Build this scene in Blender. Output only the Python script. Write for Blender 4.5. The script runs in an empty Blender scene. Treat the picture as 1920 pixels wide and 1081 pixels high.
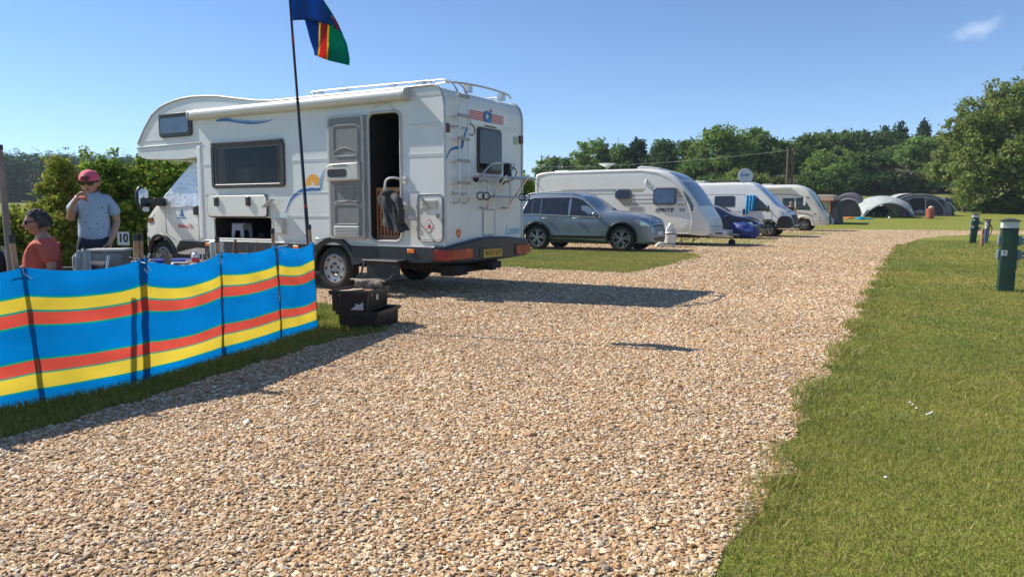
import bpy, bmesh, math, random
import numpy as np
from mathutils import Vector, Matrix, Euler
PI = math.pi
R = math.radians
random.seed(7)
rng = np.random.default_rng(11)
SC = bpy.context.scene
COL = SC.collection

# ------------------------------------------------------------------ camera
FPX, CAMH = 1400.0, 1.2
PITCH = math.atan(146 / 1400)
cam_d = bpy.data.cameras.new('camera')
cam_d.lens = FPX / 1920 * 36
cam_d.sensor_width = 36
cam_d.clip_start = 0.05
cam_d.clip_end = 6000
cam = bpy.data.objects.new('camera', cam_d)
COL.objects.link(cam)
cam.location = (0, 0, CAMH)
cam.rotation_euler = (PI / 2 - PITCH, 0, 0)
SC.camera = cam

# ------------------------------------------------------------------ light
SUN_EL = R(42)
SUN_TRAVEL = Vector((0.938, -0.346, 0)).normalized()      # the way the light runs over the ground
world = bpy.data.worlds.new('World')
SC.world = world
world.use_nodes = True
wn = world.node_tree.nodes
wl = world.node_tree.links
bg = wn['Background']
sky = wn.new('ShaderNodeTexSky')
sky.sky_type = 'NISHITA'
sky.sun_disc = False
sky.sun_elevation = SUN_EL
sky.sun_rotation = math.atan2(-SUN_TRAVEL.x, -SUN_TRAVEL.y)
sky.air_density = 1.1
sky.dust_density = 0.0
sky.ozone_density = 2.0
sky.altitude = 3000
bg.inputs['Strength'].default_value = 0.09
# one small wisp of cloud, a patch of the sky itself
geo = wn.new('ShaderNodeTexCoord')
cdir = Vector((0.6286, 1.0438, 0.2446)).normalized()      # where the wisp hangs
cr = Vector((cdir.y, -cdir.x, 0)).normalized()
cu = cr.cross(cdir)
def wdot(v):
    n = wn.new('ShaderNodeVectorMath'); n.operation = 'DOT_PRODUCT'
    wl.new(geo.outputs['Generated'], n.inputs[0]); n.inputs[1].default_value = v
    return n.outputs['Value']
def wmath(op, a, b=None, c=None, clamp=False):
    n = wn.new('ShaderNodeMath'); n.operation = op; n.use_clamp = clamp
    for k, s in enumerate((a, b, c)):
        if s is None: continue
        if isinstance(s, (int, float)): n.inputs[k].default_value = s
        else: wl.new(s, n.inputs[k])
    return n.outputs[0]
u_ = wmath('MULTIPLY', wdot(cr), 21.0)
v_ = wmath('MULTIPLY', wdot(cu), 58.0)
v2 = wmath('SUBTRACT', v_, wmath('MULTIPLY', u_, 0.55))
rr = wmath('SQRT', wmath('ADD', wmath('MULTIPLY', u_, u_), wmath('MULTIPLY', v2, v2)))
nz = wn.new('ShaderNodeTexNoise'); nz.inputs['Scale'].default_value = 24; nz.inputs['Detail'].default_value = 5
wl.new(geo.outputs['Generated'], nz.inputs['Vector'])
cm = wmath('SUBTRACT', wmath('SUBTRACT', wmath('MULTIPLY', nz.outputs['Fac'], 2.2), 0.62), rr)
cm = wmath('MULTIPLY', cm, 0.75, clamp=True)
cm = wmath('MULTIPLY', cm, wmath('GREATER_THAN', wdot(cdir), 0.9))
mixw = wn.new('ShaderNodeMixRGB')
mixw.inputs['Color2'].default_value = (5.4, 6.5, 8.0, 1)
wl.new(cm, mixw.inputs['Fac'])
tintw = wn.new('ShaderNodeMixRGB'); tintw.blend_type = 'MULTIPLY'; tintw.inputs['Fac'].default_value = 1; tintw.inputs['Color2'].default_value = (.85, 1.0, 1.15, 1)
wl.new(sky.outputs['Color'], tintw.inputs['Color1'])
wl.new(tintw.outputs['Color'], mixw.inputs['Color1'])
wl.new(mixw.outputs['Color'], bg.inputs['Color'])

sun_d = bpy.data.lights.new('sun', 'SUN')
sun_d.energy = 4.6
sun_d.angle = R(0.5)
sun_d.color = (1.0, 0.93, 0.82)
sun = bpy.data.objects.new('sun', sun_d)
COL.objects.link(sun)
ldir = Vector((SUN_TRAVEL.x * math.cos(SUN_EL), SUN_TRAVEL.y * math.cos(SUN_EL), -math.sin(SUN_EL)))
sun.rotation_euler = ldir.to_track_quat('-Z', 'Y').to_euler()
sun.location = (-20, 8, 20)

SC.view_settings.view_transform = 'Standard'
SC.view_settings.look = 'None'
SC.view_settings.exposure = 0.66
SC.view_settings.gamma = 1
SC.render.engine = 'CYCLES'
SC.cycles.use_denoising = True
SC.cycles.max_bounces = 6
SC.cycles.transparent_max_bounces = 8

# ------------------------------------------------------------------ measuring
_F = Vector((0, math.cos(PITCH), -math.sin(PITCH)))
_U = Vector((0, math.sin(PITCH), math.cos(PITCH)))
def ray(px, py): return Vector((1, 0, 0)) * ((px - 960) / FPX) + _U * ((540.5 - py) / FPX) + _F
def gp(px, py, z=0.0):                       # point of the height z seen at a photo pixel
    d = ray(px, py); t = (z - CAMH) / d.z
    return Vector((0, 0, CAMH)) + d * t
def at(px, py, Y):                           # point at the distance Y seen at a photo pixel
    d = ray(px, py)
    return Vector((0, 0, CAMH)) + d * (Y / d.y)

def interp(x, pts): return float(np.interp(x, [p[0] for p in pts], [p[1] for p in pts]))
def sstep(a, b, x):
    t = np.clip((x - a) / (b - a), 0, 1); return t * t * (3 - 2 * t)
PR = [(0, 0), (49, 0), (65, .69), (85, 1.15), (110, 3.6), (140, 7.6), (200, 15), (300, 24), (600, 28), (6000, 30)]
PL = [(0, 0), (52, 0), (120, 1.2), (300, 4.6), (600, 6), (6000, 8)]
def gh(x, y):
    x = np.asarray(x, float); y = np.asarray(y, float)
    d = np.maximum(y, 0.01)
    m = sstep(.24, .46, x / np.maximum(d, 5))
    zr = np.interp(d, [p[0] for p in PR], [p[1] for p in PR])
    zl = np.interp(d, [p[0] for p in PL], [p[1] for p in PL])
    return m * zr + (1 - m) * zl

# ------------------------------------------------------------------ materials
MATS = {}
def mat(name, rgb, rough=.5, metal=0.0, var=.06, vscale=6.0, bump=0.0, bscale=40.0, coat=0.0, spec=None, rgb2=None, sub=None):
    if name in MATS: return MATS[name]
    m = bpy.data.materials.new(name); m.use_nodes = True
    nt = m.node_tree; p = nt.nodes['Principled BSDF']
    p.inputs['Roughness'].default_value = rough
    p.inputs['Metallic'].default_value = metal
    if coat: p.inputs['Coat Weight'].default_value = coat; p.inputs['Coat Roughness'].default_value = .06
    if spec is not None: p.inputs['Specular IOR Level'].default_value = spec
    tc = nt.nodes.new('ShaderNodeTexCoord')
    n = nt.nodes.new('ShaderNodeTexNoise'); n.inputs['Scale'].default_value = vscale; n.inputs['Detail'].default_value = 5
    nt.links.new(tc.outputs['Object'], n.inputs['Vector'])
    r = nt.nodes.new('ShaderNodeValToRGB')
    a = rgb; b = rgb2 or tuple(min(1, c * (1 + var) + .004 * (var > 0)) for c in rgb)
    a = rgb if rgb2 else tuple(c * (1 - var) for c in rgb)
    r.color_ramp.elements[0].position = .32; r.color_ramp.elements[1].position = .68
    r.color_ramp.elements[0].color = (*a, 1); r.color_ramp.elements[1].color = (*b, 1)
    nt.links.new(n.outputs['Fac'], r.inputs['Fac'])
    nt.links.new(r.outputs['Color'], p.inputs['Base Color'])
    if bump:
        n2 = nt.nodes.new('ShaderNodeTexNoise'); n2.inputs['Scale'].default_value = bscale; n2.inputs['Detail'].default_value = 4
        nt.links.new(tc.outputs['Object'], n2.inputs['Vector'])
        bp = nt.nodes.new('ShaderNodeBump'); bp.inputs['Strength'].default_value = bump; bp.inputs['Distance'].default_value = .02
        nt.links.new(n2.outputs['Fac'], bp.inputs['Height']); nt.links.new(bp.outputs['Normal'], p.inputs['Normal'])
    MATS[name] = m
    return m
def attr_mat(name, rough=.6, trans=0.0, mult=1.0, spec=.3):      # colour from the mesh attribute "tint"
    if name in MATS: return MATS[name]
    m = bpy.data.materials.new(name); m.use_nodes = True
    nt = m.node_tree; p = nt.nodes['Principled BSDF']
    p.inputs['Roughness'].default_value = rough
    p.inputs['Specular IOR Level'].default_value = spec
    a = nt.nodes.new('ShaderNodeAttribute'); a.attribute_name = 'tint'
    nt.links.new(a.outputs['Color'], p.inputs['Base Color'])
    if trans:
        t = nt.nodes.new('ShaderNodeBsdfTranslucent'); nt.links.new(a.outputs['Color'], t.inputs['Color'])
        mx = nt.nodes.new('ShaderNodeMixShader'); mx.inputs['Fac'].default_value = trans
        nt.links.new(p.outputs['BSDF'], mx.inputs[1]); nt.links.new(t.outputs['BSDF'], mx.inputs[2])
        nt.links.new(mx.outputs['Shader'], nt.nodes['Material Output'].inputs['Surface'])
    MATS[name] = m
    return m
def cloth_mat(name, rgb, trans=.35, stripes=None, bscale=60, bump=.15):     # thin cloth that lets light through; stripes = [(v, rgb)] up the UV
    if name in MATS: return MATS[name]
    m = bpy.data.materials.new(name); m.use_nodes = True
    nt = m.node_tree; p = nt.nodes['Principled BSDF']; p.inputs['Roughness'].default_value = .75; p.inputs['Specular IOR Level'].default_value = .2
    tc = nt.nodes.new('ShaderNodeTexCoord')
    n = nt.nodes.new('ShaderNodeTexNoise'); n.inputs['Scale'].default_value = 3; n.inputs['Detail'].default_value = 6
    nt.links.new(tc.outputs['Object'], n.inputs['Vector'])
    if stripes:
        sx = nt.nodes.new('ShaderNodeSeparateXYZ'); nt.links.new(tc.outputs['UV'], sx.inputs[0])
        r = nt.nodes.new('ShaderNodeValToRGB'); r.color_ramp.interpolation = 'CONSTANT'
        el = r.color_ramp.elements
        while len(el) < len(stripes): el.new(.5)
        for e, (v, c) in zip(el, sorted(stripes)): e.position = v; e.color = (*c, 1)
        nt.links.new(sx.outputs['Y'], r.inputs['Fac']); base = r.outputs['Color']
    else:
        r = nt.nodes.new('ShaderNodeRGB'); r.outputs[0].default_value = (*rgb, 1); base = r.outputs[0]
    hs = nt.nodes.new('ShaderNodeHueSaturation')
    mr = nt.nodes.new('ShaderNodeMapRange'); mr.inputs[1].default_value = .3; mr.inputs[2].default_value = .7; mr.inputs[3].default_value = .86; mr.inputs[4].default_value = 1.12
    nt.links.new(n.outputs['Fac'], mr.inputs[0]); nt.links.new(mr.outputs[0], hs.inputs['Value']); nt.links.new(base, hs.inputs['Color'])
    nt.links.new(hs.outputs['Color'], p.inputs['Base Color'])
    n2 = nt.nodes.new('ShaderNodeTexNoise'); n2.inputs['Scale'].default_value = bscale
    nt.links.new(tc.outputs['Object'], n2.inputs['Vector'])
    bp = nt.nodes.new('ShaderNodeBump'); bp.inputs['Strength'].default_value = bump; bp.inputs['Distance'].default_value = .01
    nt.links.new(n2.outputs['Fac'], bp.inputs['Height']); nt.links.new(bp.outputs['Normal'], p.inputs['Normal'])
    if trans:
        t = nt.nodes.new('ShaderNodeBsdfTranslucent'); nt.links.new(hs.outputs['Color'], t.inputs['Color'])
        mx = nt.nodes.new('ShaderNodeMixShader'); mx.inputs['Fac'].default_value = trans
        nt.links.new(p.outputs['BSDF'], mx.inputs[1]); nt.links.new(t.outputs['BSDF'], mx.inputs[2])
        nt.links.new(mx.outputs['Shader'], nt.nodes['Material Output'].inputs['Surface'])
    MATS[name] = m
    return m

WHITE = mat('white_paint', (.70, .70, .66), .32, coat=.4, var=.03, vscale=2.5)
CREAM = mat('cream_paint', (.66, .63, .55), .4, coat=.3, var=.04, vscale=2)
SILVER = mat('brushed_aluminium', (.55, .55, .55), .35, .8, var=.08)
GREYM = mat('grey_metal', (.30, .31, .31), .45, .3, var=.1)
GREYP = mat('grey_plastic', (.26, .27, .28), .5, var=.08)
LGREY = mat('light_grey_plastic', (.46, .47, .46), .45, var=.05)
BLACK = mat('black_plastic', (.016, .017, .019), .45, var=.2)
RUBBER = mat('tyre_rubber', (.022, .021, .020), .85, var=.2, bump=.2)
CHAR = mat('charcoal_plastic', (.016, .022, .028), .45, var=.12, vscale=4)
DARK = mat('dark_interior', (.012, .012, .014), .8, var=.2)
GLASS = mat('tinted_glass', (.018, .022, .028), .04, var=.1, spec=.7)
GLASSB = mat('pale_blue_glass', (.05, .085, .14), .05, var=.2, spec=.8)
ACRYL = mat('smoked_acrylic', (.024, .020, .021), .05, var=.35, vscale=2, spec=.5)
def smoked_glass():
    m = bpy.data.materials.new('smoked_window'); m.use_nodes = True; nt = m.node_tree; nt.nodes.remove(nt.nodes['Principled BSDF'])
    t = nt.nodes.new('ShaderNodeBsdfTransparent'); t.inputs['Color'].default_value = (.62, .55, .52, 1)
    g = nt.nodes.new('ShaderNodeBsdfGlossy'); g.inputs['Roughness'].default_value = .03; g.inputs['Color'].default_value = (.9, .92, 1, 1)
    l = nt.nodes.new('ShaderNodeFresnel'); l.inputs['IOR'].default_value = 1.33
    x = nt.nodes.new('ShaderNodeMixShader'); nt.links.new(l.outputs[0], x.inputs[0]); nt.links.new(t.outputs[0], x.inputs[1]); nt.links.new(g.outputs[0], x.inputs[2])
    nt.links.new(x.outputs[0], nt.nodes['Material Output'].inputs['Surface']); return m
SMOKED = smoked_glass()
BROWNF = mat('brown_black_frame', (.035, .028, .026), .4, var=.15)
RED = mat('red_lens', (.30, .012, .014), .2, var=.15, vscale=20, spec=.7)
ORANGE = mat('amber_lens', (.75, .18, .02), .2, var=.1, spec=.7)
LENS = mat('clear_lens', (.42, .46, .50), .08, .5, var=.1)
WOOD = mat('pale_wood', (.36, .22, .12), .6, var=.2, vscale=14, bump=.2)
WOODD = mat('brown_wood', (.20, .085, .035), .55, var=.2, vscale=14, bump=.15)
POLEW = mat('dark_pole_wood', (.30, .19, .12), .6, var=.25, vscale=12)
ALLOY = mat('alloy_rim', (.33, .34, .35), .35, .6, var=.08)
BLUE_D = mat('blue_decal', (.02, .13, .42), .35, var=.05)
RED_D = mat('red_decal', (.52, .05, .04), .4, var=.05)
ORANGE_D = mat('orange_decal', (.80, .36, .03), .4, var=.05)
YPLATE = mat('yellow_plate', (.62, .36, .03), .4, var=.06)
INK = mat('black_ink', (.012, .012, .014), .5, var=.05)

# ------------------------------------------------------------------ objects
def tag(o, label=None, cat=None, group=None, kind=None):
    if label: o['label'] = label
    if cat: o['category'] = cat
    if group: o['group'] = group
    if kind: o['kind'] = kind
    return o
def thing(name, label, cat, loc=(0, 0, 0), rz=0.0, group=None, scale=1.0):
    o = bpy.data.objects.new(name, None); COL.objects.link(o)
    o.empty_display_size = .2
    o.location = loc; o.rotation_euler = (0, 0, rz); o.scale = (scale,) * 3 if isinstance(scale, (int, float)) else scale
    return tag(o, label, cat, group)
def dup(root, loc=None, rz=None, label=None, scale=None):
    r = root.copy(); COL.objects.link(r)
    for ch in list(root.children):
        c = ch.copy(); COL.objects.link(c); c.parent = r
        for g in list(ch.children):
            d = g.copy(); COL.objects.link(d); d.parent = c
    if loc is not None: r.location = loc
    if rz is not None: r.rotation_euler = (0, 0, rz)
    if scale is not None: r.scale = (scale,) * 3 if isinstance(scale, (int, float)) else scale
    if label: r['label'] = label
    return r
def fast_mesh(name, V, Fc, m, parent=None, tint=None, smooth=False, n=3):
    me = bpy.data.meshes.new(name)
    V = np.ascontiguousarray(V, np.float32); Fc = np.ascontiguousarray(Fc, np.int32)
    me.vertices.add(len(V)); me.vertices.foreach_set('co', V.ravel())
    me.loops.add(Fc.size); me.loops.foreach_set('vertex_index', Fc.ravel())
    me.polygons.add(len(Fc)); me.polygons.foreach_set('loop_start', np.arange(0, Fc.size, n, dtype=np.int32))
    me.update(calc_edges=True)
    if tint is not None:
        a = me.attributes.new('tint', 'FLOAT_COLOR', 'POINT')
        c = np.ones((len(V), 4), np.float32); c[:, :3] = tint
        a.data.foreach_set('color', c.ravel())
    me.polygons.foreach_set('use_smooth', np.full(len(Fc), smooth))
    me.materials.append(m)
    o = bpy.data.objects.new(name, me); COL.objects.link(o)
    if parent is not None: o.parent = parent
    return o

class MB:
    """collects shapes and links them as ONE mesh object"""
    def __init__(s): s.v = []; s.f = []; s.m = []; s.uv = None
    def add(s, vs, fs, mi=0):
        b = len(s.v); s.v += [tuple(q) for q in vs]
        for f in fs: s.f.append(tuple(b + i for i in f)); s.m.append(mi)
        return s
    def box(s, x0, x1, y0, y1, z0, z1, mi=0):
        x0, x1 = min(x0, x1), max(x0, x1); y0, y1 = min(y0, y1), max(y0, y1); z0, z1 = min(z0, z1), max(z0, z1)
        return s.add([(x0, y0, z0), (x1, y0, z0), (x1, y1, z0), (x0, y1, z0), (x0, y0, z1), (x1, y0, z1), (x1, y1, z1), (x0, y1, z1)],
                     [(0, 3, 2, 1), (4, 5, 6, 7), (0, 1, 5, 4), (1, 2, 6, 5), (2, 3, 7, 6), (3, 0, 4, 7)], mi)
    def obox(s, c, ax, ay, az, mi=0):                    # oriented box, half axes
        c = Vector(c); ax = Vector(ax); ay = Vector(ay); az = Vector(az)
        P = [c + ax * i + ay * j + az * k for k in (-1, 1) for j in (-1, 1) for i in (-1, 1)]
        return s.add(P, [(0, 2, 3, 1), (4, 5, 7, 6), (0, 1, 5, 4), (1, 3, 7, 5), (3, 2, 6, 7), (2, 0, 4, 6)], mi)
    def tube(s, pts, r, n=8, mi=0, closed=False, caps=True, flat=None):
        pts = [Vector(p) for p in pts]; k = len(pts)
        rs = r if isinstance(r, (list, tuple)) else [r] * k
        b = len(s.v); ref = None
        for i, p in enumerate(pts):
            if closed: t = pts[(i + 1) % k] - pts[i - 1]
            else: t = pts[min(i + 1, k - 1)] - pts[max(i - 1, 0)]
            if t.length < 1e-9: t = Vector((0, 0, 1))
            t.normalize()
            if ref is None:
                ref = Vector((0, 0, 1)) if abs(t.z) < .9 else Vector((1, 0, 0))
                ref = (ref - t * ref.dot(t)).normalized()
            else:
                ref = ref - t * ref.dot(t)
                ref = ref.normalized() if ref.length > 1e-6 else t.orthogonal().normalized()
            w = t.cross(ref)
            for j in range(n):
                a = 2 * PI * j / n
                s.v.append(tuple(p + (ref * math.cos(a) + w * math.sin(a)) * rs[i]))
        for i in range(k if closed else k - 1):
            i2 = (i + 1) % k
            for j in range(n):
                j2 = (j + 1) % n
                s.f.append((b + i * n + j, b + i * n + j2, b + i2 * n + j2, b + i2 * n + j)); s.m.append(mi)
        if caps and not closed:
            s.f.append(tuple(b + j for j in range(n))[::-1]); s.m.append(mi)
            s.f.append(tuple(b + (k - 1) * n + j for j in range(n))); s.m.append(mi)
        return s
    def lathe(s, prof, n=24, mi=0, axis='z', c=(0, 0, 0)):       # prof [(r, h)]
        b = len(s.v); c = Vector(c)
        for r, h in prof:
            for j in range(n):
                a = 2 * PI * j / n; x, y = r * math.cos(a), r * math.sin(a)
                q = (x, y, h) if axis == 'z' else ((x, -h, y) if axis == 'y' else (h, x, y))
                s.v.append(tuple(c + Vector(q)))
        for i in range(len(prof) - 1):
            for j in range(n):
                j2 = (j + 1) % n
                s.f.append((b + i * n + j, b + i * n + j2, b + (i + 1) * n + j2, b + (i + 1) * n + j)); s.m.append(mi)
        return s
    def prism(s, poly, y0, y1, mi=0, plane='xz'):                # polygon extruded
        P = {'xz': lambda a, b, c: (a, c, b), 'xy': lambda a, b, c: (a, b, c), 'yz': lambda a, b, c: (c, a, b)}[plane]
        n = len(poly)
        vs = [P(a, b, y0) for a, b in poly] + [P(a, b, y1) for a, b in poly]
        fs = [tuple(range(n)), tuple(range(2 * n - 1, n - 1, -1))] + [(i, i + n, (i + 1) % n + n, (i + 1) % n) for i in range(n)]
        return s.add(vs, fs, mi)
    def grid(s, fn, nu, nv, mi=0, closed_u=False):
        b = len(s.v)
        for i in range(nu + 1):
            for j in range(nv + 1): s.v.append(tuple(fn(i / nu, j / nv)))
        for i in range(nu):
            for j in range(nv):
                k = b + i * (nv + 1) + j
                s.f.append((k, k + nv + 1, k + nv + 2, k + 1)); s.m.append(mi)
        return s
    def ball(s, c, rx, ry=None, rz=None, n=12, mi=0):
        ry = ry or rx; rz = rz or rx; c = Vector(c)
        return s.grid(lambda u, v: c + Vector((rx * math.sin(PI * v) * math.cos(2 * PI * u), ry * math.sin(PI * v) * math.sin(2 * PI * u), rz * math.cos(PI * v))), n, n // 2 + 1, mi)
    def build(s, name, m, parent=None, smooth=False, bevel=0, seg=2, recalc=True, weld=True, sub=0, solid=0, angle=None, label=None):
        me = bpy.data.meshes.new(name)
        me.from_pydata(s.v, [], s.f); 
        for q in (m if isinstance(m, (list, tuple)) else [m]): me.materials.append(q)
        me.polygons.foreach_set('material_index', s.m)
        bm = bmesh.new(); bm.from_mesh(me)
        if weld: bmesh.ops.remove_doubles(bm, verts=bm.verts, dist=1e-5)
        if recalc: bmesh.ops.recalc_face_normals(bm, faces=bm.faces)
        bm.to_mesh(me); bm.free()
        if smooth or bevel or sub: me.polygons.foreach_set('use_smooth', [True] * len(me.polygons))
        o = bpy.data.objects.new(name, me); COL.objects.link(o)
        if parent is not None: o.parent = parent
        if solid:
            md = o.modifiers.new('thick', 'SOLIDIFY'); md.thickness = solid; md.offset = 0
        if bevel:
            md = o.modifiers.new('bevel', 'BEVEL'); md.width = bevel; md.segments = seg; md.limit_method = 'ANGLE'; md.angle_limit = R(35)
            md.harden_normals = False
        if sub:
            md = o.modifiers.new('sub', 'SUBSURF'); md.levels = sub; md.render_levels = sub
        if (smooth or bevel) and not sub:
            try:
                for e in me.edges: pass
                me.set_sharp_from_angle(angle=R(angle or 38))
            except Exception: pass
        if label: o['label'] = label
        return o
def rrect(x0, x1, z0, z1, r, n=5):                       # rounded rectangle outline
    x0, x1 = min(x0, x1), max(x0, x1); z0, z1 = min(z0, z1), max(z0, z1); P = []
    for cx, cz, a0 in ((x1 - r, z1 - r, 0), (x0 + r, z1 - r, 90), (x0 + r, z0 + r, 180), (x1 - r, z0 + r, 270)):
        for k in range(n + 1):
            a = R(a0 + 90 * k / n); P.append((cx + r * math.cos(a), cz + r * math.sin(a)))
    return P
def smooth_path(pts, k=6, closed=False):                 # Catmull-Rom
    P = [Vector(p) for p in pts]; n = len(P); out = []
    for i in range(n if closed else n - 1):
        p1, p2 = P[i], P[(i + 1) % n]
        p0 = P[i - 1] if (closed or i > 0) else p1 * 2 - p2
        p3 = P[(i + 2) % n] if (closed or i + 2 < n) else p2 * 2 - p1
        for j in range(k):
            t = j / k
            out.append(.5 * ((2 * p1) + (p2 - p0) * t + (2 * p0 - 5 * p1 + 4 * p2 - p3) * t * t + (3 * p1 - p0 - 3 * p2 + p3) * t ** 3))
    if not closed: out.append(P[-1])
    return out
def text(name, s, size, m, parent, loc, rot, ext=.002, align='CENTER', shear=0.0, bold=0.0, sx=1.0):
    cu = bpy.data.curves.new('t', 'FONT'); cu.body = s; cu.size = size; cu.extrude = ext; cu.align_x = align; cu.align_y = 'CENTER'; cu.shear = shear; cu.offset = bold
    cu.resolution_u = 4
    t = bpy.data.objects.new('t', cu); COL.objects.link(t)
    dg = bpy.context.evaluated_depsgraph_get()
    me = bpy.data.meshes.new_from_object(t.evaluated_get(dg))
    bpy.data.objects.remove(t); bpy.data.curves.remove(cu)
    me.materials.clear(); me.materials.append(m); me.name = name
    o = bpy.data.objects.new(name, me); COL.objects.link(o)
    o.parent = parent; o.location = loc; o.rotation_euler = rot; o.scale = (sx, 1, 1)
    return o
def pchip(xs, ys):
    xs = np.array(xs, float); ys = np.array(ys, float); h = np.diff(xs); d = np.diff(ys) / h
    m = np.zeros(len(xs)); m[0], m[-1] = d[0], d[-1]
    for i in range(1, len(xs) - 1):
        if d[i - 1] * d[i] > 0:
            w1, w2 = 2 * h[i] + h[i - 1], h[i] + 2 * h[i - 1]; m[i] = (w1 + w2) / (w1 / d[i - 1] + w2 / d[i])
    def f(x):
        x = min(max(x, xs[0]), xs[-1]); i = min(max(int(np.searchsorted(xs, x)) - 1, 0), len(xs) - 2)
        t = (x - xs[i]) / h[i]; a = ys[i]; b = ys[i + 1]
        return float((2 * t**3 - 3 * t**2 + 1) * a + (t**3 - 2 * t**2 + t) * h[i] * m[i] + (-2 * t**3 + 3 * t**2) * b + (t**3 - t**2) * h[i] * m[i + 1])
    return f
def inpoly(x, y, poly):
    x = np.asarray(x); y = np.asarray(y); c = np.zeros(x.shape, bool); n = len(poly); j = n - 1
    for i in range(n):
        xi, yi = poly[i]; xj, yj = poly[j]
        c ^= ((yi > y) != (yj > y)) & (x < (xj - xi) * (y - yi) / ((yj - yi) or 1e-12) + xi); j = i
    return c
# ================================================================== SETTING
def ground_mat(name):
    m = bpy.data.materials.new(name); m.use_nodes = True; nt = m.node_tree; p = nt.nodes['Principled BSDF']
    p.inputs['Roughness'].default_value = .9; p.inputs['Specular IOR Level'].default_value = .1
    g = nt.nodes.new('ShaderNodeNewGeometry')
    def noise(s, d=5):
        n = nt.nodes.new('ShaderNodeTexNoise'); n.inputs['Scale'].default_value = s; n.inputs['Detail'].default_value = d
        nt.links.new(g.outputs['Position'], n.inputs['Vector']); return n.outputs['Fac']
    def ramp(f, a, b, lo=.3, hi=.7):
        r = nt.nodes.new('ShaderNodeValToRGB'); r.color_ramp.elements[0].position = lo; r.color_ramp.elements[1].position = hi
        r.color_ramp.elements[0].color = (*a, 1); r.color_ramp.elements[1].color = (*b, 1); nt.links.new(f, r.inputs['Fac']); return r.outputs['Color']
    def mix(f, a, b, t='MIX'):
        x = nt.nodes.new('ShaderNodeMixRGB'); x.blend_type = t
        if isinstance(f, float): x.inputs[0].default_value = f
        else: nt.links.new(f, x.inputs[0])
        nt.links.new(a, x.inputs[1]); nt.links.new(b, x.inputs[2]); return x.outputs[0]
    c1 = ramp(noise(1.1), (.15, .19, .026), (.24, .245, .05))
    c2 = ramp(noise(22, 3), (.11, .155, .02), (.29, .28, .075))
    c = mix(.5, c1, c2)
    c3 = ramp(noise(.09, 3), (.16, .195, .03), (.25, .24, .055))
    c = mix(.4, c, c3)
    # rougher, yellower meadow far away on the slope
    sx = nt.nodes.new('ShaderNodeSeparateXYZ'); nt.links.new(g.outputs['Position'], sx.inputs[0])
    mr = nt.nodes.new('ShaderNodeMapRange'); mr.inputs[1].default_value = 78; mr.inputs[2].default_value = 84; nt.links.new(sx.outputs['Y'], mr.inputs[0])
    c4 = ramp(noise(.55, 6), (.12, .14, .03), (.24, .22, .07))
    c = mix(mr.outputs[0], c, c4)
    nt.links.new(c, p.inputs['Base Color'])
    b = nt.nodes.new('ShaderNodeBump'); b.inputs['Strength'].default_value = .7; b.inputs['Distance'].default_value = .03
    nt.links.new(noise(60, 4), b.inputs['Height']); nt.links.new(b.outputs['Normal'], p.inputs['Normal'])
    return m
GRASSM = ground_mat('meadow_grass')
xs = np.unique(np.concatenate([-np.geomspace(2, 900, 36), np.linspace(-2, 2, 4), np.geomspace(2, 1000, 54)]))
ys = np.unique(np.concatenate([np.linspace(-60, 48, 12), np.linspace(49, 150, 60), np.geomspace(152, 1400, 30)]))
gx, gy = np.meshgrid(xs, ys, indexing='ij'); gz = gh(gx, gy)
nx, ny = gx.shape
I = np.arange(nx * ny).reshape(nx, ny)
Q = np.stack([I[:-1, :-1], I[1:, :-1], I[1:, 1:], I[:-1, 1:]], -1).reshape(-1, 4)
o = fast_mesh('ground', np.stack([gx, gy, gz], -1).reshape(-1, 3), Q, GRASSM, n=4, smooth=True)
tag(o, 'green campsite field rising to a rough meadow slope', 'ground', kind='structure')

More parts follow.
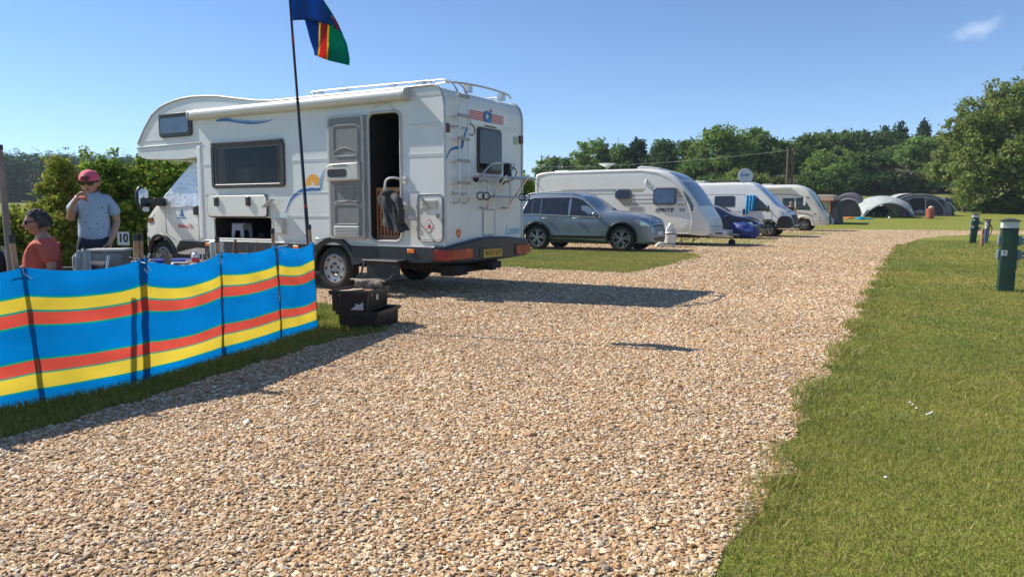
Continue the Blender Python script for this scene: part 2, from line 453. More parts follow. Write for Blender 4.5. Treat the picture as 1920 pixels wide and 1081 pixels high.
def gravel_mat():
    m = bpy.data.materials.new('flint_gravel'); m.use_nodes = True; nt = m.node_tree; p = nt.nodes['Principled BSDF']
    p.inputs['Roughness'].default_value = .8; p.inputs['Specular IOR Level'].default_value = .25
    g = nt.nodes.new('ShaderNodeNewGeometry')
    def voro(s):
        v = nt.nodes.new('ShaderNodeTexVoronoi'); v.inputs['Scale'].default_value = s; nt.links.new(g.outputs['Position'], v.inputs['Vector']); return v
    v1 = voro(26); v2 = voro(45)
    def ramp(f, stops):
        r = nt.nodes.new('ShaderNodeValToRGB'); el = r.color_ramp.elements
        while len(el) < len(stops): el.new(.5)
        for e, (q, c) in zip(el, stops): e.position = q; e.color = (*c, 1)
        nt.links.new(f, r.inputs['Fac']); return r.outputs['Color']
    stops = [(0, (.15, .11, .06)), (.2, (.43, .30, .155)), (.42, (.55, .41, .23)), (.62, (.63, .50, .31)), (.8, (.36, .30, .21)), (1, (.80, .71, .53))]
    def chan(v):
        s = nt.nodes.new('ShaderNodeSeparateColor'); nt.links.new(v.outputs['Color'], s.inputs[0]); return s.outputs[0]
    a = ramp(chan(v1), stops); b = ramp(chan(v2), stops)
    x = nt.nodes.new('ShaderNodeMixRGB'); x.inputs[0].default_value = .45; nt.links.new(a, x.inputs[1]); nt.links.new(b, x.inputs[2])
    n = nt.nodes.new('ShaderNodeTexNoise'); n.inputs['Scale'].default_value = .55; n.inputs['Detail'].default_value = 7; nt.links.new(g.outputs['Position'], n.inputs['Vector'])
    r2 = ramp(n.outputs['Fac'], [(.3, (.86, .84, .82)), (.7, (1.1, 1.09, 1.08))])
    y = nt.nodes.new('ShaderNodeMixRGB'); y.blend_type = 'MULTIPLY'; y.inputs[0].default_value = 1; nt.links.new(x.outputs[0], y.inputs[1]); nt.links.new(r2, y.inputs[2])
    nt.links.new(y.outputs[0], p.inputs['Base Color'])
    bp = nt.nodes.new('ShaderNodeBump'); bp.inputs['Strength'].default_value = 1; bp.inputs['Distance'].default_value = .02; bp.invert = True
    nt.links.new(v1.outputs['Distance'], bp.inputs['Height']); nt.links.new(bp.outputs['Normal'], p.inputs['Normal'])
    return m
GRAVM = gravel_mat()
def wobble(poly, step, amp, seed=0):
    r = np.random.default_rng(seed); out = []
    for i in range(len(poly)):
        a = np.array(poly[i], float); b = np.array(poly[(i + 1) % len(poly)], float)
        L = np.linalg.norm(b - a); k = max(1, int(L / step)); d = (b - a) / L; nn = np.array([-d[1], d[0]])
        for j in range(k):
            q = a + (b - a) * j / k
            if 0 < j: q = q + nn * r.normal(0, amp)
            out.append(tuple(q))
    return out
def sheet(name, poly, z, m, label, cat):
    bm = bmesh.new(); vs = [bm.verts.new((x, y, z)) for x, y in poly]
    es = [bm.edges.new((vs[i], vs[(i + 1) % len(vs)])) for i in range(len(vs))]
    bmesh.ops.triangle_fill(bm, edges=es, use_beauty=True)
    for f in bm.faces:
        if f.normal.z < 0: f.normal_flip()
    me = bpy.data.meshes.new(name); bm.to_mesh(me); bm.free(); me.materials.append(m)
    o = bpy.data.objects.new(name, me); COL.objects.link(o)
    return tag(o, label, cat, kind='structure')
EDGE_R = [(-1.6, -3), (-.5, 0), (.15, 1.5), (.67, 2.35), (1.0, 2.88), (1.32, 3.52), (1.58, 4.06), (1.95, 4.8), (2.37, 5.43), (3.42, 7.41), (5.64, 11.55), (9.3, 18.3), (13.45, 25.8), (17.5, 32.0), (20.6, 35.6), (24.5, 37.6), (31, 38.4), (45, 38.6)]
FAR_E = [(45, 42.2), (32, 43.0), (27.8, 44.6), (24.5, 46.6), (20.4, 47.7), (10, 48.2), (-6, 48)]
GRAV = wobble(EDGE_R, .16, .035, 3)[:-1]
k_last = [i for i, q in enumerate(GRAV) if q[0] > 43]
GRAV = [q for q in GRAV if q[1] < 38.9 or q[0] > 40]
# the closing edge of wobble() runs back to the start: keep only the run up to the far right end
cut = max(range(len(GRAV)), key=lambda i: GRAV[i][0])
GRAV = GRAV[:cut + 1] + [(45, 38.6)] + FAR_E + [(-14, 30), (-14, 12), (-9, 4), (-8, -3)]
sheet('gravel_drive', GRAV, .004, GRAVM, 'pale flint gravel drive curving up through the pitches', 'gravel')
STRIP = [(-9, 1.6), (-3.6, 3.1), (-2.66, 3.85), (-2.27, 4.94), (-2.06, 5.62), (-1.66, 6.75), (-1.24, 7.32), (-1.28, 7.75), (-1.75, 8.5), (-2.1, 9.3), (-2.7, 9.55), (-4.5, 9.8), (-9, 10)]
STRIP_W = wobble(STRIP, .15, .03, 5)
PATCH = [(-.34, 15.97), (.9, 15.1), (1.7, 14.45), (2.15, 14.3), (2.55, 14.7), (4.89, 19.28), (5.05, 20.6), (4.6, 21.6), (3.2, 21.9), (.6, 22.9), (-3.5, 24.6), (-7, 25), (-6, 18)]
PATCH_W = wobble(PATCH, .3, .05, 6)
PATCH2 = [(5.4, 26.6), (8.1, 26.3), (9.9, 28.2), (10.5, 29.6), (11.0, 31.6), (9.2, 33.4), (4, 36), (3, 31)]
PATCH3 = [(12.6, 35.6), (14.2, 36.3), (16.5, 38.6), (17.3, 40.6), (15.5, 41.8), (10, 45), (9, 41)]
sheet('grass_verge', STRIP_W, .008, GRASSM, 'shaded strip of rough grass below the striped windbreak', 'grass verge')
sheet('grass_verge', PATCH_W, .008, GRASSM, 'mown grass patch between the big motorhome and the grey car', 'grass verge')
sheet('grass_verge', wobble(PATCH2, .4, .06, 7), .008, GRASSM, 'grass patch in front of the white caravan drawbar', 'grass verge')
sheet('grass_verge', wobble(PATCH3, .4, .06, 8), .008, GRASSM, 'small grass patch in front of the white panel van', 'grass verge')

# loose stones: more than anyone could count
def ico():
    t = (1 + 5 ** .5) / 2
    v = np.array([(-1, t, 0), (1, t, 0), (-1, -t, 0), (1, -t, 0), (0, -1, t), (0, 1, t), (0, -1, -t), (0, 1, -t), (t, 0, -1), (t, 0, 1), (-t, 0, -1), (-t, 0, 1)], float)
    v /= np.linalg.norm(v[0])
    f = np.array([(0, 11, 5), (0, 5, 1), (0, 1, 7), (0, 7, 10), (0, 10, 11), (1, 5, 9), (5, 11, 4), (11, 10, 2), (10, 7, 6), (7, 1, 8), (3, 9, 4), (3, 4, 2), (3, 2, 6), (3, 6, 8), (3, 8, 9), (4, 9, 5), (2, 4, 11), (6, 2, 10), (8, 6, 7), (9, 8, 1)])
    return v, f
def scatter(n_per, y0, y1, margin=1.06):
    a = margin * .69; area = a * (y1 * y1 - y0 * y0); n = int(area * n_per)
    y = np.sqrt(rng.uniform(y0 * y0, y1 * y1, n)); x = rng.uniform(-1, 1, n) * a * y
    return x, y
def stones():
    X, Y, S = [], [], []
    for n_per, y0, y1, s in ((6800, 1.7, 4.5, .0075), (5200, 4.5, 7, .0082), (3400, 7, 10, .0097), (1900, 10, 15, .0120), (620, 15, 20, .0145), (260, 20, 26, .015), (110, 26, 34, .016), (75, 34, 48, .017)):
        x, y = scatter(n_per, y0, y1)
        # a few stray stones spill on to the grass
        ins = inpoly(x, y, GRAV) & ~inpoly(x, y, STRIP_W) & ~inpoly(x, y, PATCH_W)
        X.append(x[ins]); Y.append(y[ins]); S.append(s * np.exp(rng.normal(0, .30, ins.sum())))
    x = np.concatenate(X); y = np.concatenate(Y); s = np.concatenate(S); n = len(x)
    V0, F0 = ico()
    var = 24
    base = V0[None] * (1 + rng.uniform(-.32, .32, (var, 12, 1)))
    P = base[rng.integers(0, var, n)]
    sc = np.stack([s * rng.uniform(.95, 1.55, n), s * rng.uniform(.7, 1.0, n), s * rng.uniform(.27, .48, n)], 1)
    P = P * sc[:, None, :]
    tilt = rng.normal(0, .22, n); c, d = np.cos(tilt), np.sin(tilt)
    P = np.stack([P[..., 0] * c[:, None] - P[..., 2] * d[:, None], P[..., 1], P[..., 0] * d[:, None] + P[..., 2] * c[:, None]], -1)
    tilt = rng.normal(0, .22, n); c, d = np.cos(tilt), np.sin(tilt)
    P = np.stack([P[..., 0], P[..., 1] * c[:, None] - P[..., 2] * d[:, None], P[..., 1] * d[:, None] + P[..., 2] * c[:, None]], -1)
    th = rng.uniform(0, 2 * PI, n); c, d = np.cos(th), np.sin(th)
    P = np.stack([P[..., 0] * c[:, None] - P[..., 1] * d[:, None], P[..., 0] * d[:, None] + P[..., 1] * c[:, None], P[..., 2]], -1)
    P[..., 0] += x[:, None]; P[..., 1] += y[:, None]; P[..., 2] += (.006 + s * .35 * rng.uniform(.2, 1.3, n))[:, None]
    pal = np.array([(.40, .25, .135), (.47, .31, .18), (.52, .38, .25), (.36, .21, .10), (.60, .50, .38), (.30, .24, .20), (.26, .16, .10), (.68, .62, .53), (.50, .33, .17), (.40, .34, .29), (.16, .12, .10)])
    w = np.array([.14, .17, .18, .08, .15, .06, .03, .09, .06, .04, .01]); w /= w.sum()
    c = pal[rng.choice(len(pal), n, p=w)] * rng.uniform(.88, 1.12, (n, 1)) * np.array([1.13, 1.08, .96])
    c *= (1 + .10 * np.sin(x * 1.3 + 1.1 * np.sin(y * .9)) * np.sin(y * 1.1 + .7 * np.sin(x * 2.1)))[:, None]
    T = np.repeat(c, 12, 0)
    Fc = (F0[None] + (np.arange(n) * 12)[:, None, None]).reshape(-1, 3)
    o = fast_mesh('gravel_stones', P.reshape(-1, 3), Fc, attr_mat('flint_stones', .65, spec=.35), tint=T)
    tag(o, 'loose tan and white flint stones covering the near drive', 'gravel', kind='stuff')
    # bigger pale flints lying about
    return n
n_st = stones()

def blades(name, x, y, h, w, label, dry=.25, lean=.95, zf=None):
    n = len(x); th = rng.uniform(0, 2 * PI, n); ln = rng.normal(0, lean, n) * h; la = rng.uniform(0, 2 * PI, n)
    z0 = np.zeros(n) + .006 if zf is None else zf(x, y)
    wx, wy = np.cos(th) * w, np.sin(th) * w
    bx, by = np.cos(la) * ln, np.sin(la) * ln
    A = np.stack([x - wx, y - wy, z0], 1); B = np.stack([x + wx, y + wy, z0], 1)
    C2 = np.stack([x + wx * .7 + bx * .4, y + wy * .7 + by * .4, z0 + h * .6], 1); D = np.stack([x - wx * .7 + bx * .4, y - wy * .7 + by * .4, z0 + h * .6], 1)
    E_ = np.stack([x + bx, y + by, z0 + h], 1)
    V = np.stack([A, B, C2, D, E_], 1)
    k = (np.arange(n) * 5)[:, None]
    Fc = np.concatenate([np.concatenate([k, k + 1, k + 2], 1), np.concatenate([k, k + 2, k + 3], 1), np.concatenate([k + 3, k + 2, k + 4], 1)], 0)
    g = np.array([(.24, .275, .050), (.295, .325, .072), (.35, .345, .10), (.18, .225, .038)])
    c = g[rng.integers(0, 4, n)]
    dm = rng.uniform(0, 1, n) < dry
    c[dm] = np.array([.42, .345, .15]) * rng.uniform(.7, 1.1, (dm.sum(), 1))
    # patches of lusher and drier growth
    pt = np.sin(x * 2.1 + np.sin(y * 1.7) * 1.3) * np.sin(y * 1.9 + 1.2 * np.sin(x * 1.3)) * .5 + np.sin(x * 5.3 + y * 3.1) * .18
    pt2 = np.sin(x * .83 + 1.9 * np.sin(y * .57)) * np.sin(y * .71 + 1.4 * np.sin(x * .67)) + .5 * np.sin(x * 7.7 + y * 2.3) * np.sin(y * 6.1 - x)
    c = c * (1 + .16 * pt[:, None] * np.array([1.2, .7, 1.0])) * (1 + .15 * pt2[:, None] * np.array([1.25, .6, .9])) * rng.uniform(.75, 1.2, (n, 1))
    o = fast_mesh(name, V.reshape(-1, 3), Fc, attr_mat('grass_blades', .6, .35, spec=.2), tint=np.repeat(c, 5, 0))
    return tag(o, label, 'grass', kind='stuff')
def lawn():
    X, Y, H_, W_ = [], [], [], []
    for n_per, y0, y1, h, w in ((13000, 1.7, 4.2, .019, .0016), (7500, 4.2, 7, .020, .0022), (3600, 7, 11, .021, .0034), (1500, 11, 18, .022, .006), (500, 18, 30, .024, .010)):
        x, y = scatter(n_per, y0, y1)
        k = ~inpoly(x, y, GRAV) & (x > 0)
        x, y = x[k], y[k]
        pt = np.sin(x * 2.7) * np.sin(y * 2.3 + x) + rng.normal(0, .4, len(x))
        X.append(x); Y.append(y); H_.append(h * (1 + .25 * pt).clip(.35) * rng.uniform(.6, 1.4, len(x))); W_.append(np.full(len(x), w) * rng.uniform(.7, 1.3, len(x)))
    # longer tufts along the gravel edge
    e = np.array([q for q in GRAV[:cut] if 1.5 < q[1] < 26]); seg = rng.integers(0, len(e) - 1, 26000)
    t = rng.uniform(0, 1, 26000)[:, None]; q = e[seg] * (1 - t) + e[seg + 1] * t
    tuft = np.sin(q[:, 1] * 4.3) + np.sin(q[:, 1] * 9.1 + 1) * .7 + rng.normal(0, .5, len(q))
    off = np.abs(rng.normal(0, .12, len(q))) - .05 - rng.uniform(0, .09, len(q)) * (tuft > .6)
    k = (tuft > -.5) & (rng.uniform(0, 1, len(q)) < np.clip(5 / q[:, 1], .25, 1)); q = q[k]; off = off[k]; tuft = tuft[k]
    X.append(q[:, 0] + off * .87); Y.append(q[:, 1] - off * .5); H_.append((.045 + .022 * tuft).clip(.02, .10) * rng.uniform(.6, 1.3, len(q))); W_.append(np.full(len(q), .0016) * np.clip(q[:, 1] / 3.5, 1, 6))
    # a sprig out on the stones
    a = np.array([1.16, 3.15]); qq = a + rng.normal(0, .035, (260, 2)) * np.array([1.6, 1])
    X.append(qq[:, 0]); Y.append(qq[:, 1]); H_.append(rng.uniform(.02, .06, 260)); W_.append(np.full(260, .0016))
    blades('lawn_grass', np.concatenate(X), np.concatenate(Y), np.concatenate(H_), np.concatenate(W_), 'short mown lawn along the right side of the drive', .24)
lawn()
def verge_grass():
    x, y = scatter(9000, 3.0, 6.2); k = inpoly(x, y, STRIP_W); x, y = x[k], y[k]
    x2, y2 = scatter(4200, 6.2, 9.8); k = inpoly(x2, y2, STRIP_W); x2, y2 = x2[k], y2[k]
    X = np.concatenate([x, x2]); Y = np.concatenate([y, y2])
    blades('verge_grass', X, Y, rng.uniform(.02, .065, len(X)), np.where(Y < 6.2, .0022, .003), 'long dark grass at the foot of the striped windbreak', .12, .6)
    x, y = scatter(2200, 14, 23); k = inpoly(x, y, PATCH_W); x, y = x[k], y[k]
    blades('patch_grass', x, y, rng.uniform(.010, .028, len(x)), np.full(len(x), .0075), 'sunlit mown grass in front of the grey car', .3)
verge_grass()

def haze():
    m = bpy.data.materials.new('haze_air'); m.use_nodes = True; nt = m.node_tree
    nt.nodes.remove(nt.nodes['Principled BSDF']); v = nt.nodes.new('ShaderNodeVolumePrincipled')
    v.inputs['Color'].default_value = (.78, .88, 1.0, 1); v.inputs['Density'].default_value = HAZE; v.inputs['Anisotropy'].default_value = 0
    nt.links.new(v.outputs['Volume'], nt.nodes['Material Output'].inputs['Volume'])
    o = MB().box(-920, 1020, -70, 1420, -1.2, 75).build('haze', m, None); tag(o, 'thin blue summer haze over the campsite', 'haze', kind='stuff'); o.visible_shadow = True
HAZE = .00028
haze()
# ================================================================== VEHICLE TOOLS
class Loft:
    """a rounded body: stations (x, z_bottom, z_top, half_width), tumblehome table (z, factor)"""
    def __init__(s, st, tumble, r=.12, crown=.03, lin=False):
        xs = [q[0] for q in st]
        if lin: mk = lambda k: (lambda x: interp(x, [(q[0], q[k]) for q in st]))
        else: mk = lambda k: pchip(xs, [q[k] for q in st])
        s.zb, s.zt, s.w = mk(1), mk(2), mk(3)
        s.T = pchip([q[0] for q in tumble], [q[1] for q in tumble]); s.r = r; s.crown = crown; s.x0, s.x1 = xs[0], xs[-1]
        s.xs = xs
    def ys(s, x, z):
        y = s.w(x) * s.T(z); zt = s.zt(x); r = min(s.r, max(.01, (zt - s.zb(x)) * .45), y * .8)
        if z > zt - r:
            q = min(1, (z - (zt - r)) / r); y -= r * (1 - math.sqrt(max(0, 1 - q * q)))
        zb = s.zb(x); rb = .05
        if z < zb + rb: y -= .04 * ((zb + rb - z) / rb) ** 2
        return y
    def ring(s, x, ns=14, nt=7):
        zb, zt = s.zb(x), s.zt(x); P = []
        r = min(s.r, max(.01, (zt - zb) * .45))
        zs = list(np.linspace(zb, zt - r, ns)) + [zt - r + r * math.sin(PI / 2 * k / 5) for k in range(1, 6)]
        for z in zs: P.append((x, s.ys(x, z), z))
        ye = P[-1][1]
        for k in range(1, nt):
            y = ye * (1 - k / nt); P.append((x, y, zt + s.crown * (1 - (y / max(ye, 1e-3)) ** 2)))
        P.append((x, 0, zt + s.crown))
        return P + [(a, -b, c) for a, b, c in P[-2::-1]]
    def mesh(s, n=70, holes=(), mi=0, extra=()):
        xs = sorted(set([round(v, 4) for v in np.linspace(s.x0, s.x1, n)] + [round(v, 4) for v in s.xs] + list(extra)))
        mb = MB(); rings = [s.ring(x) for x in xs]; k = len(rings[0])
        for q in rings: mb.v += q
        for i in range(len(xs) - 1):
            for j in range(k - 1):
                ids = (i * k + j, (i + 1) * k + j, (i + 1) * k + j + 1, i * k + j + 1)
                c = sum((Vector(mb.v[a]) for a in ids), Vector()) / 4
                if any((c.x - hx) ** 2 + (c.z - hz) ** 2 < hr * hr and abs(c.y) > .25 for hx, hz, hr in holes): continue
                mb.f.append(ids); mb.m.append(mi)
        mb.f.append(tuple(range(k))); mb.m.append(mi)
        mb.f.append(tuple(range((len(xs) - 1) * k, len(xs) * k))); mb.m.append(mi)
        return mb
    def sp(s, x, z, sgn=1, off=.004): return (x, sgn * (s.ys(x, z) + off), z)
    def side(s, poly, sgn=1, off=.004, thick=.02, mb=None, mi=0):      # a panel lying on the side
        mb = mb or MB(); n = len(poly)
        A = [s.sp(x, z, sgn, off) for x, z in poly]; B = [s.sp(x, z, sgn, off - thick) for x, z in poly]
        return mb.add(A + B, [tuple(range(n)), tuple(range(2 * n - 1, n - 1, -1))] + [(i, i + n, (i + 1) % n + n, (i + 1) % n) for i in range(n)], mi)
    def side_strip(s, cols, sgn=1, off=.01, mb=None, mi=0, nz=6):       # cols = [(x, z_low, z_high)], follows the bulge of the side
        mb = mb or MB(); n = len(cols)
        def fn(u, v):
            x = np.interp(u * (n - 1), range(n), [c[0] for c in cols]); a = np.interp(u * (n - 1), range(n), [c[1] for c in cols]); b = np.interp(u * (n - 1), range(n), [c[2] for c in cols])
            z = a + (b - a) * v; return s.sp(x, min(z, s.zt(x) - .002), sgn, off)
        return mb.grid(fn, max(12, 2 * n), nz, mi)
    def side_line(s, pts, sgn=1, wd=.008, off=.003, mb=None, mi=0, r=None):
        mb = mb or MB(); return mb.tube([s.sp(x, z, sgn, off) for x, z in pts], r or wd, 5, mi)
    def top(s, xa, xb, fa, fb, off=.006, nu=14, nv=14, mb=None, mi=0, shape=None):   # a panel on the top/front; fa, fb: share of the half width
        mb = mb or MB()
        def fn(u, v):
            x = xa + (xb - xa) * u; f = fa + (fb - fa) * v
            if shape: f *= shape(u)
            zt = s.zt(x); ye = s.ys(x, zt - .0001)
            y = f * ye
            d = .01; sl = (s.zt(min(x + d, s.x1)) - s.zt(max(x - d, s.x0))) / (2 * d); L = math.hypot(1, sl)
            return (x - sl / L * off, y, zt + s.crown * (1 - f * f) + off / L)
        return mb.grid(fn, nu, nv, mi)

def wheel(parent, x, y, r, wd, rimr, sgn=1, spokes=5, cap=False, dark=False, hs=.5):
    """tyre with its rim as a sub-part; sgn = side the rim faces"""
    mb = MB()
    prof = [(rimr, -wd / 2), (rimr + .02, -wd / 2 - .004), (r - .03, -wd / 2), (r - .008, -wd / 2 + .025), (r, -wd / 2 + .05), (r, wd / 2 - .05), (r - .008, wd / 2 - .025), (r - .03, wd / 2), (rimr + .02, wd / 2 + .004), (rimr, wd / 2), (rimr - .005, wd / 2 - .03), (rimr - .005, -wd / 2 + .03), (rimr, -wd / 2)]
    mb.lathe([(a, -sgn * b) for a, b in prof], 36, 0, 'y')
    o = mb.build('wheel', RUBBER, parent, smooth=True, angle=50); o.location = (x, y, r)
    rb = MB(); f = wd / 2 * sgn
    def Y(v): return f - sgn * v
    if cap:        # steel wheel cover: dished disc with holes round it
        rb.lathe([(rimr, -Y(.008)), (rimr - .025, -Y(-.004)), (rimr - .06, -Y(.012)), (rimr * .45, -Y(.004)), (rimr * .38, -Y(.02)), (.001, -Y(.02))], 36, 0, 'y')
        for k in range(8):
            a = 2 * PI * k / 8; c = Vector((math.cos(a) * rimr * .78, Y(.004), math.sin(a) * rimr * .78)); t = Vector((-math.sin(a), 0, math.cos(a)))
            rb.obox(c, t * .024, (0, .006, 0), Vector((math.cos(a), 0, math.sin(a))) * .011, 1)
        for k in range(5):
            a = 2 * PI * k / 5 + .3; rb.lathe([(.001, -Y(-.006)), (.017, -Y(-.006)), (.019, -Y(.01))], 10, 1, 'y', (math.cos(a) * rimr * .33, 0, math.sin(a) * rimr * .33))
    else:
        rb.lathe([(rimr, -Y(.005)), (rimr - .012, -Y(-.002)), (rimr - .03, -Y(.03)), (rimr - .035, -Y(.09))], 36, 0, 'y')
        rb.lathe([(rimr - .03, -Y(.10)), (.001, -Y(.10))], 24, 1, 'y')
        rb.lathe([(.001, -Y(-.002)), (.05, -Y(.0)), (.065, -Y(.02)), (.07, -Y(.08))], 18, 0, 'y')
        for k in range(spokes):
            a = 2 * PI * k / spokes + .2
            for da in ((-.11, .11) if spokes <= 7 else (0,)):
                d = Vector((math.cos(a + da), 0, math.sin(a + da))); t = Vector((-d.z, 0, d.x))
                c0 = d * .05; c1 = Vector((math.cos(a + da * 1.9), 0, math.sin(a + da * 1.9))) * (rimr - .012)
                m_ = (c0 + c1) / 2; m_.y = Y(.016); ax = (c1 - c0) / 2
                rb.obox(m_, ax, (0, .012, 0), t * (.017 if spokes <= 7 else .02), 0)
    ro = rb.build('rim', [mat('dark_rim', (.06, .06, .065), .4, .5) if dark else ALLOY, BLACK], o, smooth=True, angle=40)
    return o
def mapped(mb, fn):
    mb.v = [tuple(fn(Vector(q))) for q in mb.v]; return mb
# ================================================================== COACH-BUILT MOTORHOME
MH_P0 = Vector((-.9046, 10.134, 0)); MH_RZ = math.atan2(.504, -.864); MH_W = 2.1
mh = thing('motorhome', 'big white motorhome with open side door, rear ladder and bike rack on the gravel', 'motorhome', MH_P0, MH_RZ)
def mhw(x, y, z): return Matrix.Translation(MH_P0) @ Matrix.Rotation(MH_RZ, 4, 'Z') @ Vector((x, y, z))
def build_mh():
    out = [(0, .69), (0, 2.58), (.012, 2.68), (.045, 2.77), (.10, 2.835), (.18, 2.868), (.6, 2.87), (3.2, 2.88), (3.6, 2.91), (4.02, 2.968), (4.45, 3.035), (4.77, 3.065), (5.14, 3.08), (5.4, 3.07), (5.62, 3.045),
           (5.85, 3.0), (6.02, 2.95), (6.23, 2.84), (6.46, 2.62), (6.66, 2.37), (6.70, 2.30), (6.655, 2.19), (6.56, 2.13), (6.42, 2.10), (5.45, 2.07), (5.05, 2.10), (5.0, 2.06), (4.99, .69)]
    door = [(q[0], q[1]) for q in rrect(.755, 1.30, .785, 2.55, .09)]
    gar = rrect(3.33, 4.68, .75, 1.09, .05)
    W = MH_W
    mb = MB(); n = len(out)
    def face(y, holes):
        bm = bmesh.new()
        for L in [out] + holes:
            vs = [bm.verts.new((x, y, z)) for x, z in L]
            for i in range(len(vs)): bm.edges.new((vs[i], vs[(i + 1) % len(vs)]))
        bmesh.ops.triangle_fill(bm, edges=bm.edges[:], use_beauty=True)
        bm.verts.index_update()
        mb.add([v.co[:] for v in bm.verts], [tuple(v.index for v in f.verts) for f in bm.faces]); bm.free()
    win = rrect(3.085, 4.61, 1.645, 2.20, .04)
    face(0, [door, gar, win]); face(-W, [])
    mb.add([(x, 0, z) for x, z in out] + [(x, -W, z) for x, z in out], [(i, (i + 1) % n, (i + 1) % n + n, i + n) for i in range(n)])
    # raised ribs along the walls
    for z, xa, xb in ((2.77, 0.0, .55), (2.745, 0, .55), (2.375, .02, .62), (2.355, .02, .62), (1.965, .02, .72), (1.94, .02, .72), (1.965, 2.1, 2.99), (1.94, 2.1, 2.99), (1.47, .46, .74), (1.47, 2.08, 3.36), (1.47, 4.85, 4.93), (1.12, .47, .72), (1.10, .47, .72), (1.12, 2.08, 3.0), (1.10, 2.08, 3.0), (1.965, 4.72, 4.93), (1.94, 4.72, 4.93), (2.42, 5.1, 6.6), (2.40, 5.1, 6.6)):
        mb.box(xa, xb, -.01, .006, z - .004, z + .004)
    for z, ya, yb in ((2.455, .02, .62), (2.43, .02, .62), (2.405, .02, .62), (2.455, 1.5, 2.07), (2.43, 1.5, 2.07), (2.405, 1.5, 2.07)):
        mb.box(-.006, .01, -ya, -yb, z - .005, z + .005)
    mb.box(-.02, .01, -.62, -1.5, 2.40, 2.47)
    mb.build('body', mat('coach_panel', (.655, .685, .675), .38, coat=.25, var=.05, vscale=1.6), mh)
    # cavities behind the two openings
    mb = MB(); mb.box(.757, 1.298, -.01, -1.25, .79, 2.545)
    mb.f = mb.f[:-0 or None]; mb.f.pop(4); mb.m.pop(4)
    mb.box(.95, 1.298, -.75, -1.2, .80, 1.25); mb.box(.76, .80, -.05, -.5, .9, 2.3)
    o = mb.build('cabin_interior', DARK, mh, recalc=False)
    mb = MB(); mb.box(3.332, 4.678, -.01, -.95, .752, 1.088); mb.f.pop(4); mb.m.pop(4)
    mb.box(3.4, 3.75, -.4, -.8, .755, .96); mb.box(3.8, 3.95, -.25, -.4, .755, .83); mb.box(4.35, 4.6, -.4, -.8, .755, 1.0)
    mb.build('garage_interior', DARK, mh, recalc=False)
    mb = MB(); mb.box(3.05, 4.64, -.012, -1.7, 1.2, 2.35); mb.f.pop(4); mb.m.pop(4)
    mb.build('lounge_interior', mat('lounge_wall', (.13, .095, .075), .7, var=.15), mh, recalc=False)
    for x in (3.30, 4.42):  # seats and curtains added as beige shapes in place of reflections in the pane
        mb = MB(); mb.prism(smooth_rr(x - .17, x + .17, 1.2, 1.93, .12), -.35, -1.25); mb.build('added_seat_back', mat('beige_reflection_cloth', (.34, .27, .21), .85, var=.12, bump=.2), mh, bevel=.05, seg=3)
    for xa, dx in ((4.60, -.16), (3.10, .12)):
        mb = MB(); mb.grid(lambda u, v: (xa + dx * u, -.05 - .02 * math.sin(u * 20), 1.62 + .6 * v), 14, 4); mb.build('added_curtain', mat('added_curtain_peach', (.42, .27, .20), .85, var=.15), mh, smooth=True, solid=.01)
    mb = MB(); mb.box(3.5, 4.2, -.25, -1.1, 1.40, 1.44); mb.build('dinette_table', mat('dinette_top', (.30, .20, .12), .4), mh)
    # gate across the doorway: upright wooden slats
    mb = MB()
    for z in (.82, 1.50): mb.box(.77, 1.285, -.10, -.135, z - .025, z + .025)
    for k in range(9): x = .785 + .0605 * k; mb.box(x - .014, x + .014, -.105, -.128, .80, 1.53)
    mb.build('stair_gate', mat('gate_wood', (.42, .18, .075), .5, var=.15, vscale=12), mh)
    mb = MB(); mb.box(.757, 1.298, -.012, -.6, .787, .80); mb.build('door_sill', mat('floor_vinyl', (.18, .09, .045), .6), mh)
    # frames
    def ring_frame(P, t, y0, y1, name, m, r=.012):
        mb = MB(); mb.tube([(x, y1, z) for x, z in P], r, 8, closed=True); return mb.build(name, m, mh, smooth=True)
    ring_frame(rrect(.735, 1.32, .765, 2.57, .10), 0, 0, .006, 'door_frame', LGREY, .02)
    mb = MB(); pts = smooth_path([(1.25, .015, 2.615), (1.2, .02, 2.655), (1.06, .02, 2.685), (.92, .02, 2.655), (.87, .015, 2.60)], 5); mb.tube(pts, .009, 6); mb.build('rain_deflector', WHITE, mh, smooth=True)
    # the opened door lies back against the wall, its inside showing
    mb = MB(); mb.prism(rrect(1.375, 2.06, .785, 2.565, .07), .012, .06); mb.prism(rrect(1.41, 2.02, .82, 2.53, .05), .06, .068, 1)
    d = mb.build('door', [LGREY, mat('door_lining', (.20, .20, .195), .5, var=.04)], mh, bevel=.008)
    mb = MB()
    for pz in (rrect(1.47, 1.93, 1.98, 2.42, .06), rrect(1.47, 1.93, 1.33, 1.55, .04), rrect(1.47, 1.93, 1.0, 1.29, .05)):
        mb.tube([(x, .068, z) for x, z in pz], .011, 6, closed=True)
    mb.tube(smooth_path([(1.47, .07, 1.78), (1.5, .07, 2.02), (1.72, .07, 2.1), (1.93, .07, 2.04)], 5), .01, 6)
    mb.tube(smooth_path([(1.47, .07, 1.5), (1.62, .07, 1.36), (1.93, .07, 1.30)], 5), .01, 6)
    mb.build('door_moulding', mat('door_relief', (.27, .27, .265), .5, var=.04), d, smooth=True)
    mb = MB()
    mb.prism([(1.40, 1.63), (2.03, 1.62), (2.05, 1.70), (2.04, 1.83), (1.97, 1.875), (1.42, 1.885)], .066, .13)
    mb.build('door_pocket', mat('pocket_plastic', (.55, .54, .50), .45), d, bevel=.022, seg=3)
    mb = MB(); mb.prism(smooth_rr(1.63, 2.0, 1.68, 1.80), .128, .134); mb.box(1.62, 1.9, .131, .136, 1.845, 1.86); mb.build('door_handle', BLACK, d, bevel=.004)
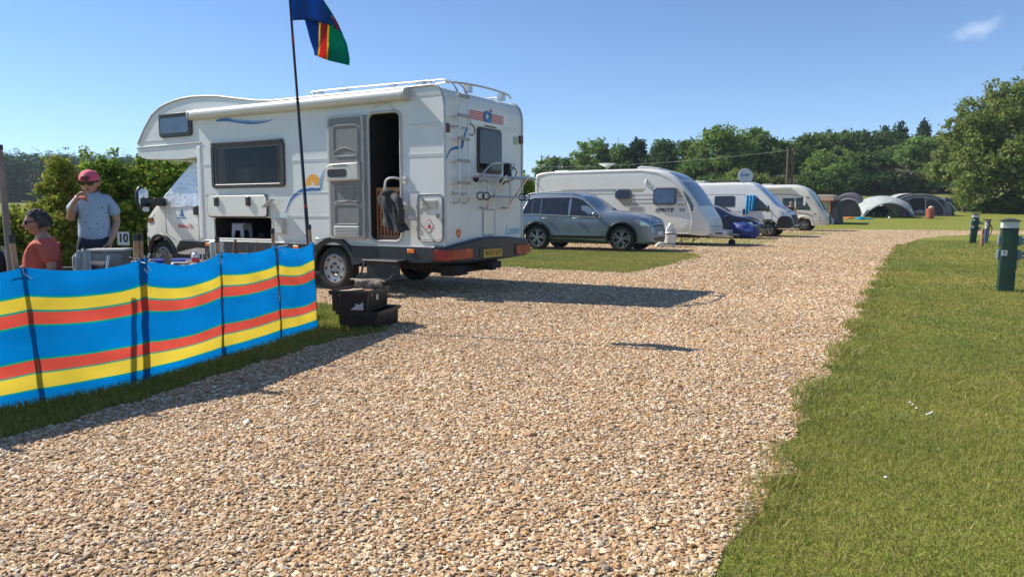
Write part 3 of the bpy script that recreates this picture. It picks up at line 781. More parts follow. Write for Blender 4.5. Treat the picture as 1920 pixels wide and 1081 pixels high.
    mb = MB(); mb.prism(rrect(1.46, 1.95, .815, .985, .02), .066, .075)
    for k in range(7): mb.obox((1.705, .082, .835 + .021 * k), (.235, 0, 0), (0, .008, -.005), (0, .002, .004))
    mb.build('door_vent', LGREY, d)
    mb = MB()
    for z in (.95, 1.5, 2.0, 2.4): mb.tube([(1.345, .03, z - .06), (1.345, .03, z + .06)], .014, 8)
    mb.box(1.325, 1.37, .005, .02, .8, 2.55); mb.build('door_hinge', GREYM, mh, smooth=True)
    # side window of the lounge and the overcab window
    def acrylic(x0, x1, z0, z1, name, see=False):
        if see:
            A = rrect(x0, x1, z0, z1, .07); B = rrect(x0 + .07, x1 - .07, z0 + .065, z1 - .065, .045); n_ = len(A); mb = MB()
            P4 = [[(x, y, z) for x, z in L_] for L_, y in ((A, -.005), (A, .03), (B, .03), (B, -.005))]
            mb.add(P4[0] + P4[1] + P4[2] + P4[3], [(k * n_ + i, k * n_ + (i + 1) % n_, ((k + 1) % 4) * n_ + (i + 1) % n_, ((k + 1) % 4) * n_ + i) for k in range(4) for i in range(n_)])
            f = mb.build(name, BROWNF, mh, bevel=.010, seg=2)
            mb = MB(); mb.add([(x, .018, z) for x, z in rrect(x0 + .06, x1 - .06, z0 + .055, z1 - .055, .045)], [tuple(range(n_))[::-1]]); mb.build('pane', SMOKED, f, recalc=False)
        else:
            mb = MB(); mb.prism(rrect(x0, x1, z0, z1, .07), -.01, .03); f = mb.build(name, BROWNF, mh, bevel=.012, seg=3)
            mb = MB(); mb.prism(rrect(x0 + .065, x1 - .065, z0 + .06, z1 - .06, .045), .029, .041); mb.build('pane', GLASSB, f, bevel=.006, seg=3)
        mb = MB(); mb.box(x0 + .03, x1 - .03, .005, .045, z1 - .02, z1 + .012); mb.build('hinge_rail', BROWNF, f, bevel=.005)
    acrylic(3.0, 4.695, 1.56, 2.285, 'side_window', True); acrylic(5.15, 6.02, 2.445, 2.83, 'overcab_window')
    # wind-out awning in its case
    mb = MB(); prof = [(-.005, 2.70), (.07, 2.695), (.115, 2.715), (.135, 2.76), (.13, 2.81), (.10, 2.845), (.05, 2.86), (-.005, 2.86)]
    mb.prism(prof, .64, 5.08, plane='yz'); a = mb.build('awning', mat('awning_case', (.60, .60, .58), .35, .15, var=.05), mh, bevel=.008)
    mb = MB(); prof2 = [(p[0] * 1.06, 2.78 + (p[1] - 2.78) * 1.08) for p in prof]
    mb.prism(prof2, .565, .64, plane='yz'); mb.build('awning_end', LGREY, a, bevel=.012)
    mb = MB(); mb.prism(prof2, 5.08, 5.13, plane='yz'); mb.build('awning_end', LGREY, a, bevel=.012)
    # gas locker door with vent and warning diamond
    mb = MB(); mb.prism(rrect(.045, .435, .795, 1.405, .06), -.01, .016); l = mb.build('gas_locker_door', WHITE, mh, bevel=.006)
    ring = MB(); ring.tube([(x, .012, z) for x, z in rrect(.03, .45, .78, 1.42, .07)], .013, 8, closed=True); ring.build('locker_frame', GREYM, l, smooth=True)
    mb = MB(); mb.prism(rrect(.11, .385, 1.215, 1.35, .01), .014, .022)
    for k in range(7): mb.obox((.2475, .027, 1.23 + .0175 * k), (.125, 0, 0), (0, .006, -.004), (0, .0015, .003))
    mb.build('locker_vent', mat('vent_plastic', (.52, .51, .47), .5), l)
    mb = MB(); s = .1; mb.prism([(.25, .99 - s), (.25 + .075, .99), (.25, .99 + s), (.25 - .075, .99)], .015, .019, 0); s = .088
    mb.prism([(.25, .99 - s), (.25 + .066, .99), (.25, .99 + s), (.25 - .066, .99)], .018, .021, 1)
    mb.prism(rrect(.225, .275, .955, 1.0, .012), .02, .023, 0); mb.prism(rrect(.24, .26, .99, 1.022, .004), .02, .023, 0)
    mb.build('warning_sticker', [RED_D, mat('sticker_white', (.7, .7, .7), .4)], l)
    for z in (.95, 1.25): MB().box(.435, .465, .01, .03, z - .03, z + .03).build('locker_hinge', GREYM, l)
    mb = MB(); mb.box(.09, .125, .015, .04, 1.10, 1.16); mb.build('locker_latch', GREYM, l)
    # garage flap swung up flat against the wall
    mb = MB(); mb.prism(rrect(3.40, 4.80, 1.105, 1.44, .06), .012, .045); g = mb.build('garage_flap', WHITE, mh, bevel=.006)
    ring = MB(); ring.tube([(x, .03, z) for x, z in rrect(3.395, 4.805, 1.10, 1.445, .06)], .011, 6, closed=True); ring.build('seal', BLACK, g, smooth=True)
    for x in (4.56, 3.80):
        mb = MB(); mb.prism(rrect(x - .045, x + .045, 1.27, 1.42, .02), .045, .075); mb.build('latch', BLACK, g, bevel=.008)
    ring = MB(); ring.tube([(x, .004, z) for x, z in rrect(3.315, 4.695, .735, 1.10, .06)], .016, 8, closed=True); ring.build('garage_frame', WHITE, mh, smooth=True)
    mb = MB(); mb.obox((3.3, .1, 1.31), (.1, .0, -.06), (0, .05, .0), (.004, 0, .006)); mb.build('flap_stay', LGREY, mh)
    # mains inlet box, water filler, little lights
    mb = MB(); mb.prism(rrect(3.03, 3.205, .83, 1.095, .02), 0, .055); mb.prism(rrect(3.05, 3.185, .85, 1.075, .015), .055, .065); mb.build('mains_box', mat('box_plastic', (.55, .54, .48), .45), mh, bevel=.008)
    mb = MB(); mb.lathe([(.001, -.02), (.025, -.018), (.03, 0)], 12, 0, 'y', (2.61, 0, .83)); mb.build('filler_cap', LGREY, mh, smooth=True)
    # printed marks
    mb = MB()
    def swoosh(pts, wd, y=.004, mi=0, map_=lambda x, z, y: (x, y, z)):
        P = smooth_path([(x, 0, z) for x, z in pts], 8); L = len(P) - 1; a, b = [], []
        for i, p in enumerate(P):
            t = (P[min(i + 1, L)] - P[max(i - 1, 0)]).normalized(); nn = Vector((-t.z, 0, t.x)); w_ = wd(i / L)
            a.append(map_(p.x + nn.x * w_, p.z + nn.z * w_, y)); b.append(map_(p.x - nn.x * w_, p.z - nn.z * w_, y))
        m_ = len(a); mb.add(a + b, [(i, i + 1, i + 1 + m_, i + m_) for i in range(m_ - 1)], mi)
    lens_ = lambda k, q=.5: (lambda t: k * math.sin(PI * min(1, t ** q)) + .002)
    swoosh([(3.02, 1.16), (2.9, 1.36), (2.72, 1.48), (2.52, 1.52), (2.28, 1.535)], lambda t: .008 + .03 * t, mi=0)
    swoosh([(2.28, 1.535), (2.27, 1.62), (2.2, 1.76), (2.08, 1.86)], lambda t: .028 * (1 - t) + .006, .005, 3)
    swoosh([(4.57, 2.655), (4.3, 2.66), (4.0, 2.61), (3.7, 2.57), (3.4, 2.575), (3.2, 2.61)], lens_(.024), mi=0)
    swoosh([(4.2, 2.66), (3.95, 2.625), (3.65, 2.60), (3.35, 2.60)], lens_(.012), .005, 3)
    mb.add([(2.42 + .15 * math.cos(a), .003, 1.60 + .14 * math.sin(a)) for a in np.linspace(-.45, PI + .45, 22)], [tuple(range(22))], 1)
    mb.add([(2.43, .006, 1.58), (2.36, .006, 1.56), (2.47, .006, 1.67)], [(0, 1, 2)], 2)
    swoosh([(2.56, 1.545), (2.45, 1.56), (2.33, 1.55), (2.28, 1.56)], lambda t: .018, .006, 2)
    mb.build('side_graphic', [BLUE_D, ORANGE_D, mat('sticker_white', (.7, .7, .7)), mat('pale_blue_decal', (.20, .38, .60), .4)], mh, recalc=False)
    # grab handle swung out by the door
    mb = MB(); mb.tube(smooth_path([(.655, .0, 1.62), (.66, .13, 1.63), (.70, .20, 1.645), (.79, .23, 1.63), (.83, .24, 1.56), (.84, .24, 1.32), (.80, .22, 1.27), (.70, .12, 1.27), (.67, 0, 1.27)], 6), .016, 8)
    for z in (1.62, 1.27): mb.box(.635, .70, 0, .025, z - .05, z + .05)
    mb.build('grab_handle', mat('handle_white', (.6, .6, .58), .35), mh, smooth=True)
    # dark skirt with raised wheel arches
    def arc(cx, r, z0, a0=0, a1=180, n=14): return [(cx + r * math.cos(R(a0 + (a1 - a0) * k / n)), z0 + r * math.sin(R(a0 + (a1 - a0) * k / n))) for k in range(n + 1)]
    mb = MB()
    def strip(xa, xb, lo, hi, n=2):
        for i in range(n):
            x0 = xa + (xb - xa) * i / n; x1 = xa + (xb - xa) * (i + 1) / n
            mb.prism([(x0, lo(x0)), (x1, lo(x1)), (x1, hi(x1)), (x0, hi(x0))], -.05, .03)
    archz = lambda r: (lambda x: .345 + math.sqrt(max(0, r * r - (x - 2.03) ** 2)))
    topz = lambda x: max(.69, archz(.47)(x)) if abs(x - 2.03) < .47 else .69
    strip(0, 1.5, lambda x: .50 - .04 * x, lambda x: .69); strip(1.5, 1.645, lambda x: .42 - .1 * (x - 1.5), topz, 3)
    strip(1.645, 2.415, archz(.385), topz, 16); strip(2.415, 2.56, lambda x: .38, topz, 3); strip(2.56, 4.93, lambda x: .385, lambda x: .69, 2)
    mb.build('skirt', CHAR, mh)
    mb = MB(); mb.tube([(x, .03, archz(.45)(x)) for x in np.linspace(1.66, 2.40, 14)], .022, 6); mb.build('wheel_arch', CHAR, mh, smooth=True)
    mb = MB(); mb.tube([(0, .02, .70), (1.5, .02, .70), (1.66, .03, .72)] , .012, 6); mb.tube([(2.42, .02, .72), (2.55, .02, .70), (4.93, .02, .695)], .014, 6)
    mb.build('skirt_trim', SILVER, mh, smooth=True)
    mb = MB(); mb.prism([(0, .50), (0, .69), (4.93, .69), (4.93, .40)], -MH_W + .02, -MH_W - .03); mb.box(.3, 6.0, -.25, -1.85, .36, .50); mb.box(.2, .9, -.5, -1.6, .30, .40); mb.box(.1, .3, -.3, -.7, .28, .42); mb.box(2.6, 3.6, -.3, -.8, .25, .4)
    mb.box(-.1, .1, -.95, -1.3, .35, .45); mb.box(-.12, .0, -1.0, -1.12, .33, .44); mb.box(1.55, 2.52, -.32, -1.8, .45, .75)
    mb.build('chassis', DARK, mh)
    for x, m_ in ((.56, ORANGE), (2.78, ORANGE), (4.835, ORANGE)):
        mb = MB(); mb.prism(rrect(x - .06, x + .06, .61, .665, .012), .028, .05); mb.build('side_marker', m_, mh, bevel=.006)
    mb = MB(); mb.prism(rrect(2.23, 2.37, .745, .785, .012), .02, .045); mb.build('side_light', LENS, mh, bevel=.006)
    # fold-out step
    mb = MB(); mb.prism([(-.15, .48), (.22, .48), (.24, .50), (-.15, .54)], .64, 1.26, plane='yz'); mb.prism([(.18, .225), (.40, .225), (.41, .25), (.18, .25)], .72, 1.34, plane='yz')
    mb.prism([(.13, .26), (.16, .26), (.16, .50), (.13, .50)], .68, 1.26, plane='yz')
    for x in (.66, 1.24):
        mb.tube([(x, .18, .50), (x + .02, .24, .42), (x + .05, .24, .32), (x + .09, .30, .245)], .016, 6)
    mb.tube([(.64, .245, .505), (1.26, .245, .505)], .009, 6, 1); mb.tube([(.72, .415, .243), (1.34, .415, .243)], .009, 6, 1)
    mb.build('entry_step', [BLACK, GREYM], mh)
    # wheels
    for x, y, sg in ((2.034, -.10, 1), (2.034, -2.0, -1), (6.28, -.22, 1), (6.28, -1.88, -1)): wheel(mh, x, y, .335, .20, .225, sg, cap=True)
    # ---------------- rear
    mb = MB()
    mb.tube([(-.005, -.0, .69), (-.005, 0, 2.58)] + [(x - .004, 0, z + .004) for x, z in out[2:9]] + [(x, 0, z + .006) for x, z in out[9:20]], .02, 8)
    mb.tube([(-.005, -MH_W, .69), (-.005, -MH_W, 2.58)] + [(x - .004, -MH_W, z + .004) for x, z in out[2:9]] + [(x, -MH_W, z + .006) for x, z in out[9:20]], .02, 8)
    mb.tube([(6.69, .004, 2.31), (4.95, .004, 2.325)], .014, 6)
    mb.build('edge_trim', mat('edge_aluminium', (.45, .46, .46), .4, .6, var=.05), mh, smooth=True)
    mb = MB(); mb.prism(rrect(4.93, 5.09, .69, 2.30, .05), -.30, .012); mb.build('cab_fairing', mat('coach_panel', (.6, .6, .6)), mh, bevel=.05, seg=4)
    mb = MB(); mb.prism(smooth_rr(.79, 1.45, 1.735, 2.385, .06), .0, .03); 
    mapped(mb, lambda p: (-p.y, -p.x, p.z)); w = mb.build('rear_window', BROWNF, mh, bevel=.01)
    mb = MB(); mb.prism(smooth_rr(.82, 1.42, 1.79, 2.36, .05), .028, .04); mapped(mb, lambda p: (-p.y, -p.x, p.z)); mb.build('pane', ACRYL, w, bevel=.006)
    # red striped emblem
    for ya, yb in ((.60, 1.0), (1.2, 1.53)):
        mb = MB()
        for k in range(5): z = 2.595 - .026 * k; mb.box(-.006, .0, -ya, -yb, z - .007, z + .007)
        mb.build('emblem_stripe', RED_D, mh)
    text('emblem', 'C', .20, BLUE_D, mh, (-.012, -1.05, 2.545), (PI / 2, 0, -PI / 2), .004, bold=.012)
    text('emblem', 'J', .20, BLUE_D, mh, (-.012, -1.14, 2.525), (PI / 2, 0, -PI / 2), .004, shear=.15, bold=.012)
    mb = MB(); mb.ball((-.012, -1.175, 2.645), .006, .022, .026); mb.build('emblem_dot', RED_D, mh, smooth=True)
    mb = MB(); mb.box(-.02, 0, -.97, -1.3, 2.405, 2.428); mb.build('brake_light', mat('dark_red_lens', (.09, .012, .012), .3), mh)
    mb = MB(); P = [(.02, 1.86), (.12, 2.0), (.25, 2.05), (.40, 2.07), (.43, 2.16)]
    swoosh(P, lambda t: .008 + .022 * t, map_=lambda x, z, y: (-.004, -x, z), mi=0)
    swoosh([(.43, 2.09), (.47, 2.22), (.56, 2.36), (.66, 2.43)], lambda t: .018 * (1 - t) + .004, map_=lambda x, z, y: (-.005, -x, z), mi=0)
    mb.add([(-.003, -(.38 + .07 * math.cos(a)), 2.14 + .10 * math.sin(a)) for a in np.linspace(0, 2 * PI, 16)[:-1]], [tuple(range(15))], 1)
    mb.build('rear_graphic', [BLUE_D, mat('pale_orange_decal', (.62, .45, .30), .4)], mh, recalc=False)
    mb = MB(); mb.tube(smooth_path([(-.01, -.62, 2.42), (-.06, -.65, 2.34), (-.07, -.58, 2.24), (-.05, -.5, 2.27)], 5), .008, 6); mb.build('cable', BLACK, mh, smooth=True)
    for y in (-.045, -2.05):
        mb = MB(); mb.box(-.035, 0, y - .045, y + .045, 2.24, 2.36); mb.build('marker_light', mat('dark_red_lens', (.09, .012, .012)), mh, bevel=.006)
    mb = MB(); mb.box(-.006, 0, -1.83, -1.96, 2.22, 2.34); mb.build('green_sticker', mat('green_sticker', (.35, .45, .32), .5), mh)
    # ladder over the rear edge
    lr = thing  # (rails and rungs below)
    mb = MB()
    for y in (-.19, -.405):
        mb.tube(smooth_path([(-.0, y, 1.30), (-.06, y, 1.30), (-.11, y, 1.36), (-.115, y, 1.45), (-.115, y, 2.0), (-.115, y, 2.62), (-.08, y, 2.80), (.02, y, 2.92), (.15, y, 2.965), (.42, y, 2.955), (.46, y, 2.90)], 6), .013, 8)
        for z in (1.43, 2.33): mb.tube([(-.115, y, z), (0, y, z)], .011, 6); mb.box(-.02, 0, y - .03, y + .03, z - .025, z + .025)
    l = mb.build('ladder', SILVER, mh, smooth=True)
    for z in (1.575, 1.875, 2.17, 2.48, 2.74):
        mb = MB(); mb.box(-.135, -.095, -.165, -.43, z - .02, z + .02); mb.build('rung', GREYM, l, bevel=.006)
    # bike rack
    mb = MB()
    for y in (-.88, -1.50):
        mb.tube(smooth_path([(0, y, 1.60), (-.1, y, 1.63), (-.14, y, 1.55), (-.14, y, 1.32), (-.1, y, 1.24), (0, y, 1.24)], 5), .016, 8)
    for y0, y1 in ((-.62, -.95), (-1.25, -1.58)):
        mb.tube([(-.12, y0 - .18, 1.22), (-.34, y0 - .25, 1.55), (-.42, y0 - .30, 1.70)], .015, 8)
    mb.tube(smooth_path([(-.25, -.55, 1.70), (-.25, -.70, 1.80), (-.25, -.9, 1.87), (-.25, -1.38, 1.885), (-.25, -1.43, 1.84), (-.25, -1.30, 1.75)], 6), .014, 8)
    for x in (-.16, -.34):
        mb.tube([(x, -.45, 1.665), (x, -1.85, 1.70)], .012, 6)
    r = mb.build('bike_rack', SILVER, mh, smooth=True)
    mb = MB(); mb.box(-.40, -.25, -.45, -1.85, 1.66, 1.685); mb.box(-.33, -.22, -.75, -1.72, 1.385, 1.41); mb.build('rack_rail', mat('blue_grey_rail', (.24, .31, .42), .35, .5), r, bevel=.006)
    mb = MB()
    for y in (-.45, -.60, -1.62, -1.75):
        b_ = MB(); b_.tube([(-.28 + .06 * math.cos(a), y, 1.40 + .05 * math.sin(a)) for a in np.linspace(0, 2 * PI, 11)[:-1]], .010, 6, closed=True); b_.build('wheel_strap', BLACK, r, smooth=True)
    for y_, z_, x_ in ((-.62, 1.64, -.1), (-1.3, 1.62, -.12)): b_ = MB(); b_.ball((x_, y_, z_), .045); b_.build('rack_knob', BLACK, r, smooth=True)
    mb.box(-.30, -.2, -1.20, -1.26, 1.70, 1.88); mb.ball((-.26, -1.23, 1.72), .06)
    mb.tube(smooth_path([(-.27, -1.23, 1.86), (-.33, -1.36, 1.78), (-.3, -1.32, 1.66), (-.24, -1.2, 1.62)], 5), .008, 6)
    mb.build('rack_clamp', BLACK, r, smooth=True)
    mb = MB(); mb.prism(rrect(.955, 1.257, .845, 1.205, .03), 0, .014); mapped(mb, lambda p: (-p.y, -p.x, p.z)); f = mb.build('cassette_flap', WHITE, mh, bevel=.004)
    mb = MB(); mb.tube([(-.012, -x, z) for x, z in rrect(.945, 1.267, .835, 1.215, .035)], .008, 6, closed=True); mb.build('flap_frame', LGREY, f, smooth=True)
    text('name_lettering', 'Lottie', .185, mat('light_blue_decal', (.10, .42, .58), .4), mh, (-.004, -1.80, .89), (PI / 2, 0, -PI / 2), .002, shear=.35, sx=.95)
    mb = MB(); mb.add([(-.005, -.26, .93), (-.005, -.37, .93), (-.005, -.37, .87), (-.005, -.315, .81), (-.005, -.26, .87)], [(0, 1, 2, 3, 4)], 0); mb.box(-.008, 0, -.285, -.345, .93, .955, 1)
    mb.box(-.008, -.002, -.29, -.34, .86, .905, 1); mb.build('crest', [RED_D, ORANGE_D], mh)
    # bumper, lamps, number plate
    top = [(-.06, .715), (.0, .72), (.4, .765), (.8, .812), (1.15, .818), (1.53, .806), (1.9, .775), (2.16, .745)]
    bot = [(2.16, .50), (1.9, .485), (1.05, .47), (.3, .475), (-.06, .50)]
    mb = MB(); mb.prism([(-a, z) for a, z in top + bot], -.10, .22, plane='yz'); mb.build('bumper', CHAR, mh, bevel=.03, seg=3)
    mb = MB(); mb.prism([(-a, z) for a, z in rrect(.70, 1.40, .505, .68, .05)], -.108, -.095, plane='yz'); mb.build('plate_recess', BLACK, mh)
    mb = MB(); mb.prism([(-a, z) for a, z in rrect(.79, 1.30, .525, .638, .01)], -.118, -.106, plane='yz'); p = mb.build('number_plate', YPLATE, mh)
    text('plate_lettering', 'WX03 UUY', .105, INK, p, (-.1185, -1.045, .581), (PI / 2, 0, -PI / 2), .001, bold=.002, sx=.86)
    for sgn, ya, yb in ((1, .075, -.50), (-1, -1.72, -2.175)):
        mb = MB(); zt_, zb_ = .675, .525
        if sgn > 0:
            mb.box(-.125, .16, .0, .075, zb_, zt_, 0); mb.box(-.125, -.09, .05, -.30, zb_, zt_, 0); mb.box(-.125, -.09, -.302, -.50, zb_ + .005, zt_ + .005, 1)
        else:
            mb.box(-.125, -.09, -1.72, -1.95, zb_, zt_, 0); mb.box(-.125, .16, -1.952, -2.175, zb_, zt_, 0)
        mb.build('tail_light', [RED, mat('amber_red_lens', (.42, .06, .03), .2, var=.1)], mh, bevel=.012)
    # ---------------- roof
    for y in (-.16, -1.95):
        mb = MB(); mb.tube(smooth_path([(.30, y, 2.90), (.36, y, 2.955), (.55, y, 2.965), (2.40, y, 2.985), (2.5, y, 2.94)], 5), .014, 8)
        for x in (.5, 1.0, 1.9, 2.4): mb.box(x - .06, x + .06, y - .03, y + .03, 2.87, 2.965)
        mb.build('roof_rail', SILVER, mh, smooth=True)
    mb = MB(); mb.tube(smooth_path([(.1, -.18, 2.93), (-.02, -.5, 2.94), (-.06, -1.05, 2.945), (-.02, -1.6, 2.94), (.1, -1.93, 2.93)], 5), .014, 8)
    for y in (-.6, -1.5): mb.box(-.03, .06, y - .05, y + .05, 2.84, 2.945)
    mb.build('roof_rail', SILVER, mh, smooth=True)
    mb = MB(); mb.prism(rrect(1.75, 2.25, -1.25, -.75, .1), 2.86, 2.945, plane='xy'); mb.prism(rrect(1.8, 2.2, -1.2, -.8, .1), 2.945, 2.975, plane='xy'); mb.build('rooflight', LGREY, mh, bevel=.02)
    # ---------------- cab
    cab = Loft([(4.99, .35, 2.10, .97), (5.40, .35, 2.10, .97), (5.50, .35, 2.045, .97), (6.26, .35, 1.44, .965), (6.42, .35, 1.325, .955), (6.70, .35, 1.13, .91), (6.84, .35, .99, .84), (6.92, .36, .82, .75), (6.96, .38, .70, .70), (6.97, .40, .6, .66)],
               [(.3, .97), (.7, 1.0), (1.2, .985), (1.45, .95), (2.1, .86)], r=.10, crown=.04, lin=True)
    C = lambda p: (p[0], p[1] - 1.05, p[2])
    mb = cab.mesh(60, [(6.28, .34, .40)]); mapped(mb, C); c = mb.build('cab', WHITE, mh, smooth=True, angle=45)
    mb = MB(); cab.side([(4.99, .36), (4.99, .67), (5.72, .67), (5.83, .55), (5.87, .36)], 1, .012, .03, mb); cab.side([(6.69, .36), (6.70, .55), (6.66, .73), (6.86, .78), (6.93, .77), (6.955, .6), (6.955, .4)], 1, .012, .03, mb)
    pts = arc(6.28, .425, .34, 0, 180, 16); mb.tube([cab.sp(x, z, 1, .006) for x, z in pts], .035, 6)
    for j in range(5):
        z = .45 + .08 * j; mb.tube([(6.985 + .02 * math.cos(t * 1.4), t * .62, z) for t in np.linspace(-1, 1, 9)], .045, 6)
    mapped(mb, C); mb.build('cab_bumper', CHAR, c)
    mb = MB(); cab.side([(5.25, 2.0), (5.45, 2.02), (6.12, 1.50), (6.08, 1.30), (5.25, 1.28)], 1, .003, .02, mb); cab.side([(5.25, 2.0), (5.45, 2.02), (6.12, 1.50), (6.08, 1.30), (5.25, 1.28)], -1, .003, .02, mb)
    cab.top(5.50, 6.24, -.92, .92, .004, mb=mb); mapped(mb, C); mb.build('cab_window', GLASS, c)
    mb = MB(); cab.side_line([(5.22, 1.24), (5.21, .70), (5.75, .68)], mb=mb, wd=.006); cab.side_line([(6.13, 1.28), (6.1, .80), (5.86, .70)], mb=mb, wd=.006); cab.side_line([(6.13, 1.28), (6.5, 1.1)], mb=mb, wd=.006); cab.side_line([(5.22, .95), (6.85, .95)], mb=mb, wd=.006)
    mapped(mb, C); mb.build('panel_seam', GREYP, c)
    mb = MB(); mb.obox(cab.sp(5.27, 1.20, 1, .02), (.045, 0, 0), (0, .02, 0), (0, 0, .075)); mapped(mb, C); mb.build('cab_door_handle', BLACK, c, bevel=.01)
    mb = MB(); cab.side([(6.50, 1.08), (6.66, 1.06), (6.66, .98), (6.50, 1.0)], 1, .02, .04, mb, 0); mapped(mb, C); mb.build('indicator', mat('dark_amber', (.16, .06, .03), .3), c)
    mb = MB(); cab.side([(6.72, 1.0), (6.83, .93), (6.83, .80), (6.72, .82)], 1, .01, .04, mb); cab.side([(6.72, 1.0), (6.83, .93), (6.83, .80), (6.72, .82)], -1, .01, .04, mb); mapped(mb, C); mb.build('headlight', LENS, c, bevel=.01)
    # mirrors
    for sg in (1, -1):
        mb = MB(); mb.box(6.10, 6.34, sg * .93, sg * 1.16, 1.28, 1.42)
        mb.ball((6.40, sg * 1.22, 1.42), .085, .11, .21, 14); mb.ball((6.34, sg * 1.20, 1.25), .07, .09, .10, 12)
        mapped(mb, C); k = mb.build('mirror', BLACK, c, smooth=True, bevel=.02)
        mb = MB(); mb.prism([(a, b) for a, b in rrect(sg * 1.22 - .085, sg * 1.22 + .085, 1.27, 1.58, .06)], 6.318, 6.326, plane='yz'); mb.prism(rrect(sg * 1.22 - .06, sg * 1.22 + .06, 1.18, 1.26, .03), 6.27, 6.28, plane='yz'); mapped(mb, C); mb.build('mirror_glass', mat('mirror_glass', (.75, .78, .8), .04, 1.0, var=0), k)
    # marks on the cab door
    mb = MB()
    def q(x, z): return C(cab.sp(x, z, 1, .006))
    mb.add([q(5.70, 1.10), q(5.66, 1.24), q(5.60, 1.10)], [(0, 1, 2)]); mb.add([q(5.74, 1.10), q(5.69, 1.20), q(5.715, 1.10)], [(0, 1, 2)]); mb.add([q(5.78, 1.075), q(5.54, 1.085), q(5.54, 1.065), q(5.78, 1.06)], [(0, 1, 2, 3)])
    mb.build('sail_mark', BLUE_D, c, recalc=False)
    t = text('model_lettering', 'Riviera 171', .095, RED_D, c, C(cab.sp(5.56, .93, 1, .008)), (PI / 2, 0, PI), .002, sx=.9)
    return cab
def smooth_rr(x0, x1, z0, z1, r=.05): return rrect(x0, x1, z0, z1, min(r, abs(x1 - x0) * .49, abs(z1 - z0) * .49))
MH_CAB = build_mh()

def crinkle(p, a=.012):
    s = math.sin(p.x * 31 + 2.1 * math.sin(p.z * 17)) * math.sin(p.z * 43 + 1.7 * math.sin(p.x * 23)) + .6 * math.sin(p.x * 71 + p.z * 57)
    return a * s
# quilted silver blind fitted over the cab glass
def build_blind():
    t = bpy.data.objects.new('thermal_blind', None)
    bpy.data.objects.remove(t)
    cab = MH_CAB; mb = MB(); q = [(5.17, 2.03), (5.49, 2.03), (6.20, 1.47), (5.98, 1.25), (5.17, 1.285)]
    def sidefn(u, v):
        a = Vector((5.17, 2.03)).lerp(Vector((5.17, 1.285)), v); b = Vector((5.49, 2.03)).lerp(Vector((6.20, 1.45)), min(1, v * 1.35)) if v < .74 else Vector((6.20, 1.45)).lerp(Vector((5.98, 1.25)), (v - .74) / .26)
        p = a.lerp(b, u); pv = Vector((p.x, 0, p.y))
        fold = .004 * math.sin(p.y * 47 + 9 * math.sin(p.x * 9)) * math.sin(p.x * 31 + 4 * math.sin(p.y * 12)) * (1 if p.y < 1.65 else .3)
        return cab.sp(p.x, p.y, 1, .018 + crinkle(pv, .005) + fold)
    mb.grid(sidefn, 34, 40)
    def sf2(u, v):
        q = sidefn(u, v); return (q[0], -q[1], q[2])
    mb.grid(sf2, 20, 20)
    b = MB(); cab.top(5.49, 6.22, -1.0, 1.0, .02, 24, 40, b)
    b.v = [(x, y, z + crinkle(Vector((y * .8, 0, x)), .006)) for x, y, z in b.v]
    mb.add(b.v, b.f)
    mapped(mb, lambda p: mhw(p.x, p.y - 1.05, p.z))
    o = mb.build('thermal_blind', mat('silver_foil', (.66, .68, .70), .32, .45, var=.08, bump=.25, bscale=14), None, smooth=True, angle=180)
    tag(o, 'crinkled silver thermal blind covering the motorhome cab windows', 'blind')
build_blind()
# jacket hung on the grab handle
def build_jacket():
    mb = MB()
    def fn(u, v):
        a = 2 * PI * u; zt = 1.45 - .50 * v
        w = .10 + .09 * v + .02 * math.sin(7 * v); d = .05 + .03 * v
        f = 1 + .16 * math.sin(a * 5 + 3 * v) + .08 * math.sin(a * 9 - 5 * v)
        cx = .77 - .07 * v + .03 * math.sin(v * 5)
        zz = zt + .03 * math.sin(a * 2 + 1) * v + .05 * v * math.cos(a)
        return mhw(cx + w * f * math.cos(a), .24 + d * f * math.sin(a), zz)
    mb.grid(fn, 48, 24)
    ca = [mhw(.77, .24, 1.455)]; 
    # empty sleeve hanging at the side
    mb.tube([mhw(.66, .27, 1.40), mhw(.56, .29, 1.33), mhw(.53, .28, 1.2), mhw(.535, .27, 1.02)], [.05, .055, .05, .045], 10)
    mb.ball(mhw(.78, .24, 1.44), .10, .07, .05, 12)
    o = mb.build('jacket', mat('charcoal_cloth', (.035, .036, .042), .85, var=.2, bump=.3, bscale=25), None, smooth=True, angle=180)
    tag(o, 'dark grey jacket hung on the white handle beside the motorhome door', 'jacket')
build_jacket()
# folding stool kept in the garage
def build_stool():
    t = thing('folding_stool', 'small lilac-grey plastic stool stored in the open motorhome garage', 'stool', mhw(4.22, -.16, .756), MH_RZ)
    m = mat('lilac_plastic', (.25, .27, .34), .5)
    mb = MB(); mb.box(-.15, .15, -.09, .09, .22, .24); mb.build('stool_top', m, t, bevel=.01)
    for sg in (-1, 1):
        mb = MB(); mb.prism([(-.15, 0), (-.09, 0), (-.06, .12), (.06, .12), (.09, 0), (.15, 0), (.13, .22), (-.13, .22)], sg * .085 - .008, sg * .085 + .008); mb.build('leg', m, t)
build_stool()
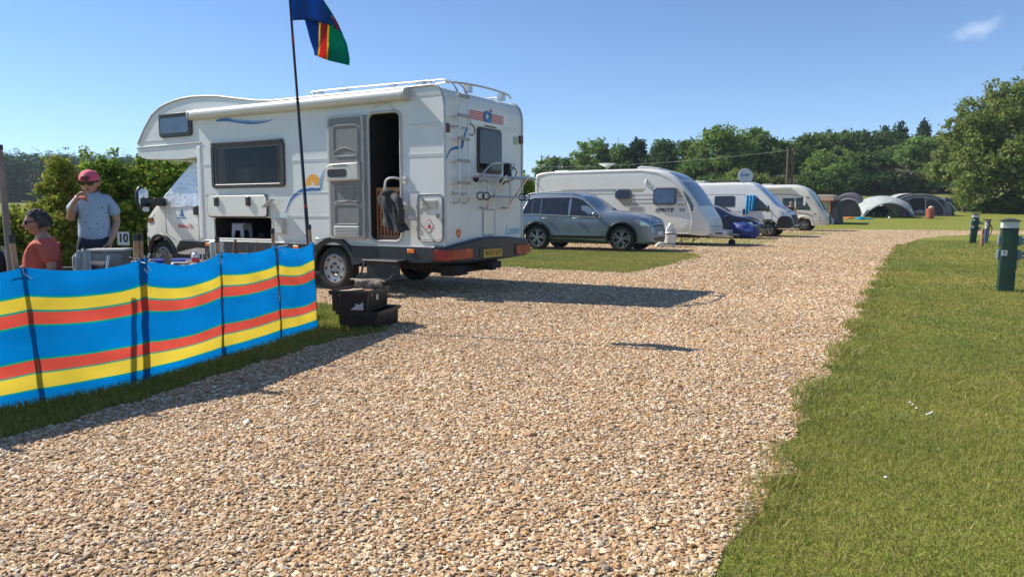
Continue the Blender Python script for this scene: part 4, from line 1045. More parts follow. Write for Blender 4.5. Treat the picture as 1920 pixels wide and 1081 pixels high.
# ================================================================== GREY ESTATE CAR
YAW = R(-30)
def fb(r): return mat(r, *{}[r])
PAINT_G = mat('grey_blue_metallic', (.17, .22, .285), .3, .4, var=.04, coat=.6, vscale=2)
PAINT_B = mat('navy_metallic', (.008, .014, .055), .25, .3, var=.08, coat=.7)
def poly_arc(cx, cz, r, a0, a1, n=12): return [(cx + r * math.cos(R(a0 + (a1 - a0) * k / n)), cz + r * math.sin(R(a0 + (a1 - a0) * k / n))) for k in range(n + 1)]
def build_suv():
    t = thing('parked_car', 'grey-blue family car with silver roof rails parked by the caravan', 'car')
    L = Loft([(-.90, .42, .80, .70), (-.86, .34, 1.02, .80), (-.78, .30, 1.20, .86), (-.66, .28, 1.50, .89), (-.58, .28, 1.585, .90), (-.2, .26, 1.635, .905), (.5, .25, 1.655, .905), (1.0, .25, 1.635, .905), (1.32, .25, 1.565, .905), (2.04, .25, 1.13, .905), (2.4, .25, 1.10, .905), (2.8, .25, 1.055, .89), (3.15, .24, .965, .84), (3.32, .24, .86, .76), (3.41, .26, .66, .66), (3.44, .30, .48, .58)],
             [(.2, .95), (.45, .985), (.75, 1.0), (1.0, .985), (1.1, .955), (1.6, .78)], r=.09, crown=.035)
    arches = [(0, .38, .435), (2.604, .38, .435)]
    b = L.mesh(90, arches).build('body', PAINT_G, t, smooth=True, angle=50)
    mb = MB(); mb.box(-.45, 3.0, -.72, .72, .3, .9); mb.build('underbody', DARK, t)
    for s in (1, -1):
        # doors with handle
        for P, hx in (([(.06, 1.03), (.99, .99), (.99, .42), (.42, .42), (.36, .62), (.12, .80)], .20), ([(1.01, .99), (2.0, .97), (2.03, .80), (2.02, .42), (1.01, .42)], 1.16)):
            d = L.side(P, s, .006, .03).build('door', PAINT_G, t, bevel=.004)
            m = MB(); m.tube([L.sp(hx, .935, s, .03), L.sp(hx + .08, .935, s, .05), L.sp(hx + .16, .93, s, .03)], .016, 8); m.build('handle', SILVER, d, smooth=True)
        for P in ([(-.50, 1.05), (-.36, 1.06), (-.20, 1.07), (-.20, 1.50), (-.30, 1.46)], [(-.18, 1.07), (.08, 1.06), (.08, 1.515), (-.18, 1.505)], [(.11, 1.06), (.98, 1.02), (.98, 1.52), (.11, 1.52)], [(1.05, 1.015), (1.93, .985), (1.62, 1.30), (1.36, 1.47), (1.20, 1.505), (1.05, 1.515)]):
            L.side(P, s, .005, .02).build('window', GLASS, t)
        m = MB(); L.side_line([(-.50, 1.03), (.1, 1.035), (1.0, .995), (1.98, .965)], s, mb=m, r=.010); L.side_line([(-.54, 1.04), (-.34, 1.48), (-.18, 1.53), (1.05, 1.54), (1.22, 1.525), (1.45, 1.44), (1.8, 1.18), (2.0, .98)], s, mb=m, r=.010)
        m.build('window_trim', SILVER, t, smooth=True)
        m = MB()
        for cx in (0, 2.604): m.tube([L.sp(x, z, s, .002) for x, z in poly_arc(cx, .38, .44, -8, 188, 18)], .032, 6)
        m.add(*(lambda q: (q.v, q.f))(L.side([(.40, .44), (2.2, .44), (2.2, .26), (.40, .26)], s, .012, .03)))
        m.build('wheel_arch_trim', CHAR, t, smooth=True)
        m = MB(); m.tube(smooth_path([(-.45, s * .66, 1.60), (-.2, s * .665, 1.665), (.5, s * .67, 1.70), (1.0, s * .67, 1.68), (1.25, s * .67, 1.60)], 6), .02, 8); m.build('roof_rail', SILVER, t, smooth=True)
        m = MB(); m.ball((1.86, s * 1.0, 1.05), .085, .10, .075, 12); m.tube([(1.88, s * .86, 1.01), (1.86, s * .98, 1.02)], .03, 6); m.build('mirror', PAINT_G, t, smooth=True)
        m = MB(); L.side_strip([(2.96, .85, .90), (3.08, .77, .925), (3.2, .73, .90), (3.31, .705, .835), (3.36, .70, .75)], s, .008, m); m.build('headlight', LENS, t, bevel=.008)
        m = MB(); m.lathe([(.001, -.012), (.055, -.01), (.065, .0)], 14, 0, 'x', (3.38, s * .52, .42)); m.build('fog_lamp', LENS, t, smooth=True)
        m = MB(); L.side([(-.88, .98), (-.70, .95), (-.66, .86), (-.88, .86)], s, .008, .04, m); m.build('tail_light', mat('bright_red_lens', (.5, .02, .02), .2, spec=.7), t, bevel=.008)
        for cx in (0, 2.604): wheel(t, cx, s * .77, .365, .23, .255, s, spokes=5)
    m = MB(); L.top(1.36, 2.02, -.93, .93, .004, mb=m); m.build('windscreen', GLASSB, t, smooth=True)
    m = MB(); L.top(-.83, -.66, -.86, .86, .004, mb=m); m.build('rear_window', GLASS, t, smooth=True)
    m = MB()
    L.top(3.335, 3.405, -.78, .78, .006, 4, 14, m, 1)
    for xa in (3.337, 3.358, 3.379): L.top(xa, xa + .010, -.76, .76, .012, 2, 14, m, 0)
    L.top(3.345, 3.39, -.10, .10, .018, 2, 6, m, 0); m.build('grille', [SILVER, BLACK], t)
    m = MB(); m.box(3.40, 3.452, -.52, .52, .31, .41); m.build('lower_grille', BLACK, t, bevel=.02)
    m = MB(); m.box(3.435, 3.46, -.26, .26, .455, .565); p = m.build('number_plate', mat('plate_white', (.6, .6, .58), .4), t)
    m = MB(); m.box(-.80, -.58, -.62, .62, 1.565, 1.60); m.build('roof_spoiler', PAINT_G, t, bevel=.015)
    m = MB(); m.tube([(-.1, .0, 1.66), (-.45, .0, 1.98)], .006, 5); m.build('aerial', BLACK, t)
    # wheel contact of the near rear tyre -> origin
    yw = R(-27.5)
    off = Matrix.Rotation(yw, 4, 'Z') @ Vector((0, .80 * 1.04, 0))
    t.location = Vector((.8, 23.0, 0)) + off; t.rotation_euler = (0, 0, yw); t.scale = (1.04,) * 3
    return t
build_suv()

# ================================================================== TOURING CARAVAN
def build_caravan():
    t = thing('touring_caravan', 'white touring caravan with curved front window, standing behind the grey car', 'caravan', (.9, 28.1, 0), YAW)
    half = 1.1
    L = Loft([(-.04, .42, 2.45, 1.08), (.0, .40, 2.55, 1.10), (.6, .40, 2.62, 1.10), (2.5, .40, 2.64, 1.10), (4.2, .40, 2.63, 1.10), (4.75, .40, 2.56, 1.10), (5.1, .40, 2.44, 1.095), (5.45, .40, 2.20, 1.085), (5.75, .40, 1.86, 1.07), (6.0, .38, 1.50, 1.05), (6.2, .36, 1.18, 1.02), (6.36, .36, .95, .97), (6.44, .38, .75, .93), (6.46, .42, .6, .9)],
             [(.3, .985), (.8, 1.0), (1.6, 1.0), (2.6, .985)], r=.10, crown=.035)
    C = lambda p: (p[0], p[1] + half, p[2])
    PW = mat('caravan_panel', (.66, .66, .62), .4, coat=.25, var=.03, vscale=1.5)
    m = L.mesh(80, [(3.0, .33, .40)]); mapped(m, C); m.build('body', PW, t, smooth=True, angle=45)
    def sd(P, name, mt, off=.006, th=.03, bev=0, par=None, sgn=-1):
        m = MB(); L.side(P, sgn, off, th, m); mapped(m, C); return m.build(name, mt, par or t, bevel=bev)
    # window band with its two opening windows
    band = sd([(3.16, 1.93), (5.36, 1.96), (5.55, 1.86), (5.72, 1.40), (5.60, 1.36), (3.50, 1.36), (3.16, 1.66)], 'window_band', mat('beige_band', (.36, .33, .25), .4, var=.04), .006)
    m = MB()
    for z in (1.78, 1.62, 1.50): L.side([(3.8, z + .05), (4.62, z + .05), (4.62, z - .03), (3.8, z - .03)], -1, .012, .02, m)
    L.side([(5.38, 1.62), (5.60, 1.62), (5.68, 1.42), (5.38, 1.42)], -1, .012, .02, m)
    mapped(m, C); m.build('band_rib', PW, band)
    m = MB(); L.side([(3.80, 1.60), (4.6, 1.60), (4.6, 1.565), (3.80, 1.565)], -1, .014, .02, m); L.side([(5.38, 1.56), (5.58, 1.56), (5.60, 1.53), (5.38, 1.53)], -1, .014, .02, m); mapped(m, C); m.build('band_line', GREYP, band)
    for x0, x1, z0, z1, up in ((3.16, 3.74, 1.60, 1.94, .04), (4.56, 5.38, 1.385, 1.97, .03)):
        m = MB(); n = rrect(x0, x1, z0, z1, .11); A = [(x, -L.ys(x, z) - .03 - up * (z1 - z) * 2.5, z) for x, z in n]; B = [(x, -L.ys(x, z) + .01, z) for x, z in n]; k = len(n)
        m.add(A + B, [tuple(range(k)), tuple(range(2 * k - 1, k - 1, -1))] + [(i, i + k, (i + 1) % k + k, (i + 1) % k) for i in range(k)]); mapped(m, C)
        w = m.build('side_window', mat('window_edge', (.05, .055, .065), .25, spec=.6), t, bevel=.02)
        m = MB(); n = rrect(x0 + .06, x1 - .06, z0 + .06, z1 - .06, .08); A = [(x, -L.ys(x, z) - .036 - up * (z1 - z) * 2.5, z) for x, z in n]; m.add(A, [tuple(range(len(A)))]); mapped(m, C)
        m.build('pane', GLASSB if x0 > 4 else GLASS, w)
    m = MB(); L.side_line([(1.05, 1.935), (3.2, 1.945)], -1, mb=m, r=.018); L.side_line([(.15, 1.80), (1.0, 1.80)], -1, mb=m, r=.012); L.side_line([(1.2, 1.80), (3.15, 1.80)], -1, mb=m, r=.008); mapped(m, C); m.build('side_line', GREYP, t)
    m = MB(); pts = [(.02, .42), (.02, 2.35), (.1, 2.5), (.5, 2.56), (4.1, 2.57), (4.7, 2.48), (5.1, 2.28), (5.5, 1.90), (5.82, 1.35), (5.93, .9), (5.88, .42)]
    m.tube([C(L.sp(x, z, -1, .004)) for x, z in pts], .022, 6); m.tube([C(L.sp(x, .43, -1, .004)) for x in (.05, 2.5, 2.6)], .018, 6); m.tube([C(L.sp(x, .43, -1, .004)) for x in (3.45, 5.8)], .018, 6); m.build('edge_trim', mat('trim_white', (.62, .62, .6), .35), t, smooth=True)
    # front windows wrapping the nose
    f1 = lambda u: .90
    m = MB(); L.top(4.98, 5.40, -.82, .82, .008, mb=m); mapped(m, C); m.build('front_window', GLASSB, t, smooth=True)
    m = MB(); L.top(5.50, 6.10, -.90, .90, .008, mb=m); mapped(m, C); m.build('front_window', GLASSB, t, smooth=True)
    m = MB(); L.side([(5.60, 1.90), (5.80, 1.66), (5.96, 1.36), (5.93, 1.18), (5.85, 1.18)], -1, .006, .02, m); mapped(m, C); m.build('corner_window', mat('dark_trim', (.12, .14, .17), .2), t)
    m = MB(); m.tube([C((6.33, y, 1.02 - .05 * abs(y))) for y in np.linspace(-.9, .9, 9)], .014, 6); m.tube([C((6.475, y, .66)) for y in np.linspace(-.75, .75, 9)], .014, 6); m.build('front_handle_rail', GREYP, t)
    # vents, lamp, filler
    s = sd(rrect(3.66, 4.20, 1.17, 1.36, .02), 'fridge_vent', mat('vent_plastic', (.52, .51, .47)), .012, .03, .004)
    m = MB(); 
    for k in range(6): L.side([(3.70, 1.20 + .024 * k), (4.16, 1.20 + .024 * k), (4.16, 1.207 + .024 * k), (3.70, 1.207 + .024 * k)], -1, .016, .01, m)
    mapped(m, C); m.build('slat', GREYP, s)
    sd(rrect(4.0, 4.55, .45, .88, .04), 'service_door', PW, .008, .03, .004)
    m = MB(); m.lathe([(.001, -.03), (.075, -.03), (.09, 0)], 18, 0, 'y', (0, 0, 0)); mapped(m, lambda p: C((p.x + 5.73, -p.y - L.ys(5.73, .68) - .03, p.z + .68))); m.build('water_inlet', LGREY, t, smooth=True)
    m = MB(); m.ball(C((4.3, -1.1, 2.16)), .05, .07, .12); m.build('awning_lamp', WHITE, t, smooth=True)
    tl = text('name_lettering', 'SPRITE', .165, INK, t, C(L.sp(4.95, 1.205, -1, .010)), (PI / 2, 0, 0), .002, shear=.25, sx=1.35, bold=.003)
    m = MB()
    for z in (1.255, 1.195): L.side([(5.50, z + .022), (5.68, z + .022), (5.66, z - .022), (5.48, z - .022)], -1, .008, .01, m)
    mapped(m, C); m.build('badge', GREYP, t)
    # roof
    m = MB(); m.lathe([(.02, -.26), (.02, 0)], 10, 0, 'z', C((2.35, 0, 2.92))); m.lathe([(.02, -.1), (.12, -.09), (.30, 0), (.31, .02), (.001, .03)], 20, 0, 'z', C((2.37, 0, 2.90))); m.build('aerial_dome', WHITE, t, smooth=True)
    m = MB(); m.prism([(3.72, 2.62), (3.74, 2.72), (3.85, 2.76), (4.2, 2.74), (4.6, 2.66), (4.6, 2.58)], .6, 1.5); m.build('roof_vent', LGREY, t, bevel=.03)
    m = MB(); m.prism(rrect(.35, .95, .8, 1.4, .08), 2.62, 2.70, plane='xy'); m.build('rooflight', WHITE, t, bevel=.03)
    # chassis, steadies, drawbar, wheels
    m = MB(); m.box(.3, 6.2, .3, 1.9, .30, .42); m.build('chassis', DARK, t)
    for y in (.35, 1.85):
        m = MB(); m.tube([(5.5, y, .36), (5.42, y, .02)], .022, 6); m.tube([(5.95, y, .36), (5.42, y, .12)], .016, 6); m.box(5.32, 5.52, y - .08, y + .08, 0, .03); m.build('corner_steady', GREYM, t)
        m = MB(); m.tube([(.6, y, .36), (.5, y, .02)], .022, 6); m.box(.4, .6, y - .08, y + .08, 0, .03); m.build('corner_steady', GREYM, t)
    m = MB(); m.tube([(6.1, .5, .36), (7.4, 1.08, .40)], .04, 6); m.tube([(6.1, 1.7, .36), (7.4, 1.12, .40)], .04, 6); m.box(7.35, 7.7, 1.04, 1.16, .36, .46); m.build('drawbar', GREYM, t)
    m = MB(); m.prism([(6.35, .32), (6.40, .47), (6.50, .55), (6.93, .53), (6.95, .33)], .55, 1.65); g = m.build('drawbar_cover', mat('cover_white', (.62, .62, .6), .4), t, bevel=.03)
    m = MB(); m.prism(rrect(6.58, 6.82, .41, .46, .02), .545, .553); m.build('grip', BLACK, g)
    m = MB(); m.tube([(7.02, .95, .52), (7.02, .95, .12)], .028, 8); m.build('jockey_stand', GREYM, t)
    m = MB(); m.lathe([(.001, -.04), (.11, -.04), (.12, -.02), (.12, .02), (.11, .04), (.001, .04)], 18, 0, 'y', (7.04, .95, .12)); m.build('jockey_wheel', RUBBER, t, smooth=True)
    for s, y in ((-1, .15), (1, 2.05)): wheel(t, 3.0, y, .32, .19, .2, s, spokes=7)
    return L
build_caravan()
def cw(x, y, z): return Vector((.9, 28.1, 0)) + Matrix.Rotation(YAW, 3, 'Z') @ Vector((x, y, z))
# hitch cover bag
mb = MB()
def bagfn(u, v):
    a = 2 * PI * u; h = PI * v
    f = 1 + .08 * math.sin(5 * a + 4 * h) + .06 * math.sin(9 * h)
    return cw(7.42 + .46 * f * math.sin(h) * math.cos(a), 1.1 + .22 * f * math.sin(h) * math.sin(a), .54 + .24 * f * math.cos(h) - .10 * math.cos(a) * math.sin(h))
mb.grid(bagfn, 28, 18); o = mb.build('hitch_cover', mat('royal_blue_fabric', (.012, .035, .19), .6, var=.25, vscale=8, bump=.5, bscale=12), None, smooth=True, angle=180)
tag(o, 'crumpled royal blue cover pulled over the caravan hitch', 'cover')

# water barrel and block beside the caravan
def build_barrel():
    p = gp(1255, 463); t = thing('water_barrel', 'white plastic water barrel with black bands beside the caravan', 'water barrel', p, .3)
    PL_ = mat('barrel_white', (.60, .60, .56), .45, var=.05)
    m = MB(); m.lathe([(.001, 0), (.17, 0), (.195, .03), (.20, .10), (.20, .42), (.195, .47), (.17, .50), (.001, .51)], 24); m.build('barrel', PL_, t, smooth=True, angle=50)
    for z in (.12, .44):
        m = MB(); m.lathe([(.20, -.015), (.208, -.012), (.208, .012), (.20, .015)], 24, 0, 'z', (0, 0, z)); m.build('band', BLACK, t, smooth=True)
    m = MB(); m.tube(smooth_path([(-.16, 0, .48), (-.17, 0, .62), (-.1, .0, .70), (.06, 0, .72), (.15, 0, .64), (.16, 0, .48)], 6), .016, 8); m.build('handle', PL_, t, smooth=True)
    m = MB(); m.prism([(-.13, .50), (-.10, .66), (.0, .80), (.11, .78), (.13, .62), (.10, .50)], -.08, .08); m.build('pump_housing', mat('pump_white', (.66, .66, .63), .4), t, bevel=.035, seg=3)
    m = MB(); m.tube(smooth_path([(.05, -.08, .6), (.12, -.16, .52), (.19, -.12, .36), (.19, -.02, .2)], 6), .012, 6); m.build('hose', LGREY, t, smooth=True)
build_barrel()
p = gp(1238, 463); m = MB(); m.prism([(-.16, 0), (-.15, .09), (-.02, .17), (.12, .18), (.14, 0)], -.1, .1); o = m.build('levelling_ramp', mat('barrel_white', (.6, .6, .56)), None, bevel=.02); o.location = p; tag(o, 'small white levelling ramp on the gravel left of the water barrel', 'ramp')

# ================================================================== PANEL VAN CONVERSION
def build_van():
    t = thing('camper_van', 'white high-roof panel van camper with a round satellite dish on top', 'camper van', (11.6, 34.0, 0), YAW)
    L = Loft([(-4.6, .38, 2.42, .98), (-4.5, .36, 2.48, 1.0), (-.95, .36, 2.48, 1.02), (-.72, .36, 2.42, 1.02), (-.48, .36, 2.24, 1.02), (.0, .36, 1.80, 1.02), (.44, .36, 1.36, 1.02), (.6, .36, 1.26, 1.0), (.85, .36, 1.10, .93), (.98, .36, .92, .84), (1.04, .38, .70, .78), (1.06, .42, .55, .74)],
             [(.3, .97), (.8, 1.0), (1.3, .985), (2.5, .87)], r=.12, crown=.04)
    C = lambda p: (p[0], p[1] + 1.02, p[2])
    m = L.mesh(70, [(0, .35, .41), (-3.6, .35, .41)]); mapped(m, C); m.build('body', mat('van_white', (.70, .70, .68), .35, coat=.35, var=.03), t, smooth=True, angle=45)
    def sd(P, name, mt, off=.005, th=.03, bev=0, par=None, sgn=-1):
        m = MB(); L.side(P, sgn, off, th, m); mapped(m, C); return m.build(name, mt, par or t, bevel=bev)
    sd(rrect(-2.45, -1.50, 1.37, 1.87, .08), 'side_window', GLASS, .012, .04, .006)
    sd([(-1.0, 1.88), (-.60, 1.86), (-.30, 1.62), (.12, 1.20), (-.50, 1.18), (-1.0, 1.18)], 'cab_window', GLASS, .008)
    m = MB(); L.side_line([(-4.4, 1.94), (-1.2, 1.94)], -1, mb=m, r=.010); L.side_line([(-1.1, 1.94), (-1.1, .5)], -1, mb=m, r=.008); L.side_line([(.15, 1.18), (.15, .8)], -1, mb=m, r=.008); L.side_line([(-4.4, 1.15), (-2.0, 1.15), (-1.2, 1.15)], -1, mb=m, r=.008); mapped(m, C); m.build('panel_seam', GREYP, t)
    m = MB(); L.top(-.40, .42, -.90, .90, .006, mb=m); mapped(m, C); m.build('windscreen', mat('blue_blind_glass', (.07, .15, .34), .08, spec=.7), t, smooth=True)
    # black lower front
    m = MB()
    for s_ in (-1, 1): L.side_strip([(.40, .40, .70), (.48, .40, .86), (.58, .40, .95), (.75, .40, .95), (.9, .40, .93), (.98, .42, .88), (1.03, .44, .74), (1.058, .46, .56)], s_, .012, m)
    L.top(.955, 1.058, -1, 1, .012, mb=m); m.box(1.03, 1.075, -.7, .7, .42, .60)
    m.tube([L.sp(x, z, -1, .004) for x, z in poly_arc(0, .36, .42, 0, 180, 14)], .03, 6)
    mapped(m, C); m.build('front_bumper', mat('black_bra', (.013, .014, .016), .6, var=.2), t)
    m = MB(); m.box(1.07, 1.10, -.55, .55, .50, .56); mapped(m, C); m.build('bumper_strip', LGREY, t)
    m = MB(); m.box(.72, .95, -.8, .8, 1.05, 1.16)
    mapped(m, C)
    m2 = MB(); L.top(.50, .86, -.86, .86, .01, mb=m2); m2.v = [(x, y, z + .006 * math.sin(y * 14 + x * 20)) for x, y, z in m2.v]; mapped(m2, C); m2.build('bonnet_cover', mat('grey_bonnet', (.30, .33, .37), .4), t, smooth=True)
    m = MB(); L.side([(.56, 1.18), (.84, 1.02), (.86, .94), (.62, .98)], -1, .01, .03, m); mapped(m, C); m.build('headlight', LENS, t)
    m = MB(); m.ball((.02, -1.2, 1.28), .07, .10, .17); m.tube([(.05, -1.0, 1.2), (.02, -1.16, 1.22)], .03, 6); mapped(m, C); m.build('mirror', BLACK, t, smooth=True)
    # things fixed on the roof
    m = MB(); m.box(-2.9, -1.45, -.45, .5, 2.55, 2.59); 
    for x in (-2.8, -1.55): m.box(x - .03, x + .03, -.4, .45, 2.48, 2.56)
    mapped(m, C); m.build('solar_panel', mat('solar_blue', (.03, .04, .06), .2), t)
    m = MB(); m.prism(rrect(-3.6, -3.1, -.3, .3, .1), 2.5, 2.62, plane='xy'); mapped(m, C); m.build('rooflight', LGREY, t, bevel=.03)
    c = Matrix.Rotation(-YAW, 3, 'Z') @ (at(1397, 330.5, 34.9) - Vector((11.6, 34.0, 0)))
    m = MB(); prof = [(.001, .0), (.15, .008), (.28, .025), (.335, .05), (.35, .055), (.335, .07), (.2, .05), (.001, .04)]
    rot = Matrix.Rotation(-YAW + R(0), 3, 'Z') @ Matrix.Rotation(R(-8), 3, 'X')
    m.lathe([(a, -b) for a, b in prof], 32, 0, 'y'); m.v = [tuple(c + rot @ Vector((x, -y, z))) for x, y, z in m.v]
    d = m.build('satellite_dish', mat('dish_white', (.60, .60, .62), .45, var=.03), t, smooth=True, angle=60)
    tl = text('dish_lettering', 'Oyster', .16, BLUE_D, d, c + rot @ Vector((-.02, -.055, .06)), (PI / 2 - R(8), 0, -YAW), .003, bold=.003)
    m = MB(); m.tube([c + Vector((0, .1, -.05)), Vector((c.x, c.y + .1, 2.5))], .03, 8); m.box(c.x - .15, c.x + .15, c.y - .05, c.y + .25, 2.49, 2.56); m.box(c.x - .02, c.x + .03, c.y - .08, c.y - .05, c.z - .27, c.z - .20); m.build('dish_mount', GREYM, d)
    for x in (0, -3.6):
        for y, s in ((.14, -1), (1.9, 1)): wheel(t, x, y, .345, .22, .225, s, spokes=5)
    return L
VAN_L = build_van()
def vw(x, y, z): return Vector((11.6, 34.0, 0)) + Matrix.Rotation(YAW, 3, 'Z') @ Vector((x, y + 1.02, z))
mb = MB()
def tow(u, v):
    x = -.98 + .40 * u; z = 1.90 - (.78 + .10 * math.sin(u * 5 + 1)) * v
    return vw(x - .02 * v, -VAN_L.ys(x, max(z, 1.2)) - .03 - .03 * math.sin(u * 19) * (0.4 + v) - .05 * v, z)
mb.grid(tow, 34, 12); 
o = mb.build('towel', mat('turquoise_towel', (.03, .25, .46), .9, var=.35, vscale=9, bump=.4, bscale=60), None, smooth=True, solid=.012); tag(o, 'turquoise towel hanging from the cab window of the white van', 'towel')
mb = MB(); mb.grid(lambda u, v: vw(-1.12 + .16 * u, -1.06 - .03 * math.sin(u * 8), 1.27 - .26 * v), 8, 4)
o = mb.build('cloth', mat('dark_blue_cloth', (.015, .04, .10), .9), None, smooth=True, solid=.02); tag(o, 'small dark blue cloth hanging next to the turquoise towel', 'cloth')

# ================================================================== A-CLASS MOTORHOME
def build_aclass():
    t = thing('motorhome', 'cream coach with a tall sloped windscreen parked beyond the white van', 'motorhome', (17.11, 43.99, 0), YAW)
    L = Loft([(-5.6, .34, 2.6, 1.1), (-5.5, .32, 2.68, 1.13), (-.9, .32, 2.70, 1.14), (-.45, .32, 2.66, 1.14), (-.1, .32, 2.54, 1.14), (.2, .32, 2.36, 1.13), (.42, .32, 2.10, 1.12), (.75, .32, 1.55, 1.10), (.98, .32, 1.16, 1.06), (1.08, .32, 1.02, 1.0), (1.14, .33, .70, .95), (1.16, .36, .5, .9)],
             [(.2, .98), (.8, 1.0), (1.6, 1.0), (2.6, .96)], r=.2, crown=.05)
    C = lambda p: (p[0], p[1] + 1.14, p[2])
    m = L.mesh(70, [(0, .36, .45)]); mapped(m, C); m.build('body', CREAM, t, smooth=True, angle=45)
    def sd(P, name, mt, off=.006, th=.03, bev=0, par=None, sgn=-1):
        m = MB(); L.side(P, sgn, off, th, m); mapped(m, C); return m.build(name, mt, par or t, bevel=bev)
    sd([(-1.22, 1.92), (-.56, 1.93), (-.56, 1.22), (-1.22, 1.22)], 'side_window', mat('teal_glass', (.035, .06, .07), .06, spec=.7), .01)
    sd([(-.46, 1.93), (-.06, 1.96), (.36, 1.30), (.32, 1.22), (-.46, 1.24)], 'cab_window', mat('teal_glass', (.035, .06, .07)), .01)
    m = MB(); L.top(.40, .98, -.97, .97, .008, mb=m); mapped(m, C); m.build('windscreen', GLASSB, t, smooth=True)
    m = MB(); L.side_line([(-5.2, 2.17), (-1.8, 2.17), (-.6, 2.12), (-.1, 2.02), (.3, 1.95)], -1, mb=m, r=.02); L.side_line([(-.40, 1.08), (.1, 1.03), (.5, .88)], -1, mb=m, r=.02); mapped(m, C); m.build('side_stripe', mat('grey_brown_decal', (.10, .09, .085), .4), t)
    m = MB(); m.box(-4.6, -.75, -1.28, -1.12, 2.42, 2.58); mapped(m, C); m.build('awning', mat('awning_case', (.6, .6, .58)), t, bevel=.05, seg=3)
    m = MB(); m.tube([L.sp(x, z, -1, .004) for x, z in poly_arc(0, .36, .50, 0, 180, 16)], .06, 6); mapped(m, C); m.build('wheel_arch', CREAM, t, smooth=True)
    m = MB(); m.tube([(.0, -1.1, 2.02), (.05, -1.28, 1.98), (.05, -1.30, 1.9)], .025, 6); m.box(-.02, .10, -1.36, -1.24, 1.50, 1.92); mapped(m, C); m.build('mirror', WHITE, t, bevel=.03)
    m = MB()
    for z in (.72, .58, .44): L.side([(.90, z + .05), (1.12, z + .04), (1.12, z - .01), (.90, z)], -1, .012, .03, m)
    mapped(m, C); m.build('air_intake', BLACK, t)
    m = MB(); L.side([(.52, 1.02), (.66, 1.02), (.66, .97), (.52, .97)], -1, .012, .03, m); mapped(m, C); m.build('indicator', mat('dark_amber', (.16, .06, .03)), t)
    m = MB(); L.side([(-.54, 2.02), (-.47, 2.02), (-.47, .40), (-.54, .40)], -1, .012, .03, m); mapped(m, C); m.build('door_edge', LGREY, t)
    m = MB(); m.prism(rrect(-2.6, -2.0, -.4, .4, .1), 2.7, 2.80, plane='xy'); mapped(m, C); m.build('rooflight', LGREY, t, bevel=.03)
    for x in (0, -3.8):
        for y, s in ((.16, -1), (2.12, 1)): wheel(t, x, y, .36, .22, .24, s, spokes=5, dark=False)
build_aclass()

# ================================================================== BLUE CAR
def build_blue_car():
    p = gp(1383, 447.6)
    t = thing('parked_car', 'dark blue hatchback half hidden between the caravan and the van', 'car', p, YAW)
    L = Loft([(-3.4, .3, .9, .75), (-3.3, .24, 1.1, .84), (-2.9, .22, 1.40, .88), (-2.0, .22, 1.47, .89), (-1.3, .22, 1.43, .89), (-1.0, .22, 1.35, .89), (-.18, .22, .98, .89), (.2, .22, .92, .88), (.55, .22, .80, .82), (.78, .22, .66, .70), (.86, .26, .50, .6), (.88, .3, .42, .55)],
             [(.2, .95), (.5, 1.0), (.9, .97), (1.4, .75)], r=.09, crown=.03)
    C = lambda q: (q[0], q[1] + .80, q[2])
    m = L.mesh(70, [(0, .32, .36), (-2.62, .32, .36)]); mapped(m, C); m.build('body', PAINT_B, t, smooth=True, angle=50)
    m = MB(); m.box(-3, .5, -.65, .65, .26, .7); mapped(m, C); m.build('underbody', DARK, t)
    m = MB(); L.top(-.98, -.24, -.92, .92, .005, mb=m); mapped(m, C); m.build('windscreen', GLASSB, t, smooth=True)
    for P in ([(-2.0, .96), (-1.25, .93), (-1.25, 1.34), (-2.0, 1.36)], [(-1.2, .93), (-.35, .90), (-.85, 1.22), (-1.2, 1.33)]):
        m = MB(); L.side(P, -1, .005, .02, m); mapped(m, C); m.build('window', GLASS, t)
    for s in (1, -1):
        m = MB(); L.side([(.40, .70), (.60, .58), (.78, .55), (.77, .60), (.55, .72)], s, .008, .03, m); mapped(m, C); m.build('headlight', LENS, t)
        m = MB(); m.ball((-.45, s * .98, .95), .08, .09, .06); mapped(m, C); m.build('mirror', PAINT_B, t, smooth=True)
    m = MB(); m.tube([(.85, a * .45, .60) for a in np.linspace(-1, 1, 7)], .02, 6); m.box(.80, .90, -.5, .5, .28, .36); mapped(m, C); m.build('grille', BLACK, t)
    m = MB(); m.tube([(.80 + .07 * math.cos(a * 1.5), a * .62, .27) for a in np.linspace(-1, 1, 9)], .02, 6); mapped(m, C); m.build('bumper_strip', SILVER, t)
    for x in (0, -2.62):
        for y, s in ((.10, -1), (1.5, 1)): wheel(t, x, y, .32, .2, .2, s, spokes=5)
build_blue_car()
